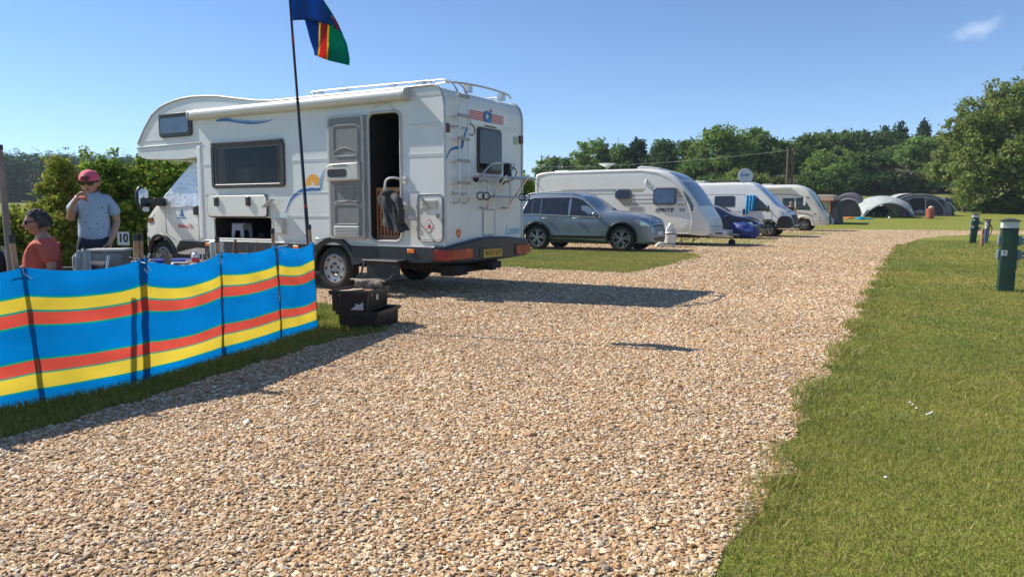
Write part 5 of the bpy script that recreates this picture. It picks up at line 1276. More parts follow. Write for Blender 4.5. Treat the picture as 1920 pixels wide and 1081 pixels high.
# ================================================================== STRIPED WINDBREAKS
BLU = (.0, .17, .50); GRN = (.0, .28, .20); YEL = (.66, .50, .05); REDC = (.58, .075, .05)
STR = [(0, BLU), (.09, GRN), (.102, YEL), (.212, GRN), (.226, REDC), (.313, GRN), (.33, BLU), (.565, GRN), (.58, REDC), (.672, GRN), (.69, YEL), (.782, GRN), (.80, BLU)]
WBM = cloth_mat('striped_nylon', (0, 0, 0), .57, STR, bscale=90, bump=.1)
STRING = mat('white_string', (.6, .62, .66), .8)
def windbreak(name_label, poles, seed):
    """poles: [(base, top, cloth_z)]"""
    t = thing('windbreak', name_label, 'windbreak', poles[0][0])
    O = Vector(poles[0][0]); r = random.Random(seed)
    nrm = Vector((.945, -.327, 0))
    V, F_, UV = [], [], []
    nu, nv = 26, 26
    for i in range(len(poles) - 1):
        a, b = poles[i], poles[i + 1]
        b0 = len(V)
        sag = .035 + .02 * r.random(); ph = r.random() * 6
        for k in range(nu + 1):
            u = k / nu
            for j in range(nv + 1):
                v = j / nv
                h = (a[2] + (b[2] - a[2]) * u) - sag * 4 * u * (1 - u) * (1 if i != 0 or seed == 1 else 1.35)
                pa = Vector(a[0]).lerp(Vector(a[1]), v * a[2] / a[1][2]); pb = Vector(b[0]).lerp(Vector(b[1]), v * b[2] / b[1][2])
                p = pa.lerp(pb, u); z = .012 + h * v
                wr_ = .007 * v ** 3 * (math.exp(-u * 7) * math.sin(v * 40 - u * 26 + ph) + math.exp(-(1 - u) * 7) * math.sin(v * 37 - (1 - u) * 30 + ph)) + .005 * math.sin(u * 9 + v * 23 + ph) * math.sin(v * 6 - u * 5)
                bil = wr_ + .03 * math.sin(PI * u) * math.sin(PI * v) + .006 * math.sin(13 * u + ph + 4 * v) * v + .008 * math.sin(PI * u) * math.sin(9 * v + ph)
                flop = .04 * math.sin(PI * u) * max(0, v - .88) / .12
                q = Vector((p.x, p.y, z)) + nrm * ((.058 if seed == 1 else .031) + bil + flop)
                V.append(q - O); UV.append((u, v + .0015 * math.sin(u * 7 + ph)))
        for k in range(nu):
            for j in range(nv):
                q = b0 + k * (nv + 1) + j; F_.append((q, q + nv + 1, q + nv + 2, q + 1))
    me = bpy.data.meshes.new('cloth'); me.from_pydata(V, [], F_); me.materials.append(WBM)
    uvl = me.uv_layers.new(name='UVMap')
    for lp in me.loops: uvl.data[lp.index].uv = UV[lp.vertex_index]
    me.polygons.foreach_set('use_smooth', [True] * len(me.polygons))
    o = bpy.data.objects.new('cloth', me); COL.objects.link(o); o.parent = t
    for base, top, h in poles:
        m = MB(); a = Vector(base) - O; b = Vector(top) - O; a.z -= .05
        m.tube([a, a.lerp(b, .96)], .0165, 10); p = m.build('pole', POLEW, t, smooth=True)
        m = MB(); m.tube([a.lerp(b, .955), b], .0185, 10); m.build('pole_cap', BLACK, p, smooth=True)
        m = MB(); c = a.lerp(b, h / top[2]) + nrm * .015
        m.tube([c + Vector((.019 * math.cos(x), .019 * math.sin(x), 0)) for x in np.linspace(0, 2 * PI, 9)], .004, 5)
        for k in range(4):
            d = Vector((r.uniform(-1, 1), r.uniform(-1, 1), r.uniform(-.9, .5))).normalized() * .09; m.tube([c, c + d * .5 + nrm * .02, c + d + nrm * .03], .003, 4)
        m.build('tie_string', STRING, t)
    return t
def pole_pts(base_px, top_px, dy, h):
    b = gp(*base_px); tp = at(top_px[0], top_px[1], b.y + dy); return (tuple(b), tuple(tp), h)
p2 = pole_pts((262, 717), (254, 438), .03, .86)
p2b = ((p2[0][0] + .014, p2[0][1] + .036, 0), (p2[1][0] + .016, p2[1][1] + .036, p2[1][2]), .865)
windbreak('striped blue, yellow and red windbreak panel running out of the left edge', [((-3.40, 4.0, 0), (-3.5, 4.0, 1.04), .84), pole_pts((68, 755), (21, 441), .05, .84), p2b], 1)
windbreak('longer striped blue, yellow and red windbreak ending beside the flagpole', [p2, pole_pts((413, 672), (407, 443), .02, .855), pole_pts((523, 638), (511, 428), .02, .875), pole_pts((592, 617), (580, 421), .02, .885)], 2)

# pole at the picture's left edge
a = at(36, 640, 5.35); a.z = 0; b = at(-2, 272, 5.5)
t = thing('pole', 'tall leaning grey-brown pole with dark cap behind the windbreak at far left', 'pole', a)
m = MB(); m.tube([Vector((0, 0, -.03)), (b - a) * .985], [.030, .020], 12); m.build('shaft', mat('weathered_pole', (.24, .17, .14), .6, var=.2, vscale=8), t, smooth=True)
m = MB(); m.tube([(b - a) * .98, (b - a)], .024, 12); m.build('cap', BLACK, t, smooth=True)

# ------------------------------------------------------------------ flagpole and flag
FP_B = gp(586, 617) + Vector((-.0, .09, 0)); FP_T = at(541.5, -26, 7.62)
t = thing('flagpole', 'tall black telescopic flagpole with red bands beside the windbreak end', 'flagpole', FP_B)
d = FP_T - FP_B
m = MB(); m.tube([d * -.01, d * .36, d * .361, d * .68, d * .681, d], [.021, .020, .0175, .0165, .014, .012], 10); m.build('shaft', mat('pole_black', (.02, .022, .03), .35, var=.2), t, smooth=True)
for k in (.07, .36, .85):
    m = MB(); m.tube([d * (k - .012), d * (k + .012)], [.0225 - .009 * k, .0225 - .009 * k], 10); m.build('red_band', mat('band_red', (.30, .05, .03), .5), t, smooth=True)
def build_flag():
    cols = [cloth_mat('flag_blue', (.03, .14, .48), .6), cloth_mat('flag_yellow', (.80, .62, .14), .6), cloth_mat('flag_red', (.66, .09, .11), .6), cloth_mat('flag_green', (.0, .34, .24), .6), cloth_mat('flag_hem', (.02, .04, .10), .2)]
    Y0 = 7.6
    def P(x, y, dy): return at(x, y, Y0 + dy)
    V, F_, MI = [], [], []
    def patch(fn, nu, nv, mi):
        b = len(V)
        for i in range(nu + 1):
            for j in range(nv + 1): V.append(fn(i / nu, j / nv))
        for i in range(nu):
            for j in range(nv): q = b + i * (nv + 1) + j; F_.append((q, q + nv + 1, q + nv + 2, q + 1)); MI.append(mi)
    # hoist half, near
    def A(u, v):
        l = Vector((543.5 + 4.5 * v, -24 + 62 * v)); r_ = Vector((588 + 26 * v + 8 * v * v, -30 + 60 * v + 18 * v * v))
        q = l.lerp(r_, u); q.y -= 5 * math.sin(PI * u) * v
        return P(q.x, q.y, -.02 + .03 * math.sin(u * 7 + v * 2) * u - .02 * u)
    patch(A, 18, 14, 0)
    patch(lambda u, v: A(u, .985 + .03 * v) + Vector((0, -.003, 0)), 18, 1, 4)
    # fly half folds back behind and hangs down: lines across it at five heights
    rows = [(-30, (548, 575, 578, 592, 595, 590)), (0, (556, 590, 593, 603, 606, 606)), (40, (572, 598, 602, 614, 618, 633)), (75, (581, 598, 601.5, 612.5, 616.5, 651)), (103, (589, 596, 599, 612, 615.5, 656)), (110, (589, 595.5, 598.5, 611.5, 615, 655))]
    def bx(k, v):
        return float(np.interp(v * 5, range(6), [r_[1][k] for r_ in rows]))
    def by(k, v):
        base = float(np.interp(v * 5, range(6), [-30, 0, 40, 75, 97, 103])); add = (0, 2.5, 4, 9, 10.5, 20)[k] * max(0, (v - .3) / .7); return base + add
    names = [0, 1, 2, 1, 3]
    for k in range(5):
        patch(lambda u, v, k=k: P(bx(k, v) + (bx(k + 1, v) - bx(k, v)) * u, by(k, v) + (by(k + 1, v) - by(k, v)) * u, .06 + .05 * math.sin(v * 6 + (k + u) * .9) + .02 * math.sin((k + u) * 2.4)), 5 if k in (0, 4) else 2, 22, names[k])
    # corner of red and yellow showing past the fold
    patch(lambda u, v: P(620 + 3 * u + v * (5 + 2 * u), 28 + v * 24 + 2 * u, .02), 2, 6, 1)
    patch(lambda u, v: P(623 + v * 2 + u * (1 + 13 * v), 30 + v * 22 + u * 6 * v, .02), 2, 6, 2)
    patch(lambda u, v: A(1, .2 + .75 * v).lerp(P(bx(5, .30 + .22 * v), by(5, .30 + .22 * v), .06), u), 3, 8, 0)
    O = FP_T; me = bpy.data.meshes.new('flag'); me.from_pydata([q - O for q in V], [], F_)
    for c in cols: me.materials.append(c)
    me.polygons.foreach_set('material_index', MI); me.polygons.foreach_set('use_smooth', [True] * len(MI))
    o = bpy.data.objects.new('flag', me); COL.objects.link(o); o.location = O
    md = o.modifiers.new('thick', 'SOLIDIFY'); md.thickness = .002
    tag(o, 'blue, red, yellow and green flag folded over by the wind on the black pole', 'flag')
build_flag()

# ------------------------------------------------------------------ crates of firewood
CRATE = mat('black_crate_plastic', (.022, .020, .019), .55, var=.35, vscale=9, bump=.1)
def crate(label, loc, rz, sz):
    t = thing('crate', label, 'crate', loc, rz, 'stacked black plastic crates')
    w, l, h = sz
    m = MB(); m.box(-w, 0, 0, l, 0, .012)
    for pts in ([(-w, 0), (0, 0)], [(0, 0), (0, l)], [(0, l), (-w, l)], [(-w, l), (-w, 0)]):
        (xa, ya), (xb, yb) = pts; tp = 1.0
        nx, ny = (yb - ya), -(xb - xa); L_ = math.hypot(nx, ny); nx, ny = nx / L_ * .012, ny / L_ * .012
        m.add([(xa, ya, 0), (xb, yb, 0), (xb + nx, yb + ny, h), (xa + nx, ya + ny, h), (xa - nx * .6, ya - ny * .6, 0), (xb - nx * .6, yb - ny * .6, 0), (xb, yb, h), (xa, ya, h)],
              [(0, 1, 2, 3), (5, 4, 7, 6), (3, 2, 6, 7), (0, 4, 5, 1), (1, 5, 6, 2), (4, 0, 3, 7)])
        # raised ribs
        n = int(L_ / .05)
        for k in range(1, n):
            f = k / n; x = xa + (xb - xa) * f; y = ya + (yb - ya) * f
            if rz is not None: m.obox((x + nx * .7, y + ny * .7, h * .48), ((xb - xa) / L_ * .004, (yb - ya) / L_ * .004, 0), (nx * .45, ny * .45, 0), (0, 0, h * .40))
    m.build('basket', CRATE, t)
    m = MB(); ro = [(-w - .02, -.02), (.02, -.02), (.02, l + .02), (-w - .02, l + .02)]
    for i in range(4):
        a = Vector((*ro[i], h - .012)); b = Vector((*ro[(i + 1) % 4], h - .012)); dd = (b - a).normalized(); nn = Vector((dd.y, -dd.x, 0))
        m.obox((a + b) / 2, dd * ((b - a).length / 2 + .006), nn * .012, (0, 0, .018))
    m.build('rim', CRATE, t, bevel=.004)
    m = MB(); m.prism(rrect(-w * .62, -w * .38, h * .62, h * .78, .02), -.016, -.008); m.build('handle_slot', BLACK, t)
    return t
CR = gp(689, 621); CRZ = R(-13)
crate('lower black plastic crate, empty of logs, standing on the verge', CR + Vector((.09, .02, .0)), CRZ, (.40, .56, .19))
crate('upper black plastic crate filled with firewood beside the windbreak', CR + Vector((0, 0, .196)), CRZ, (.37, .52, .20))
def crw(x, y, z): return CR + Vector((0, 0, .196)) + Matrix.Rotation(CRZ, 3, 'Z') @ Vector((x, y, z))
m = MB(); prof = []
def logfn(u, v):
    a = 2 * PI * u; r_ = .058 * (1 + .10 * math.sin(3 * a + 5 * v) + .05 * math.sin(7 * a + 11 * v)); 
    if v in (0.0, 1.0): pass
    return crw(-.27 + .27 * v, .33 + .04 * v, .235) + Vector((0, r_ * math.cos(a), r_ * math.sin(a)))
m.grid(logfn, 22, 12)
for v in (0, 1):
    ring_ = [logfn(k / 22, v) for k in range(22)]; m.add(ring_, [tuple(range(22))])
o = m.build('log', mat('bark', (.26, .20, .15), .85, var=.45, vscale=20, bump=.6, bscale=40), None, smooth=True, angle=50); tag(o, 'round bark-covered log lying on top of the upper crate', 'firewood', 'firewood in the upper crate')
wr = random.Random(5)
def split(x, y, z, L_, a, el, w, h, mm, label):
    d = Vector((math.cos(a) * math.cos(el), math.sin(a) * math.cos(el), math.sin(el))); s_ = Vector((-math.sin(a), math.cos(a), 0)); up = d.cross(s_) * -1
    c = crw(x, y, z); m = MB(); P = []
    for e in (-1, 1):
        for p, q in ((-1, -.3), (-.2, 1), (.9, .4), (.7, -.6)): P.append(c + d * (e * L_ / 2 * wr.uniform(.92, 1.05)) + s_ * (p * w * wr.uniform(.8, 1.1)) + up * (q * h * wr.uniform(.8, 1.1)))
    m.add(P, [(0, 1, 2, 3), (7, 6, 5, 4), (0, 4, 5, 1), (1, 5, 6, 2), (2, 6, 7, 3), (3, 7, 4, 0)])
    o = m.build('log', mm, None, bevel=.004); tag(o, label, 'firewood', 'firewood in the upper crate')
BARKP = mat('split_pale', (.42, .34, .25), .8, var=.3, vscale=25, bump=.3); BARKR = mat('split_reddish', (.26, .13, .07), .8, var=.3, vscale=25, bump=.3)
split(-.21, .10, .20, .24, .15, .08, .05, .02, BARKP, 'flat pale split log lying at the front of the upper crate')
split(-.12, .16, .19, .26, -.35, .05, .045, .028, BARKR, 'reddish-brown split log slanting in the upper crate')
split(-.30, .18, .175, .22, .9, .15, .035, .025, BARKR, 'dark split log poking up at the left of the upper crate')
split(-.06, .09, .17, .16, -.1, 0, .03, .025, mat('split_tan', (.40, .24, .13), .8, var=.3, vscale=25), 'short tan split log at the right of the upper crate')
split(-.24, .07, .165, .2, .5, 0, .04, .03, mat('split_tan', (.40, .24, .13)), 'tan split log under the flat pale one')
m = MB(); m.add([crw(-.17, -.018, .02), crw(-.03, -.018, .02), crw(-.035, -.018, .10), crw(-.075, -.018, .07), crw(-.11, -.018, .085), crw(-.12, -.018, .055)], [tuple(range(6))])
o = m.build('torn_label', mat('label_white', (.55, .55, .55), .6), None, solid=.002); tag(o, 'torn white label stuck on the front of the upper crate', 'label')
m = MB(); m.add([crw(.018, .19, .10), crw(.018, .24, .10), crw(.018, .24, .155), crw(.018, .19, .155)], [(0, 1, 2, 3)])
o = m.build('paper_label', mat('label_white', (.55, .55, .55)), None, solid=.002); tag(o, 'small square white label on the side of the upper crate', 'label')

# ================================================================== PEOPLE
SKIN = mat('warm_skin', (.46, .25, .17), .5, var=.06)  # one even warm skin tone
HAIRD = mat('dark_grey_hair', (.06, .056, .056), .7, var=.4, vscale=40, bump=.4)
def skin(name, V, E, Rr, m, parent, root=0, sub=2, sx=1.0):
    me = bpy.data.meshes.new(name); me.from_pydata([tuple(v) for v in V], E, []); me.materials.append(m)
    o = bpy.data.objects.new(name, me); COL.objects.link(o); o.parent = parent
    md = o.modifiers.new('skin', 'SKIN'); md.use_smooth_shade = True
    for i, r_ in enumerate(Rr):
        a, b = r_ if isinstance(r_, tuple) else (r_, r_)
        me.skin_vertices[0].data[i].radius = (a, b)
        me.skin_vertices[0].data[i].use_root = (i == root)
    s2 = o.modifiers.new('sub', 'SUBSURF'); s2.levels = sub; s2.render_levels = sub
    # freeze into a plain mesh
    dg = bpy.context.evaluated_depsgraph_get(); ev = bpy.data.meshes.new_from_object(o.evaluated_get(dg))
    o.modifiers.clear(); o.data = ev; ev.name = name
    ev.polygons.foreach_set('use_smooth', [True] * len(ev.polygons))
    return o
def chain(V, E, Rr, pts, start=None):
    last = start
    for p, r_ in pts:
        V.append(Vector(p)); Rr.append(r_)
        if last is not None: E.append((last, len(V) - 1))
        last = len(V) - 1
    return last
def hand(V, E, Rr, wrist, d, side, palm_n, curl=.5, start=None, k=1.0):
    """palm and five fingers growing out of a wrist; d = pointing way, side = towards the thumb"""
    d = Vector(d).normalized(); side = Vector(side).normalized(); pn = Vector(palm_n).normalized(); w = Vector(wrist)
    pc = chain(V, E, Rr, [(w + d * .045 * k, (.030, .018)), (w + d * .085 * k, (.034, .016))], start)
    base = V[pc]
    for i, (o_, L_) in enumerate(((.027, .072), (.009, .082), (-.009, .076), (-.026, .058))):
        b = base + side * o_ * k; L_ *= k
        dd = (d + pn * curl * .5).normalized(); d2 = (d * (1 - curl) + pn * curl * 1.6).normalized()
        chain(V, E, Rr, [(b + d * .012, .0085), (b + dd * L_ * .5, .0082), (b + dd * L_ * .5 + d2 * L_ * .5, .0068)], pc)
    tb = w + d * .03 * k + side * .022 * k
    chain(V, E, Rr, [(tb + side * .022 * k + d * .012, .0105), (tb + side * .040 * k + d * .034 + pn * .012, .009), (tb + side * .042 * k + d * .058 + pn * .03, .0075)], pc - 1)
def head(t, c, fwd, r=.105, skinm=None, hairm=None, name='head'):
    """a face on an egg: brow, nose, mouth, chin, ears; returns frame"""
    f = Vector(fwd).normalized(); up = Vector((0, 0, 1)); up = (up - f * up.dot(f)).normalized(); sd = f.cross(up); c = Vector(c)
    m = MB()
    def fn(u, v):
        a = 2 * PI * u; h = PI * v; x = math.sin(h) * math.cos(a); y = math.sin(h) * math.sin(a); z = math.cos(h)
        jaw = 1 - .22 * max(0, -z) ** 1.2
        px = x * (.098 if x > 0 else .102) * (1 - .05 * max(0, -z)); py = y * .075 * jaw; pz = z * .118
        if x > .5:
            g = math.exp(-((y / .16) ** 2)); 
            px += .026 * g * math.exp(-((z + .12) / .16) ** 2) * (x - .5) * 2
            px += .006 * math.exp(-((z - .22) / .1) ** 2); px -= .007 * math.exp(-((z - .08) / .1) ** 2) * (1 - g)
            px += .008 * math.exp(-((z + .46) / .08) ** 2) * math.exp(-(y / .3) ** 2); px += .010 * math.exp(-((z + .80) / .16) ** 2) * math.exp(-(y / .35) ** 2)
        return c + f * px + sd * py + up * pz
    m.grid(fn, 40, 30)
    for s in (-1, 1): m.ball(c + sd * (s * .076) + up * -.01 - f * .008, .018, .012, .03, 8)
    return m, f, sd, up
def mouth(t, c, f, sd, up, m_):
    m = MB(); m.tube([c + f * (.098 - .012 * abs(a)) + sd * (.024 * a) - up * (.052 + .003 * abs(a)) for a in np.linspace(-1, 1, 7)], [.001, .0035, .005, .0055, .005, .0035, .001], 6); m.build('mouth', m_, t, smooth=True)
LIP = mat('lips', (.30, .10, .09), .5)
def woman():
    base = Vector((-4.235, 7.6, 0)); t = thing('person', 'standing person in pink cap, sunglasses and pale blue spotted shirt', 'person', base, R(22))
    V, E, Rr = [], [], []
    X = 1.0
    pel = chain(V, E, Rr, [((0, 0, .90), (.14, .105))])
    ch = chain(V, E, Rr, [((0, 0, 1.02), (.12, .095)), ((.0, -.01, 1.16), (.12, .09)), ((0, 0, 1.28), (.105, .07)), ((-.005, -.005, 1.37), (.062, .06)), ((-.012, -.02, 1.43), (.05, .052))], pel)
    ce = 3
    # her right arm (picture left) bent up to the chin
    a = chain(V, E, Rr, [((-.135, 0, 1.31), .052), ((-.18, -.02, 1.20), .042), ((-.205, -.06, 1.115), .038), ((-.17, -.17, 1.21), .033), ((-.135, -.21, 1.285), .025)], ce)
    hand(V, E, Rr, V[a], (.55, -.25, .45), (.1, -.3, .9), (.6, -.3, -.6), .9, a)
    b = chain(V, E, Rr, [((.135, 0, 1.31), .052), ((.18, .0, 1.20), .043), ((.205, .01, 1.09), .038), ((.185, -.06, .985), .033), ((.155, -.11, .905), .025)], ce)
    hand(V, E, Rr, V[b], (-.25, -.12, -.9), (-.5, -.8, 0), (-.7, -.2, -.2), .5, b)
    for s in (-1, 1):
        chain(V, E, Rr, [((s * .085, 0, .80), .088), ((s * .095, -.005, .62), .075), ((s * .10, -.01, .48), .056), ((s * .10, .01, .30), .052), ((s * .10, .02, .09), .036), ((s * .11, -.09, .035), (.036, .026)), ((s * .115, -.16, .025), (.034, .018))], pel)
    skin('body', V, E, Rr, SKIN, t)
    m, f, sd, up = head(t, (-.02, -.03, 1.475), (-.18, -1, -.16)); m.build('head', SKIN, t, smooth=True, angle=180)
    c = Vector((-.02, -.03, 1.475)); mouth(t, c, f, sd, up, LIP)
    # shirt
    V, E, Rr = [], [], []
    p0 = chain(V, E, Rr, [((0, 0, .865), (.175, .14))])
    k = chain(V, E, Rr, [((0, 0, .98), (.165, .13)), ((0, -.012, 1.14), (.152, .122)), ((0, 0, 1.275), (.135, .10)), ((0, -.004, 1.345), (.095, .08)), ((-.006, -.008, 1.385), (.07, .068))], p0)
    chain(V, E, Rr, [((-.13, 0, 1.308), .066), ((-.175, -.016, 1.235), .064), ((-.20, -.03, 1.175), .064)], 3)
    chain(V, E, Rr, [((.13, 0, 1.308), .066), ((.175, 0, 1.23), .064), ((.202, .0, 1.135), .066)], 3)
    sm = mat('pale_blue_shirt', (.36, .46, .58), .85, var=.1, bump=.25, bscale=18)
    nt = sm.node_tree; pb = nt.nodes['Principled BSDF']; src = pb.inputs['Base Color'].links[0].from_socket
    vo = nt.nodes.new('ShaderNodeTexVoronoi'); vo.inputs['Scale'].default_value = 19; tc = nt.nodes.new('ShaderNodeTexCoord'); nt.links.new(tc.outputs['Object'], vo.inputs['Vector'])
    mm = nt.nodes.new('ShaderNodeMath'); mm.operation = 'LESS_THAN'; mm.inputs[1].default_value = .15; nt.links.new(vo.outputs['Distance'], mm.inputs[0])
    mx = nt.nodes.new('ShaderNodeMixRGB'); mx.inputs[2].default_value = (.05, .07, .12, 1); nt.links.new(mm.outputs[0], mx.inputs[0]); nt.links.new(src, mx.inputs[1]); nt.links.new(mx.outputs[0], pb.inputs['Base Color'])
    skin('shirt', V, E, Rr, sm, t)
    V, E, Rr = [], [], []
    p0 = chain(V, E, Rr, [((0, 0, 1.06), (.125, .10)), ((0, 0, .96), (.155, .12)), ((0, 0, .90), (.165, .125))])
    for s in (-1, 1): chain(V, E, Rr, [((s * .09, 0, .78), .10), ((s * .10, -.005, .60), .09), ((s * .10, -.01, .46), .078), ((s * .10, .01, .25), .065), ((s * .10, .015, .10), .062)], p0)
    skin('trousers', V, E, Rr, mat('navy_cotton', (.018, .024, .05), .8, var=.15, bump=.2, bscale=20), t)
    # cap
    m = MB()
    def capf(u, v):
        a = 2 * PI * u; h = PI / 2 * v * 1.02; return c + up * (.032 + .098 * math.cos(h)) + f * (.115 * math.sin(h) * math.cos(a) - .008) + sd * (.092 * math.sin(h) * math.sin(a))
    m.grid(capf, 28, 8)
    def brim(u, v):
        a = (u - .5) * 1.9; r_ = .105 + .065 * v; return c + up * (.03 - .028 * v - .02 * (a ** 2)) - f * (r_ * math.cos(a * .9)) + sd * (.086 * math.sin(a) * (1 + .1 * v))
    m.grid(brim, 14, 4)
    m.build('cap', mat('pink_cap', (.72, .11, .19), .8, var=.12, bump=.2), t, smooth=True, angle=180, solid=.004)
    m = MB(); m.tube([c + up * .06 + f * .108 + sd * (.035 * math.sin(a)) + up * (.022 * math.cos(a)) for a in np.linspace(0, 2 * PI, 13)[:-1]], .010, 5, closed=True); m.ball(c + up * .06 + f * .098, .02, .03, .02, 8); m.build('cap_opening', mat('dark_pink_opening', (.20, .04, .06), .6), t, smooth=True)  # dark ring and ball stand in for the cap's rear opening
    m = MB()
    for s in (-1, 1):
        m.grid(lambda u, v, s=s: c + up * (.008 + .024 * math.cos(2 * PI * u) * v) + f * (.106 - .02 * abs(s * .034 + .033 * math.sin(2 * PI * u) * v) / .07) + sd * (s * .034 + .033 * math.sin(2 * PI * u) * v), 14, 3)
        m.tube([c + up * .018 + f * .09 + sd * (s * .066), c + up * .015 - f * .0 + sd * (s * .078)], .005, 5)
    m.tube([c + up * .016 + f * .112 - sd * .02, c + up * .016 + f * .112 + sd * .02], .005, 5)
    m.build('sunglasses', mat('sunglass_black', (.01, .01, .012), .08, spec=.7), t, solid=.004)
    m = MB(); m.grid(lambda u, v: c + f * (-.085 - .02 * math.sin(PI * v)) * math.cos((u - .5) * 2.6) + sd * (.082 * math.sin((u - .5) * 2.6)) + up * (.03 - .14 * v), 12, 6); m.build('hair', mat('fair_brown_hair', (.13, .08, .05), .7, var=.3, vscale=40), t, smooth=True, solid=.012)
    m = MB(); m.box(-.03, .03, -.008, .008, 0, .002); 
    # snack in the raised hand
    m = MB(); p = base + Matrix.Rotation(R(22), 3, 'Z') @ Vector((-.055, -.305, 1.325)); m.tube([p + Vector((-.03, .02, .0)), p, p + Vector((.035, -.01, -.012)), p + Vector((.05, -.01, -.04))], [.012, .016, .016, .008], 8)
    o = m.build('snack', mat('orange_red_snack', (.50, .10, .05), .6, var=.2), None, smooth=True); tag(o, 'small orange-red snack held by the standing person in pink cap', 'snack')
woman()
def man():
    base = at(82, 500, 7.15); base.z = 0
    t = thing('person', 'seated grey-haired person in orange-red shirt shown in profile', 'person', base, R(28))
    V, E, Rr = [], [], []
    pel = chain(V, E, Rr, [((.02, 0, .50), (.15, .15))])
    k = chain(V, E, Rr, [((.01, 0, .62), (.155, .15)), ((.0, 0, .76), (.135, .155)), ((.02, 0, .88), (.105, .15)), ((.01, 0, .955), (.058, .06)), ((-.015, 0, 1.01), (.055, .055))], pel)
    for s in (-1, 1):
        a = chain(V, E, Rr, [((.03, s * .17, .875), .065), ((.075, s * .22, .76), .052), ((.08, s * .24, .64), .046), ((-.06, s * .23, .615), .041), ((-.17, s * .19, .62), .030)], 3)
        hand(V, E, Rr, V[a], (-1, -s * .25, -.1), (0, 0, 1), (0, -s, -.3), .6, a)
        chain(V, E, Rr, [((-.10, s * .10, .47), .09), ((-.30, s * .12, .48), .078), ((-.44, s * .13, .47), .062), ((-.46, s * .13, .28), .056), ((-.45, s * .13, .09), .04), ((-.54, s * .13, .04), (.04, .03)), ((-.62, s * .13, .03), (.035, .022))], pel)
    skin('body', V, E, Rr, SKIN, t)
    c = Vector((-.035, 0, 1.085)); m, f, sd, up = head(t, c, (-1, -.10, -.10)); m.build('head', mat('tanned_skin', (.36, .17, .12), .5), t, smooth=True, angle=180); mouth(t, c, f, sd, up, LIP)
    V, E, Rr = [], [], []
    p0 = chain(V, E, Rr, [((.01, 0, .50), (.175, .18))])
    chain(V, E, Rr, [((-.015, 0, .62), (.195, .185)), ((-.005, 0, .76), (.165, .18)), ((.025, 0, .875), (.125, .165)), ((.015, 0, .935), (.08, .085))], p0)
    for s in (-1, 1): chain(V, E, Rr, [((.03, s * .165, .87), .085), ((.07, s * .215, .77), .078), ((.08, s * .235, .70), .078)], 3)
    skin('shirt', V, E, Rr, mat('orange_red_shirt', (.52, .10, .07), .85, var=.12, bump=.25, bscale=18), t)
    V, E, Rr = [], [], []
    p0 = chain(V, E, Rr, [((.02, 0, .49), (.165, .165))])
    for s in (-1, 1): chain(V, E, Rr, [((-.12, s * .10, .475), .10), ((-.30, s * .12, .48), .09), ((-.40, s * .13, .475), .085)], p0)
    skin('shorts', V, E, Rr, mat('grey_beige_cotton', (.16, .13, .11), .85, var=.1), t)
    m = MB()
    def hf(u, v):
        a = 2 * PI * u; h = PI * .62 * v; lim = 1 - .74 * max(0, math.cos(a)) ** .6 * v
        h *= lim; w_ = 1 + .035 * math.sin(a * 11 + v * 9) + .03 * math.sin(a * 5 - v * 17)
        return c + up * (.126 * math.cos(h) + .002) + f * (.112 * math.sin(h) * math.cos(a) * w_ - .012) + sd * (.086 * math.sin(h) * math.sin(a) * w_)
    m.grid(hf, 36, 14)
    hr = random.Random(4)
    for k in range(420):
        u, v = hr.random(), hr.random() ** .7; p = hf(u, v); o_ = (p - c).normalized(); tg = (o_.cross(Vector((hr.uniform(-1, 1), hr.uniform(-1, 1), hr.uniform(-1, 1))))).normalized()
        L_ = hr.uniform(.012, .028); m.tube([p - tg * .004, p + o_ * .006 + tg * L_ * .6 - up * .004, p + o_ * .004 + tg * L_ - up * .012], [.005, .004, .001], 4)
    m.build('hair', HAIRD, t, smooth=True, angle=180)
    m = MB()
    for s in (-1, 1):
        m.ball(c + up * .012 + f * .09 + sd * (s * .034), .012, .03, .02, 10); m.tube([c + up * .018 + f * .09 + sd * (s * .06), c + up * .014 - f * .005 + sd * (s * .08)], .005, 5)
    m.build('sunglasses', mat('sunglass_black', (.01, .01, .012)), t, smooth=True)
man()
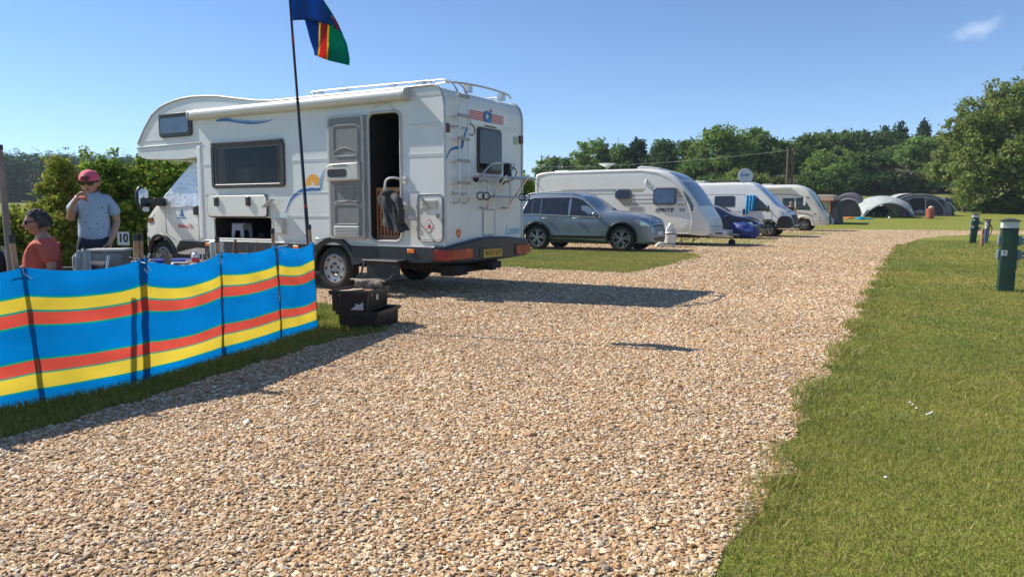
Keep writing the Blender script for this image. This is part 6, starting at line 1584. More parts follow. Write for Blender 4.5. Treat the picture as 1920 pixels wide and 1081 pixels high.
def far_person():
    b = at(1482, 400, 42.3); b.z = 0
    t = thing('person', 'distant person in grey cap and dark vest standing by the cream coach', 'person', b)
    V, E, Rr = [], [], []
    pel = chain(V, E, Rr, [((0, 0, .95), (.15, .11))]); chain(V, E, Rr, [((0, 0, 1.1), (.14, .11)), ((0, 0, 1.32), (.15, .10)), ((0, 0, 1.45), (.06, .06)), ((0, -.02, 1.52), (.05, .05))], pel)
    a = chain(V, E, Rr, [((-.19, 0, 1.38), .06), ((-.26, -.03, 1.2), .045), ((-.26, -.12, 1.05), .04), ((-.14, -.25, 1.12), .03)], 2); hand(V, E, Rr, V[a], (.6, -.4, .2), (0, 0, 1), (.5, 0, -.2), .6, a)
    a = chain(V, E, Rr, [((.19, 0, 1.38), .06), ((.27, 0, 1.2), .045), ((.30, -.05, 1.02), .04), ((.30, -.12, .85), .03)], 2); hand(V, E, Rr, V[a], (0, -.2, -1), (0, -1, 0), (-1, 0, 0), .4, a)
    for s in (-1, 1): chain(V, E, Rr, [((s * .09, 0, .85), .09), ((s * .1, 0, .5), .06), ((s * .1, .02, .09), .04), ((s * .1, -.12, .03), .03)], pel)
    skin('body', V, E, Rr, SKIN, t); c = Vector((0, -.03, 1.585)); m, f, sd, up = head(t, c, (-.1, -1, -.05)); m.build('head', SKIN, t, smooth=True, angle=180)
    V, E, Rr = [], [], []
    p0 = chain(V, E, Rr, [((0, 0, .93), (.17, .13))]); chain(V, E, Rr, [((0, 0, 1.1), (.165, .13)), ((0, 0, 1.3), (.165, .12)), ((0, 0, 1.40), (.10, .08))], p0)
    for s in (-1, 1): chain(V, E, Rr, [((s * .16, 0, 1.37), .075), ((s * .19, 0, 1.33), .07)], 2)
    skin('vest', V, E, Rr, mat('dark_vest', (.05, .025, .03), .85), t)
    V, E, Rr = [], [], []
    p0 = chain(V, E, Rr, [((0, 0, .93), (.165, .125))])
    for s in (-1, 1): chain(V, E, Rr, [((s * .09, 0, .82), .10), ((s * .1, 0, .55), .08)], p0)
    skin('shorts', V, E, Rr, mat('navy_cotton', (.018, .024, .05)), t)
    m = MB(); m.grid(lambda u, v: c + up * (.03 + .10 * math.cos(PI / 2 * v)) + f * (.115 * math.sin(PI / 2 * v) * math.cos(2 * PI * u) + (.06 if v > .99 and abs(u - .5) > .38 else 0)) + sd * (.095 * math.sin(PI / 2 * v) * math.sin(2 * PI * u)), 24, 7); m.build('cap', mat('grey_cap', (.14, .15, .16), .8), t, smooth=True, solid=.004)
far_person()

# ================================================================== CAMP FURNITURE
def camp_chair(label, loc, rz, fabric, frame, w=.27, seat=.42, back=.86):
    t = thing('camping_chair', label, 'chair', loc, rz)            # faces local -x
    m = MB(); m.grid(lambda u, v: (-.22 + .46 * u, -w + 2 * w * v, seat - .03 * math.sin(PI * v) - .03 * u), 6, 6); m.build('seat', fabric, t, smooth=True, solid=.012)
    m = MB(); m.grid(lambda u, v: (.24 + .16 * u + .02 * math.sin(PI * v), -w + 2 * w * v, seat - .02 + (back - seat) * u), 8, 6); m.build('backrest', fabric, t, smooth=True, solid=.014)
    for s in (-1, 1):
        m = MB(); m.tube([(-.24, s * w, 0), (-.20, s * w, seat + .2), (-.17, s * w, seat + .22), (.28, s * w, seat + .21)], .011, 8); m.build('leg', frame, t, smooth=True)
        m = MB(); m.tube([(.30, s * w, 0), (.22, s * w, seat - .03), (.40, s * w, back + .03)], .011, 8); m.build('leg', frame, t, smooth=True)
        m = MB(); m.box(-.20, .22, s * w - .025, s * w + .025, seat + .215, seat + .235); m.build('armrest', mat('armrest_plastic', (.30, .30, .30), .4), t, bevel=.008)
    return t
NAVYF = mat('navy_canvas', (.012, .018, .035), .8, var=.2, bump=.15); BLUEF = mat('blue_canvas', (.012, .05, .30), .75, var=.2, bump=.15); GREYF = mat('grey_canvas', (.20, .21, .22), .8, var=.1)
p = at(82, 500, 7.15); p.z = 0
camp_chair('navy canvas camping chair holding the seated person in orange-red', p + Vector((.05, .03, 0)), R(28), NAVYF, GREYM, .30, .40, .80)
p = at(8, 500, 6.6); p.z = 0
camp_chair('dark canvas camping chair at the far left behind the windbreak', p, R(160), mat('black_canvas', (.016, .020, .028), .8), GREYM, .28, .42, .84)
p = at(128, 500, 6.15); p.z = 0
camp_chair('navy canvas camping chair with its back to the windbreak', p + Vector((.02, 0, 0)), R(95), NAVYF, SILVER, .13, .42, .775)
p = at(180, 500, 6.35); p.z = 0
camp_chair('silver folding chair with white armrests left of the grey box', p, R(20), GREYF, SILVER, .20, .38, .79)
p = at(308, 500, 8.35); p.z = 0
camp_chair('royal blue camping chair behind the cluttered table', p, R(105), BLUEF, GREYM, .36, .40, .66)
m = MB(); p0 = at(152, 478, 6.3)
m.grid(lambda u, v: p0 + Vector((-.055 + .12 * u + .03 * v * u - .02 * v, -.03 + .05 * u + .014 * math.sin(u * 16 + 2 * v), .065 * math.sin(PI * min(1, u * .72)) - .012 - .30 * v + .006 * math.sin(u * 21))), 18, 10)
o = m.build('towel', mat('grey_striped_towel', (.32, .34, .35), .9, var=.3, vscale=14), None, smooth=True, solid=.012); tag(o, 'pale grey towel draped over the back of a folding chair', 'towel')
p = at(212, 500, 6.9); p.z = 0
t = thing('storage_box', 'dull grey boxy windshield cabinet standing left of the number sign', 'box', p, R(8))
m = MB(); m.box(-.17, .12, -.12, .12, 0, .83); m.build('cabinet', mat('grey_cabinet', (.13, .13, .13), .6, var=.25), t, bevel=.008)
m = MB(); m.box(-.13, .12, -.128, -.118, .62, .81); m.build('front_panel', mat('grey_panel', (.20, .20, .20), .5, var=.3), t)
m = MB(); m.box(-.19, .14, -.13, .13, .83, .85); m.build('lid', mat('pale_lid', (.40, .40, .38), .5), t, bevel=.005)
# pitch number
p = at(235, 500, 8.6); p.z = 0
t = thing('pitch_sign', 'white square sign reading 10 on a stake beside the motorhome front', 'sign', p)
m = MB(); m.box(-.02, .02, 0, .025, -.02, .82); m.build('stake', WOODD, t)
m = MB(); m.prism(rrect(-.068, .064, .805, .955, .006), -.012, -.002); s_ = m.build('panel', mat('sign_white', (.68, .69, .70), .5, var=.03), t)
text('number', '10', .135, INK, t, (-.001, -.014, .882), (PI / 2, 0, 0), .001, bold=.004, sx=.85)
# table and the clutter on it
TY = 7.4; tb = at(385, 500, TY); tb.z = 0; TZ = .668
t = thing('camping_table', 'pale folding table laid with cups, bottles and cutlery behind the windbreak', 'table', tb)
TX0, TX1 = at(293, 500, TY).x - tb.x, .22
m = MB(); m.box(TX0, TX1, -.22, .38, TZ - .022, TZ); m.build('tabletop', mat('table_white', (.56, .56, .54), .45, var=.06), t, bevel=.006)
for x in (TX0 + .06, TX1 - .06):
    for y in (-.17, .33):
        m = MB(); m.tube([(x, y, TZ - .02), (x, y, 0)], .014, 8); m.build('leg', GREYM, t, smooth=True)
def onT(px, dy=0, name=None): q = at(px, 490, TY + dy); q.z = TZ + .001; return q
def lathe_thing(name, prof, m_, loc, label, cat, group=None, n=20):
    m = MB(); m.lathe(prof, n); o = m.build(name, m_, None, smooth=True, angle=50); o.location = loc; return tag(o, label, cat, group)
lathe_thing('paper_cup', [(.001, 0), (.030, 0), (.043, .095), (.046, .098), (.043, .10), (.030, .02), (.001, .015)], mat('kraft_paper', (.35, .24, .17), .7), onT(314, -.05), 'brown paper cup standing on the left end of the table', 'cup')
bt = onT(367, .05); t = thing('bottle', 'white plastic bottle with a red label on the camping table', 'bottle', bt)
m = MB(); m.lathe([(.001, 0), (.036, 0), (.038, .01), (.038, .085), (.030, .105), (.014, .115), (.014, .125)], 20); m.build('bottle_body', mat('bottle_white', (.66, .66, .66), .35), t, smooth=True, angle=50)
m = MB(); m.lathe([(.0385, .018), (.0385, .065)], 20); m.build('label_band', RED_D, t, smooth=True)
m = MB(); m.lathe([(.017, .122), (.017, .142), (.001, .142)], 16); m.build('bottle_cap', mat('cap_white', (.7, .7, .7), .4), t, smooth=True)
o = MB().box(-.06, .06, -.05, .05, 0, .02).build('book', mat('tan_cover', (.36, .27, .20), .6), None, bevel=.003); o.location = onT(340, -.02); tag(o, 'small tan notebook lying flat beside the paper cup', 'book')
rr_ = random.Random(3)
for k, (px, dy, lab) in enumerate(((352, .12, 'steel fork lying behind the tan notebook'), (378, -.02, 'steel knife lying in front of the white bottle'), (388, .1, 'steel spoon lying right of the white bottle'))):
    a = rr_.uniform(-.6, .6); m = MB(); m.tube([(-.09, 0, .006), (.03, 0, .004)], [.004, .005], 6); m.ball((.06, 0, .006), .032, .010 + .003 * k, .004, 10); o = m.build(('fork', 'knife', 'spoon')[k], SILVER, None, smooth=True); o.location = onT(px, dy); o.rotation_euler = (0, 0, a); tag(o, lab, 'cutlery')
for px, dy, lab, r_, mm in ((362, .16, 'shallow grey dish on the table behind the bottle', .07, LGREY), (383, .05, 'clear plastic tub right of the white bottle', .05, mat('clear_tub', (.50, .52, .54), .15)), (396, .0, 'crumpled silver tray at the right of the table', .075, SILVER)):
    lathe_thing('dish', [(.001, .003), (r_ * .7, .003), (r_, .035), (r_ * 1.04, .036), (r_ * .72, .0), (.001, 0)], mm, onT(px, dy), lab, 'dish')
q = at(407, 470, 8.2); q.z = 0
t = thing('waste_bin', 'tall white plastic bin standing behind the table by the motorhome', 'bin', q)
m = MB(); m.lathe([(.001, 0), (.055, 0), (.075, .85), (.08, .86), (.075, .865), (.055, .02), (.001, .02)], 24); m.build('bin_body', mat('bin_white', (.66, .66, .63), .4), t, smooth=True, angle=50)
m = MB(); m.tube(smooth_path([(-.07, 0, .82), (-.1, -.05, .70), (0, -.09, .66), (.1, -.05, .70), (.07, 0, .82)], 5), .004, 5); m.build('handle', GREYM, t)
for px, h, lab in ((442, .16, 'tallest brown glass bottle behind the windbreak cloth'), (466, .13, 'middle brown stick-like bottle behind the windbreak cloth'), (482, .13, 'rightmost brown stick-like bottle behind the windbreak cloth')):
    q = at(px, 472, 8.4)
    r_ = .022 if px == 442 else .012
    o = lathe_thing('bottle', [(.001, 0), (r_ * 1.2, 0), (r_ * 1.25, h * .6), (r_ * .6, h * .75), (r_ * .55, h), (.001, h)], mat('brown_bottle', (.16, .07, .03), .25), (q.x, q.y, .72), lab, 'bottle', None)
q = at(463, 472, 8.4); t = thing('side_table', 'low wooden shelf table holding brown bottles behind the windbreak', 'table', (q.x, q.y, 0))
m = MB(); m.box(-.2, .2, -.1, .12, .70, .72); m.build('tabletop', WOODD, t)
for x in (-.17, .17):
    for y in (-.08, .10): m = MB(); m.box(x - .015, x + .015, y - .015, y + .015, 0, .70); m.build('leg', WOODD, t)
q = at(237, 470, 7.9); lathe_thing('bottle', [(.001, 0), (.03, 0), (.032, .17), (.012, .22), (.012, .27), (.001, .27)], mat('dark_green_bottle', (.03, .035, .02), .2), (q.x, q.y, .56), 'dark green wine bottle beside the number sign', 'bottle')
o = MB().box(-.12, .12, -.1, .1, 0, .56).build('drinks_crate', mat('dark_crate', (.02, .022, .025), .6), None, bevel=.01); o.location = (q.x, q.y, 0); tag(o, 'dark box under the wine bottle by the number sign', 'box')
# ================================================================== HOOK-UP BOLLARDS, STAKES
GREENP = mat('dark_green_bollard', (.010, .042, .026), .5, var=.25, vscale=5)
SOCK = mat('socket_blue_grey', (.17, .21, .24), .45)
def bollard(label, loc, rz, tilt, txt, s=1.0):
    t = thing('hook_up_bollard', label, 'bollard', loc, rz, 'green electric hook-up bollards'); t.scale = (s, s, s); t.rotation_euler = (0, tilt, rz)
    m = MB(); m.prism(rrect(-.105, .105, -.105, .105, .02), -.05, .93, plane='xy'); m.build('post', GREENP, t, bevel=.004)
    m = MB(); m.prism(rrect(-.112, .112, -.112, .112, .02), .925, .945, plane='xy'); m.build('collar', BLACK, t)
    m = MB(); m.prism(rrect(-.108, .108, -.108, .108, .02), .945, 1.04, plane='xy'); m.build('light_band', mat('opal_lens', (.55, .58, .57), .4), t)
    m = MB(); m.prism(rrect(-.125, .125, -.125, .125, .03), 1.04, 1.058, plane='xy'); m.grid(lambda u, v: ((u - .5) * .24, (v - .5) * .24, 1.057 + .03 * (1 - (2 * u - 1) ** 2) * (1 - (2 * v - 1) ** 2)), 10, 10); m.build('lid', mat('lid_green', (.03, .045, .04), .5), t, smooth=True)
    for z in (.76, .55):
        for sg in (1, -1):
            w = .055 if sg > 0 else .035
            m = MB(); m.box(sg * .105, sg * (.105 + w), -.06, .06, z - .07, z + .07); o = m.build('socket', SOCK, t, bevel=.01)
            if sg > 0:
                m = MB(); m.tube(smooth_path([(.13, -.02, z + .0), (.2, -.04, z + .03), (.26, -.05, z - .02)], 4), .018, 8); m.obox((.19, -.02, z - .03), (.075, 0, -.012), (0, .035, 0), (.003, 0, .018)); m.build('plug', SOCK, o, smooth=True)
    m = MB(); m.box(.105, .12, -.03, .03, .33, .5); m.build('cable_cover', SOCK, t)
    for k, (x, z, tx) in enumerate(txt):
        m = MB(); m.prism(rrect(x - .036, x + .036, z - .04, z + .04, .004), -.109, -.104); pl = m.build('number_plate', mat('plate_white', (.6, .6, .58)), t)
        if tx: text('number', tx, .055, INK, pl, (x, -.110, z + .008), (PI / 2, 0, 0), .0005, bold=.002); MB().box(x - .02, x + .02, -.111, -.108, z - .03, z - .024).build('number_underline', GREYP, pl)
    return t
bollard('nearer dark green hook-up bollard marked 4 on the right lawn', gp(1884, 547), R(-27), R(.4), [(-.055, .58, '4')])
bollard('farther dark green hook-up bollard leaning by the narrow side road', gp(1823, 456), R(-24), R(3.6), [(-.07, .86, ''), (-.07, .60, '')])
q = gp(1841, 462); t = thing('wooden_stake', 'short bare wooden stake in the lawn between the bollards', 'stake', q)
m = MB(); m.prism([(-.045, -.05), (.045, -.05), (.045, .50), (.04, .60), (-.04, .60), (-.045, .50)], -.035, .035); m.build('stake', mat('orange_wood', (.36, .17, .08), .7, var=.2, vscale=12), t, bevel=.008); m = MB(); m.box(-.03, .03, -.045, -.034, .3, .42); m.build('tag_plate', mat('peach_plate', (.5, .3, .18), .6), t)
q = gp(1847, 457); t = thing('water_tap', 'blue and white water standpipe with black top behind the stake', 'tap', q)
m = MB(); m.tube([(-.02, 0, -.02), (0, 0, .55)], .045, 10); m.build('blue_post', mat('tap_blue', (.06, .13, .28), .5), t, smooth=True)
m = MB(); m.tube([(0, 0, .55), (.02, 0, .84)], .04, 10); m.box(-.04, .06, -.045, .0, .66, .70); m.build('white_pipe', mat('tap_white', (.6, .6, .6), .4), t, smooth=True)
m = MB(); m.box(-.12, .12, -.03, .03, .84, .87); m.tube([(.02, 0, .86), (.02, -.12, .80)], .03, 8); m.build('tap_head', BLACK, t)
q = gp(1852, 456); t = thing('wooden_post', 'weathered pinkish-brown post with a hose behind the blue tap', 'post', q)
m = MB(); m.prism([(-.09, -.05), (.03, -.05), (.10, .85), (-.05, .85)], .05, .13); m.build('post', mat('pinkish_wood', (.30, .18, .14), .8, var=.25, vscale=9), t); m = MB(); m.box(-.07, .12, .03, .15, .85, .88); m.tube(smooth_path([(.06, .03, .7), (.12, .0, .55), (.06, -.02, .35), (-.02, -.02, .2)], 5), .02, 6); m.build('hose', mat('hose_brown', (.12, .08, .08), .6), t)

# ================================================================== TENTS AND AWNINGS BEYOND THE DRIVE
def gat(px, Y):
    q = at(px, 400, Y); q.z = float(gh(q.x, q.y)); return q
TENT_D = cloth_mat('charcoal_canvas', (.25, .225, .25), .25); TENT_S = cloth_mat('slate_canvas', (.12, .14, .155), .2); PALE = cloth_mat('pale_grey_canvas', (.52, .55, .53), .25); PIPE = mat('pale_piping', (.55, .54, .52), .6); MESH = cloth_mat('grey_mesh_panel', (.10, .09, .10), .3)
def arch_pts(w, h, n=16, p=2.3): return [(w * math.copysign(abs(math.cos(PI * k / n)) ** (2 / p), math.cos(PI * k / n)), h * math.sin(PI * k / n) ** (2 / p)) for k in range(n + 1)]
def tunnel(t, name, secs, m_, n=16):         # secs: [(x offset, y, half width, height)]
    mb = MB(); k = n + 1
    for x0, y, w, h in secs: mb.v += [(x0 + a, y, b) for a, b in arch_pts(w, h, n)]
    for i in range(len(secs) - 1):
        for j in range(n): mb.f.append((i * k + j, (i + 1) * k + j, (i + 1) * k + j + 1, i * k + j + 1)); mb.m.append(0)
    mb.f.append(tuple(range((len(secs) - 1) * k, len(secs) * k))); mb.m.append(0)
    return mb.build(name, m_, t, smooth=True, solid=.01)
def big_tent():
    t = thing('tent', 'large charcoal family tent with pale roof edge and open doorway', 'tent', gat(1711, 68), R(-6), scale=.95)
    tunnel(t, 'canopy', [(0, -1.6, 2.75, 1.95), (.1, -.6, 2.8, 2.05), (.3, 1.2, 2.7, 2.0), (.5, 3.0, 2.4, 1.7), (.6, 4.6, 1.9, 1.2)], TENT_S)
    tunnel(t, 'roof_panel', [(-.6, -1.3, 2.3, 2.03), (-.5, .5, 2.4, 2.1), (-.3, 2.5, 2.2, 1.9)], PALE)
    # front wall with doorway between two panels
    mb = MB(); P = arch_pts(2.75, 1.95, 20); mb.add([(a, -1.61, b) for a, b in P], [tuple(range(21))]); mb.build('front_panel', TENT_D, t, solid=.01)
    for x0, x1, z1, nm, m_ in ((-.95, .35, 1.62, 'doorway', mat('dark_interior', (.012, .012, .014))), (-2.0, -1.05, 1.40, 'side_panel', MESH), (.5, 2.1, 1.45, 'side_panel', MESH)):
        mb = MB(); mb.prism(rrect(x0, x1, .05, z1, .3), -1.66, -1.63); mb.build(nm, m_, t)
    mb = MB(); mb.tube([(a * 1.0, -1.68, b) for a, b in arch_pts(2.12, 1.68, 20)], .022, 6); mb.tube([(a, -1.62, b + .02) for a, b in arch_pts(2.75, 1.95, 20)], .018, 6); mb.build('piping', PIPE, t, smooth=True)
    mb = MB(); mb.tube([(.42, -1.7, .02), (.42, -1.7, 1.55)], .03, 6); mb.tube([(2.45, -1.62, 1.3), (3.4, -2.2, 0)], .015, 5); mb.tube([(2.9, .5, 1.4), (4.0, .3, 0)], .015, 5); mb.build('guy_rope', PIPE, t)
    mb = MB(); mb.prism([(2.2, .1), (2.75, .0), (3.3, .0), (3.1, 1.5), (2.3, 1.75)], -1.2, 2.4); mb.build('side_porch', TENT_S, t, bevel=.1)
    mb = MB(); mb.box(-2.6, 2.2, -2.5, -1.7, 0, .03); mb.build('groundsheet', mat('grey_groundsheet', (.30, .33, .34), .8), t)
    mb = MB(); mb.ball((-.1, -1.75, .35), .5, .2, .22); mb.build('bedding', mat('grey_bedding', (.20, .20, .20), .9), t, smooth=True)
big_tent()
def shelter():
    t = thing('event_shelter', 'pale grey dome shelter on four legs in front of the big tent', 'shelter', gat(1652, 64.5), R(-10))
    W_, H_ = 2.1, 1.78
    mb = MB()
    def fn(u, v):
        a = 2 * u - 1; b = 2 * v - 1; z = 1 - .36 * (a * a + b * b) - .28 * a * a * b * b; bow = 1 - .06 * (1 - b * b) * abs(a)
        return (W_ * a * (1 - .05 * (1 - z)), W_ * b, H_ * z)
    mb.grid(fn, 20, 20); mb.build('canopy', PALE, t, smooth=True, solid=.01)
    for a, b in ((-1, -1), (1, -1), (-1, 1), (1, 1)):
        mb = MB(); mb.grid(lambda u, v, a=a, b=b: (W_ * a * (.78 + .22 * u + .02 * v), W_ * b * (1 - .1 * v), H_ * (.42 * (1 - u)) * (1 - v * .2)), 6, 3); mb.build('leg', PALE, t, solid=.02)
    for b in (-1, 1):
        mb = MB(); mb.tube([fn(u, (b + 1) / 2) for u in np.linspace(0, 1, 21)], .03, 6); mb.build('pole', GREYM, t, smooth=True)
    mb = MB(); mb.box(-1.5, 1.8, 2.2, 2.25, 0, .95); o = mb.build('windbreak', mat('dark_green_cloth', (.012, .022, .020), .85), None); o.location = t.location; o.rotation_euler = t.rotation_euler; tag(o, 'dark low windbreak cloth behind the dome shelter', 'windbreak')
    def wp(x, y, z=0): return t.location + Matrix.Rotation(R(-10), 3, 'Z') @ Vector((x, y, z))
    tb = thing('camping_table', 'small pale table under the dome shelter', 'table', wp(.75, -.3))
    mb = MB(); mb.box(-.5, .5, -.3, .3, .66, .69); mb.build('tabletop', LGREY, tb)
    for x in (-.4, .4):
        for y in (-.25, .25): mb = MB(); mb.tube([(x, y, 0), (-x * .6, y, .66)], .02, 6); mb.build('leg', SILVER, tb)
    c = camp_chair('black folding chair left under the dome shelter', wp(-.9, .4), R(-60), mat('black_canvas', (.016, .020, .028)), SILVER)
    c = camp_chair('black folding chair at the middle of the dome shelter', wp(-.2, .7), R(-100), mat('black_canvas', (.016, .020, .028)), SILVER)
    o = MB().box(-.25, .25, -.2, .2, 0, .4).build('cool_box', mat('blue_cool_box', (.05, .11, .26), .5), None, bevel=.03); o.location = gat(1707, 64.8); tag(o, 'blue cool box in front of the big tent doorway', 'cool box')
    mb = MB(); mb.ball((0, 0, .11), .11); o = mb.build('ball', mat('ball_white', (.62, .62, .58), .5), None, smooth=True); o.location = gat(1668, 60.5); tag(o, 'small white ball on the grass before the shelter', 'ball')
    mb = MB(); mb.box(-.12, .12, -.1, .1, 0, 1.15); mb.box(-.22, .22, -.14, .1, .55, .62); o = mb.build('folded_chair', mat('lime_cloth', (.16, .24, .03), .8), None, bevel=.03); o.location = wp(-.15, 1.5); tag(o, 'lime green folded chair upright inside the dome shelter', 'folded chair')
shelter()
def dark_awning():
    t = thing('awning_tent', 'dark grey inflatable awning between the beige awning and the dome shelter', 'tent', gat(1590, 66), R(-25))
    tunnel(t, 'canopy', [(0, -1.5, 1.35, 1.85), (.1, 0, 1.45, 2.05), (.2, 2.2, 1.4, 1.95)], TENT_D)
    mb = MB(); mb.add([(a, -1.51, b) for a, b in arch_pts(1.35, 1.85, 20)], [tuple(range(21))]); mb.build('front_panel', TENT_D, t, solid=.01)
    mb = MB(); mb.prism([(a * .78, b * .78) for a, b in arch_pts(1.35, 1.85, 20)], -1.56, -1.53); mb.build('window', MESH, t)
    mb = MB(); mb.tube([(a * .8, -1.57, b * .8) for a, b in arch_pts(1.35, 1.85, 20)], .03, 6)
    mb.build('piping', PIPE, t, smooth=True)
    mb = MB()
    for y in (-.9, -.2, .6, 1.4): mb.tube([(a * 1.04 + .1, y, b * 1.06 + .02) for a, b in arch_pts(1.36, 1.85, 16)], .035, 6)
    mb.build('air_pole', mat('pole_grey_cloth', (.19, .175, .19), .7), t, smooth=True)
dark_awning()
def beige_awning():
    q = gat(1535, 54.5); t = thing('awning_tent', 'old cream caravan awning with orange edging and a dark end panel', 'tent', q, YAW)
    CR_ = cloth_mat('cream_canvas', (.55, .48, .38), .2)
    mb = MB(); mb.prism([(-.7, .0), (.75, .0), (.75, 1.75), (-.7, 1.75)], 0, 2.4); mb.build('wall', CR_, t)
    mb = MB(); mb.prism([(-1.6, 1.70), (1.0, 1.70), (1.02, 2.02), (.85, 2.12), (-1.6, 2.14)], -.12, 2.5); mb.build('roof', cloth_mat('pale_peach_canvas', (.56, .44, .36), .2), t, bevel=.06)
    mb = MB(); mb.tube([(-1.6, -.14, 1.70), (1.0, -.14, 1.70)], .05, 6); mb.tube([(.78, -.1, 1.7), (.78, -.1, .9)], .035, 6); mb.build('edging', mat('orange_edging', (.42, .15, .07), .7), t)
    mb = MB(); mb.prism([(.85, .0), (1.45, .0), (1.2, 1.75), (.85, 1.8)], -.1, 2.3); mb.build('end_panel', cloth_mat('dark_grey_panel', (.07, .07, .075), .15), t, bevel=.05)
    mb = MB(); mb.prism([(-.3, .95), (.25, .95), (.25, 1.45), (-.3, 1.45)], -.02, -.005); mb.build('window', mat('grey_window', (.14, .14, .14), .3), t)
    mb = MB(); mb.grid(lambda u, v: (.3 + .9 * u, -.25 - .1 * math.sin(u * 9), .75 * (1 - u * .55) * v), 8, 4); mb.build('mud_flap', cloth_mat('blue_grey_flap', (.09, .12, .18), .2), t, solid=.02)
beige_awning()
def drape(name, px, Y, w, h, col, label, sd_):
    r_ = random.Random(sd_); mb = MB(); ph = [r_.uniform(0, 6) for _ in range(4)]
    mb.grid(lambda u, v: ((u - .5) * w, (v - .5) * .8, .02 + h * max(0, math.sin(PI * u) ** .8 * math.sin(PI * v) * (.6 + .4 * math.sin(5 * u + ph[0])))), 18, 8)
    o = mb.build(name, cloth_mat(name + '_cloth', col, .2), None, smooth=True, solid=.02); o.location = gat(px, Y); tag(o, label, 'ground cover')
drape('tarpaulin', 1621, 60.5, 1.3, .32, (.0, .30, .46), 'turquoise tarpaulin crumpled on the grass by the dome shelter', 3)
drape('groundsheet', 1599, 61.5, 1.25, .22, (.72, .20, .06), 'orange groundsheet spread left of the turquoise tarpaulin', 4)
def basket():
    t = thing('storage_basket', 'round orange-red slatted basket standing before the big tent', 'basket', gat(1744, 61.5), scale=.9)
    mb = MB()
    for k in range(7):
        z = .05 + .12 * k; mb.lathe([(.33 + .02 * (k % 2), z), (.36 + .02 * (k % 2), z + .02), (.36 + .02 * (k % 2), z + .08), (.33 + .02 * (k % 2), z + .10)], 20)
    mb.lathe([(.33, .02), (.33, .9)], 20)
    mb.build('basket_wall', mat('orange_red_slats', (.40, .11, .07), .6, var=.2), t, smooth=True, angle=30)
    mb = MB(); mb.ball((.05, 0, .89), .2, .2, .14); o = mb.build('bundle', mat('peach_cloth', (.6, .42, .32), .8), None, smooth=True); o.location = t.location; tag(o, 'peach coloured bundle lying on the orange-red basket', 'bundle')
basket()
# utility poles and wire, far mast
P1 = gat(1474.5, 58); 
def upole(px, label, wire=False):
    b = gat(px, 58); t = thing('utility_pole', label, 'utility pole', b, 0, 'pair of brown utility poles')
    h = at(px, 277, 58).z - b.z
    m = MB(); m.tube([(0, 0, -.1), (0, 0, h)], [.11, .09], 10); m.build('shaft', mat('creosote_wood', (.12, .08, .06), .8, var=.25, vscale=3), t, smooth=True)
    if wire:
        a = Vector((0, 0, h - .2)); e = at(1000, 313, 75) - b; pts = []
        for k in range(25): f = k / 24; q = a.lerp(e, f); q.z -= 1.0 * 4 * f * (1 - f) * .35; pts.append(q)
        m = MB(); m.tube(pts, .009, 4); m.build('wire', mat('wire_grey', (.30, .32, .34), .5), t)
upole(1473.5, 'left pole of the twin brown utility poles, with a wire', True); upole(1482.5, 'right pole of the twin brown utility poles')
b = gat(1157, 400); m = MB(); hh = at(1157, 258, 400).z - b.z; m.tube([(0, 0, 0), (0, 0, hh)], [.5, .2], 6); o = m.build('radio_mast', mat('mast_grey', (.30, .33, .38), .6), None); o.location = b; tag(o, 'thin grey radio mast rising far behind the trees', 'mast')
# clumps of daisies on the lawn
def daisies():
    V = MB(); r_ = random.Random(9)
    for px, py in ((1706, 762), (1711, 766), (1718, 773), (1743, 783), (1747, 781), (1738, 785), (1865, 640), (1660, 905)):
        q = gp(px, py); V.ball((q.x, q.y, .028), .008, .008, .005, 8)
    o = V.build('daisies', mat('petal_white', (.72, .72, .68), .7), None, smooth=True); tag(o, 'a few white daisies in the lawn', 'daisies', kind='stuff')
daisies()
# ================================================================== TREES AND SHRUBS
LEAF = attr_mat('leaf_foliage', .6, .46, spec=.08)
BARK = mat('tree_bark', (.075, .06, .045), .9, var=.3, vscale=4, bump=.3)
PALS = {
    'far': [(.012, .060, .016), (.018, .074, .018), (.010, .050, .014), (.024, .084, .018)],
    'mid': [(.046, .078, .020), (.060, .10, .024), (.078, .12, .028), (.036, .060, .016)],
    'dark': [(.028, .055, .018), (.038, .068, .021), (.048, .080, .024), (.020, .043, .015)],
    'light': [(.075, .12, .028), (.09, .138, .033), (.060, .10, .024), (.105, .15, .040)],
    'olive': [(.078, .105, .026), (.096, .12, .031), (.060, .085, .021), (.11, .125, .038)],
    'pine': [(.012, .030, .018), (.018, .038, .020), (.026, .045, .024), (.010, .022, .014)],
    'blossom': [(.30, .26, .22), (.10, .12, .04), (.08, .10, .03), (.05, .08, .02)],
    'hedge': [(.075, .12, .016), (.10, .15, .020), (.05, .09, .012), (.14, .17, .03), (.035, .065, .010)],
    'yellow': [(.10, .13, .018), (.13, .15, .024), (.075, .10, .014), (.15, .13, .03)],
}
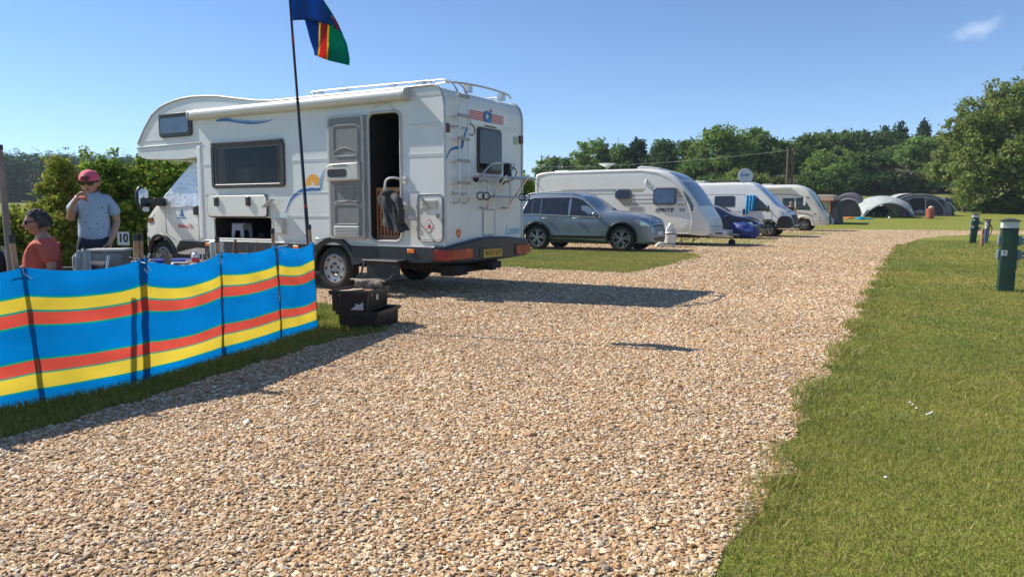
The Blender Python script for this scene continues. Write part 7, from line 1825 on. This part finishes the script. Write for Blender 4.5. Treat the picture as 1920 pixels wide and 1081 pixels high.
def leaves(name, blobs, n, size, pal, parent=None, seed=0, shell=.55, drop=0.0, z_up=0.0, aspect=.6, nr=.75):
    """blobs [(x, y, z, rx, ry, rz)]: leaf-sized faces through the blobs, denser near their skins, gathered in twigs"""
    g = np.random.default_rng(seed); B = np.array(blobs, float)
    wgt = (B[:, 3] * B[:, 4] * B[:, 5]) ** (2 / 3); wgt /= wgt.sum()
    nt = max(1, n // 9)                                       # twigs
    k = g.choice(len(B), nt, p=wgt); d = g.normal(0, 1, (nt, 3)); d /= np.linalg.norm(d, axis=1)[:, None]
    r = shell + (1 - shell) * g.uniform(0, 1, nt) ** .6; r *= 1 + .16 * g.normal(0, 1, nt) * (g.uniform(0, 1, nt) < .35)
    lump = 1 + .16 * np.sin(d[:, 0] * 6 + k) * np.sin(d[:, 1] * 5 + 2 * k) + .12 * np.sin(d[:, 2] * 7 + k * 1.7)
    c = B[k, :3] + d * (r * lump)[:, None] * B[k, 3:6]
    m = g.integers(5, 14, nt); idx = np.repeat(np.arange(nt), m); N = len(idx)
    p = c[idx] + g.normal(0, 1, (N, 3)) * size * np.array([1.25, 1.25, .95])
    p[:, 2] = np.maximum(p[:, 2], .02)
    nrm = d[idx] * .8 + g.normal(0, nr, (N, 3)) + np.array([0, 0, .35]); nrm /= np.linalg.norm(nrm, axis=1)[:, None]
    t = np.cross(nrm, g.normal(0, 1, (N, 3))); t /= np.linalg.norm(t, axis=1)[:, None]; b = np.cross(nrm, t)
    s = size * np.exp(g.normal(0, .28, N))[:, None]
    V = np.stack([p - t * s, p + b * s * aspect - t * s * .1, p + t * s, p - b * s * aspect + t * s * .1], 1)
    V[:, 1] += nrm * s * .12; V[:, 3] += nrm * s * .12
    F_ = np.arange(N * 4).reshape(N, 4)
    P = np.array(PALS[pal]) * (1.05 if pal == 'far' else 1.15 if pal == 'blossom' else 2.2 if pal in ('hedge', 'yellow') else 2.1); tw = P[g.integers(0, len(P), nt)] * g.uniform(.8, 1.2, (nt, 1))
    col = tw[idx] * g.uniform(.75, 1.25, (N, 1))
    return fast_mesh(name, V.reshape(-1, 3), F_, LEAF, parent, tint=np.repeat(col, 4, 0), n=4)
def crown_blobs(w, h, z0, n, seed, spread=.72, flat=.8):
    """irregular heap of lobes filling a crown w wide between z0 and h"""
    r = random.Random(seed); H_ = h - z0; out = [(0, 0, z0 + H_ * .52, w * .33, w * .33, H_ * .40)]
    for i in range(n):
        a = 2 * PI * i * .618 + r.uniform(-.4, .4); f = (i + .5) / n
        z = z0 + H_ * (.12 + .78 * f); rad = w * .5 * spread * math.sin(PI * (.24 + .58 * f)) * r.uniform(.7, 1.1)
        s = w * .5 * r.uniform(.26, .42) * (1.1 - .35 * f)
        out.append((rad * math.cos(a), rad * math.sin(a), z, s, s, s * flat * r.uniform(.75, 1.1)))
    out.append((r.uniform(-.12, .12) * w, 0, h - w * .17, w * .26, w * .26, w * .17))
    return out
def trunk(t, h, r0, blobs, seed, base=0.0):
    r = random.Random(seed); m = MB()
    m.tube([(0, 0, -.3), (r.uniform(-.1, .1), 0, h * .3), (r.uniform(-.2, .2), r.uniform(-.2, .2), h * .62), (0, 0, h * .86)], [r0, r0 * .8, r0 * .5, r0 * .15], 8)
    for b in r.sample(blobs, min(len(blobs), 9)):
        z0 = min(b[2] * .7, h * .6); m.tube([(0, 0, z0), (b[0] * .5, b[1] * .5, (z0 + b[2]) / 2 + .1), (b[0], b[1], b[2])], [r0 * .35, r0 * .22, r0 * .06], 6)
    return m.build('trunk', BARK, t, smooth=True)
def tree(label, px, top, Y, wpx, pal, n=9000, size=.24, seed=1, z0f=.04, name='tree', cat='tree', lobes=14, group=None, blobs=None, shell=.5, spread=.72, base_up=0):
    q = gat(px, Y); q.z -= 0; h = at(px, top, Y).z - q.z; w = wpx * Y / FPX * (1.14 if group in ('trees beyond the pitches', 'trees on the hillside wood') and not blobs else 1)
    t = thing(name, label, cat, q, seed * 1.3, group)
    bl = blobs(w, h) if blobs else crown_blobs(w, h, h * z0f, lobes, seed, spread)
    leaves('crown', bl, n, size, pal, t, seed, shell)
    trunk(t, h, max(.12, w * .03), bl, seed)
    return t
TG = 'trees beyond the pitches'
tree('pale feathery tree low on the skyline right of the motorhome', 1022, 299, 150, 46, 'light', 3600, .30, 1, group=TG, lobes=9)
tree('small dark tree touching the pale feathery one', 1041, 298, 148, 26, 'mid', 2200, .30, 2, group=TG, lobes=8)
tree('round dark tree right of the small skyline trees', 1062, 297, 140, 36, 'dark', 3200, .28, 3, group=TG, lobes=8)
tree('low broad bush of a tree below the open-crowned tree', 1095, 312, 112, 96, 'mid', 8000, .22, 4, group=TG)
tree('tall open-crowned tree with sky showing through, above the caravan', 1112, 263, 118, 62, 'light', 3600, .24, 5, z0f=.45, group=TG, lobes=18, shell=.75, spread=.9)
tree('mid green rounded tree left of the dark pine', 1163, 272, 116, 66, 'mid', 6500, .24, 6, group=TG)
def pine(w, h):
    r = random.Random(4); out = []
    for i in range(11): f = i / 10; out.append((r.uniform(-.3, .3) * w * (1.1 - .5 * f), r.uniform(-.3, .3) * w, h * (.42 + .53 * f), w * .34 * (1.1 - .35 * f), w * .34, h * .05))
    out.append((0, 0, h * .88, w * .36, w * .36, h * .11)); return out
tree('dark flat-layered pine with a bare lower trunk', 1194, 263, 116, 40, 'pine', 4200, .20, 7, group=TG, blobs=pine, shell=.4)
tree('dark bush of a tree at the foot of the pine', 1212, 292, 114, 44, 'dark', 3800, .22, 8, group=TG)
tree('dense dark round tree behind the caravan roof vent', 1248, 262, 112, 74, 'dark', 8500, .22, 9, group=TG, lobes=16)
tree('narrow green tree between the dense round tree and the tall one', 1292, 263, 110, 58, 'mid', 6500, .22, 10, group=TG)
tree('tallest light green tree behind the caravan front', 1342, 235, 106, 108, 'light', 14000, .22, 11, group=TG, lobes=22)
tree('airy pale tree right of the tallest light green tree', 1408, 241, 108, 92, 'light', 9000, .22, 12, group=TG, lobes=20, shell=.65, spread=.85)
tree('mid green tree behind the twin utility poles', 1452, 262, 106, 72, 'mid', 8500, .22, 13, group=TG, lobes=16)
tree('big dark tree filling the gap under the tall light trees', 1300, 300, 100, 110, 'mid', 9500, .20, 14, group=TG)
tree('broad yellow-green shrub behind the satellite dish', 1400, 322, 82, 128, 'olive', 11000, .15, 15, name='shrub', cat='shrub', group=TG, lobes=18)
tree('low green shrub left of the yellow-green one', 1322, 330, 84, 70, 'mid', 6000, .15, 16, name='shrub', cat='shrub', group=TG)
tree('pale flowering shrub at the foot of the utility poles', 1462, 328, 78, 56, 'blossom', 4200, .13, 17, name='shrub', cat='shrub', group=TG)
HG = 'trees on the hillside wood'
tree('grey-green tree at the left end of the hillside wood', 1508, 252, 122, 92, 'mid', 10000, .25, 21, group=HG, lobes=18)
tree('mid green tree on the hillside skyline behind the cream coach', 1562, 246, 128, 92, 'mid', 10000, .25, 22, group=HG, lobes=18)
tree('broad fresh green tree standing lowest in front of the hillside wood', 1556, 288, 113, 104, 'light', 12000, .20, 23, group=HG, lobes=20)
tree('dark tree at the middle of the hillside skyline', 1622, 246, 132, 96, 'dark', 10500, .25, 24, group=HG, lobes=18)
tree('dark tree in the shady middle of the hillside wood', 1628, 290, 115, 104, 'dark', 11000, .22, 25, group=HG, lobes=18)
tree('dark tree just left of the conifers on the skyline', 1672, 244, 136, 70, 'dark', 7000, .26, 26, group=HG)
tree('bright green tree below the conifers', 1722, 256, 118, 84, 'light', 10000, .24, 27, group=HG, lobes=18)
tree('green tree at the right end of the hillside skyline', 1762, 252, 140, 70, 'mid', 7500, .26, 28, group=HG)
tree('flowering hawthorn with pale blossom on the hillside edge', 1678, 313, 112, 62, 'blossom', 6500, .17, 29, group=HG)
tree('dark shrub at the wood edge left of the big tent', 1600, 322, 111, 100, 'dark', 9500, .17, 30, name='shrub', cat='shrub', group=HG)
tree('olive shrub at the foot of the flowering hawthorn', 1722, 322, 112, 60, 'olive', 6500, .17, 31, name='shrub', cat='shrub', group=HG)
tree('dark shrub behind the beige awning', 1530, 322, 100, 86, 'mid', 8000, .16, 32, name='shrub', cat='shrub', group=HG)
tree('low brown-tinged shrub on the meadow edge', 1778, 352, 112, 36, 'blossom', 2000, .16, 33, name='shrub', cat='shrub', group=HG, lobes=8)
def conifer(w, h):
    out = []
    for i in range(9): f = i / 8; out.append((0, 0, h * (.35 + .62 * f), w * .5 * (1.05 - .9 * f), w * .5 * (1.05 - .9 * f), h * .045))
    return out
for px, tp, wp_, lab in ((1652, 238, 14, 'smallest dark conifer poking above the hillside wood'), (1680, 229, 30, 'middle dark conifer on the hillside skyline'), (1724, 223, 44, 'largest dark conifer on the hillside skyline')):
    tree(lab, px, tp, 150, wp_, 'pine', 3600, .28, int(px), name='conifer', cat='conifer', group=HG, blobs=conifer, shell=.2)
for px, tp, Y, wp_, pl, sd_, lab in ((1235, 284, 124, 96, 'mid', 71, 'mid green tree in the gap behind the dense round tree'), (1380, 268, 120, 110, 'mid', 72, 'broad green tree filling in behind the airy pale tree'), (1480, 272, 118, 90, 'mid', 73, 'green tree filling in behind the twin utility poles'),
                                     (1540, 268, 134, 100, 'mid', 74, 'green tree in the second row of the hillside wood at left'), (1600, 262, 138, 110, 'mid', 75, 'green tree in the second row of the hillside wood at middle'), (1690, 272, 124, 110, 'mid', 76, 'green tree in the second row of the hillside wood under the conifers'), (1145, 296, 126, 90, 'mid', 77, 'green tree low behind the caravan rooflight and open-crowned tree')):
    tree(lab, px, tp, Y, wp_, pl, 9000, .25, sd_, group=HG if px > 1500 else TG, lobes=18)
# big trees at the right
def bigb(w, h):
    r = random.Random(12); out = crown_blobs(w, h, h * .07, 34, 12, .88)
    for k in range(16):
        a = r.uniform(0, 2 * PI); f = r.random(); out.append((w * .42 * math.cos(a), w * .42 * math.sin(a), h * (.10 + .66 * f), w * .10, w * .10, w * .07))
    return out
tree('largest tree, a tall spreading sycamore at the right edge', 1896, 150, 74, 215, 'olive', 40000, .16, 41, blobs=bigb, shell=.58, group='big trees at the right')
tree('lower spreading tree left of the tall sycamore', 1806, 236, 80, 118, 'olive', 16000, .17, 42, group='big trees at the right', lobes=24, z0f=.34, spread=.85)
tree('tall tree mostly out of the picture on the right', 1985, 165, 78, 150, 'mid', 14000, .19, 43, group='big trees at the right', lobes=20)
for i, (px, tp, wp_, Y, lab) in enumerate(((1868, 376, 56, 76, 'dark undergrowth shrub left under the tall sycamore'), (1902, 366, 64, 73, 'dark undergrowth shrub right under the tall sycamore'), (1812, 388, 70, 84, 'low nettle bank at the lawn edge behind the bollards'))):
    tree(lab, px, tp, Y, wp_, 'mid', 5500, .12, 50 + i, name='shrub', cat='shrub', group='shrubs at the lawn edge', lobes=12)
# hedge behind the people
HEDGE = 'hedge shrubs behind the camp'
def sprigs(n, seed, up=.16):
    def f(w, h):
        r = random.Random(seed); out = crown_blobs(w, h * .93, h * .03, 26, seed, .88)
        for k in range(n):
            x = r.uniform(-.5, .5) * w; z = h * (.93 - .55 * abs(x / w * 2) ** 2.2) + r.uniform(-.12, .04) * h
            L = r.uniform(.5, 1.4) * up; out.append((x, r.uniform(-.3, .3) * w, z + L * .6, .045, .045, L))
            if k % 2: out.append((x, r.uniform(-.4, .1) * w, z - r.uniform(.1, .5) * h, .10, .10, .08))
        return out
    return f
tree('tall bright hedge shrub between the standing person and the motorhome cab', 300, 284, 15.6, 160, 'hedge', 30000, .036, 61, name='shrub', cat='shrub', group=HEDGE, blobs=sprigs(26, 61))
tree('dark green hedge shrub right behind the standing person', 212, 286, 15.2, 150, 'hedge', 28000, .036, 62, name='shrub', cat='shrub', group=HEDGE, blobs=sprigs(26, 62))
tree('yellowish hedge shrub with loose tips left of the standing person', 122, 300, 14.4, 104, 'yellow', 14000, .035, 63, name='shrub', cat='shrub', group=HEDGE, shell=.6, blobs=sprigs(30, 63, .2))
tree('low yellow-green hedge shrub behind the seated person', 56, 385, 13.6, 140, 'yellow', 13000, .038, 64, name='shrub', cat='shrub', group=HEDGE, blobs=sprigs(24, 64, .14))
tree('low hedge shrub under the tall pole at the far left', -30, 405, 13.0, 110, 'hedge', 8000, .038, 65, name='shrub', cat='shrub', group=HEDGE, blobs=sprigs(14, 65, .14))
tree('hedge shrub glimpsed between motorhome rear and white caravan', 975, 330, 33, 80, 'hedge', 9000, .07, 66, name='shrub', cat='shrub', group=HEDGE, lobes=14)
# far wood across the valley: one mass
def far_wood():
    g = random.Random(2); bl = []
    for k in range(250):
        px = g.uniform(-420, 420); Y = g.uniform(262, 330); q = gat(px, Y)
        topz = at(px, 287 + 7 * (px / 300) + g.uniform(-3, 5), Y).z
        r_ = g.uniform(4, 7); bl.append((q.x, q.y, topz - r_, r_, r_, r_)); bl.append((q.x, q.y, topz * .5, r_ * 1.1, r_ * 1.1, topz * .45))
    o = leaves('far_wood', bl, 220000, .45, 'far', None, 5, .75, nr=.22); tag(o, 'far dark wood across the valley on the left', 'wood', kind='stuff')
    g = random.Random(3); bl = []
    for k in range(90):
        px = g.uniform(960, 1600); Y = g.uniform(170, 210); q = gat(px, Y); r_ = g.uniform(3, 5)
        topz = q.z + g.uniform(5, 8); bl.append((q.x, q.y, topz - r_ * .8, r_, r_, r_)); bl.append((q.x, q.y, q.z + 2, r_ * 1.2, r_ * 1.2, 3))
    o = leaves('far_hedgerow', bl, 22000, .5, 'dark', None, 6, .6); tag(o, 'dark hedgerow far behind the parked caravans', 'hedgerow', kind='stuff')
far_wood()
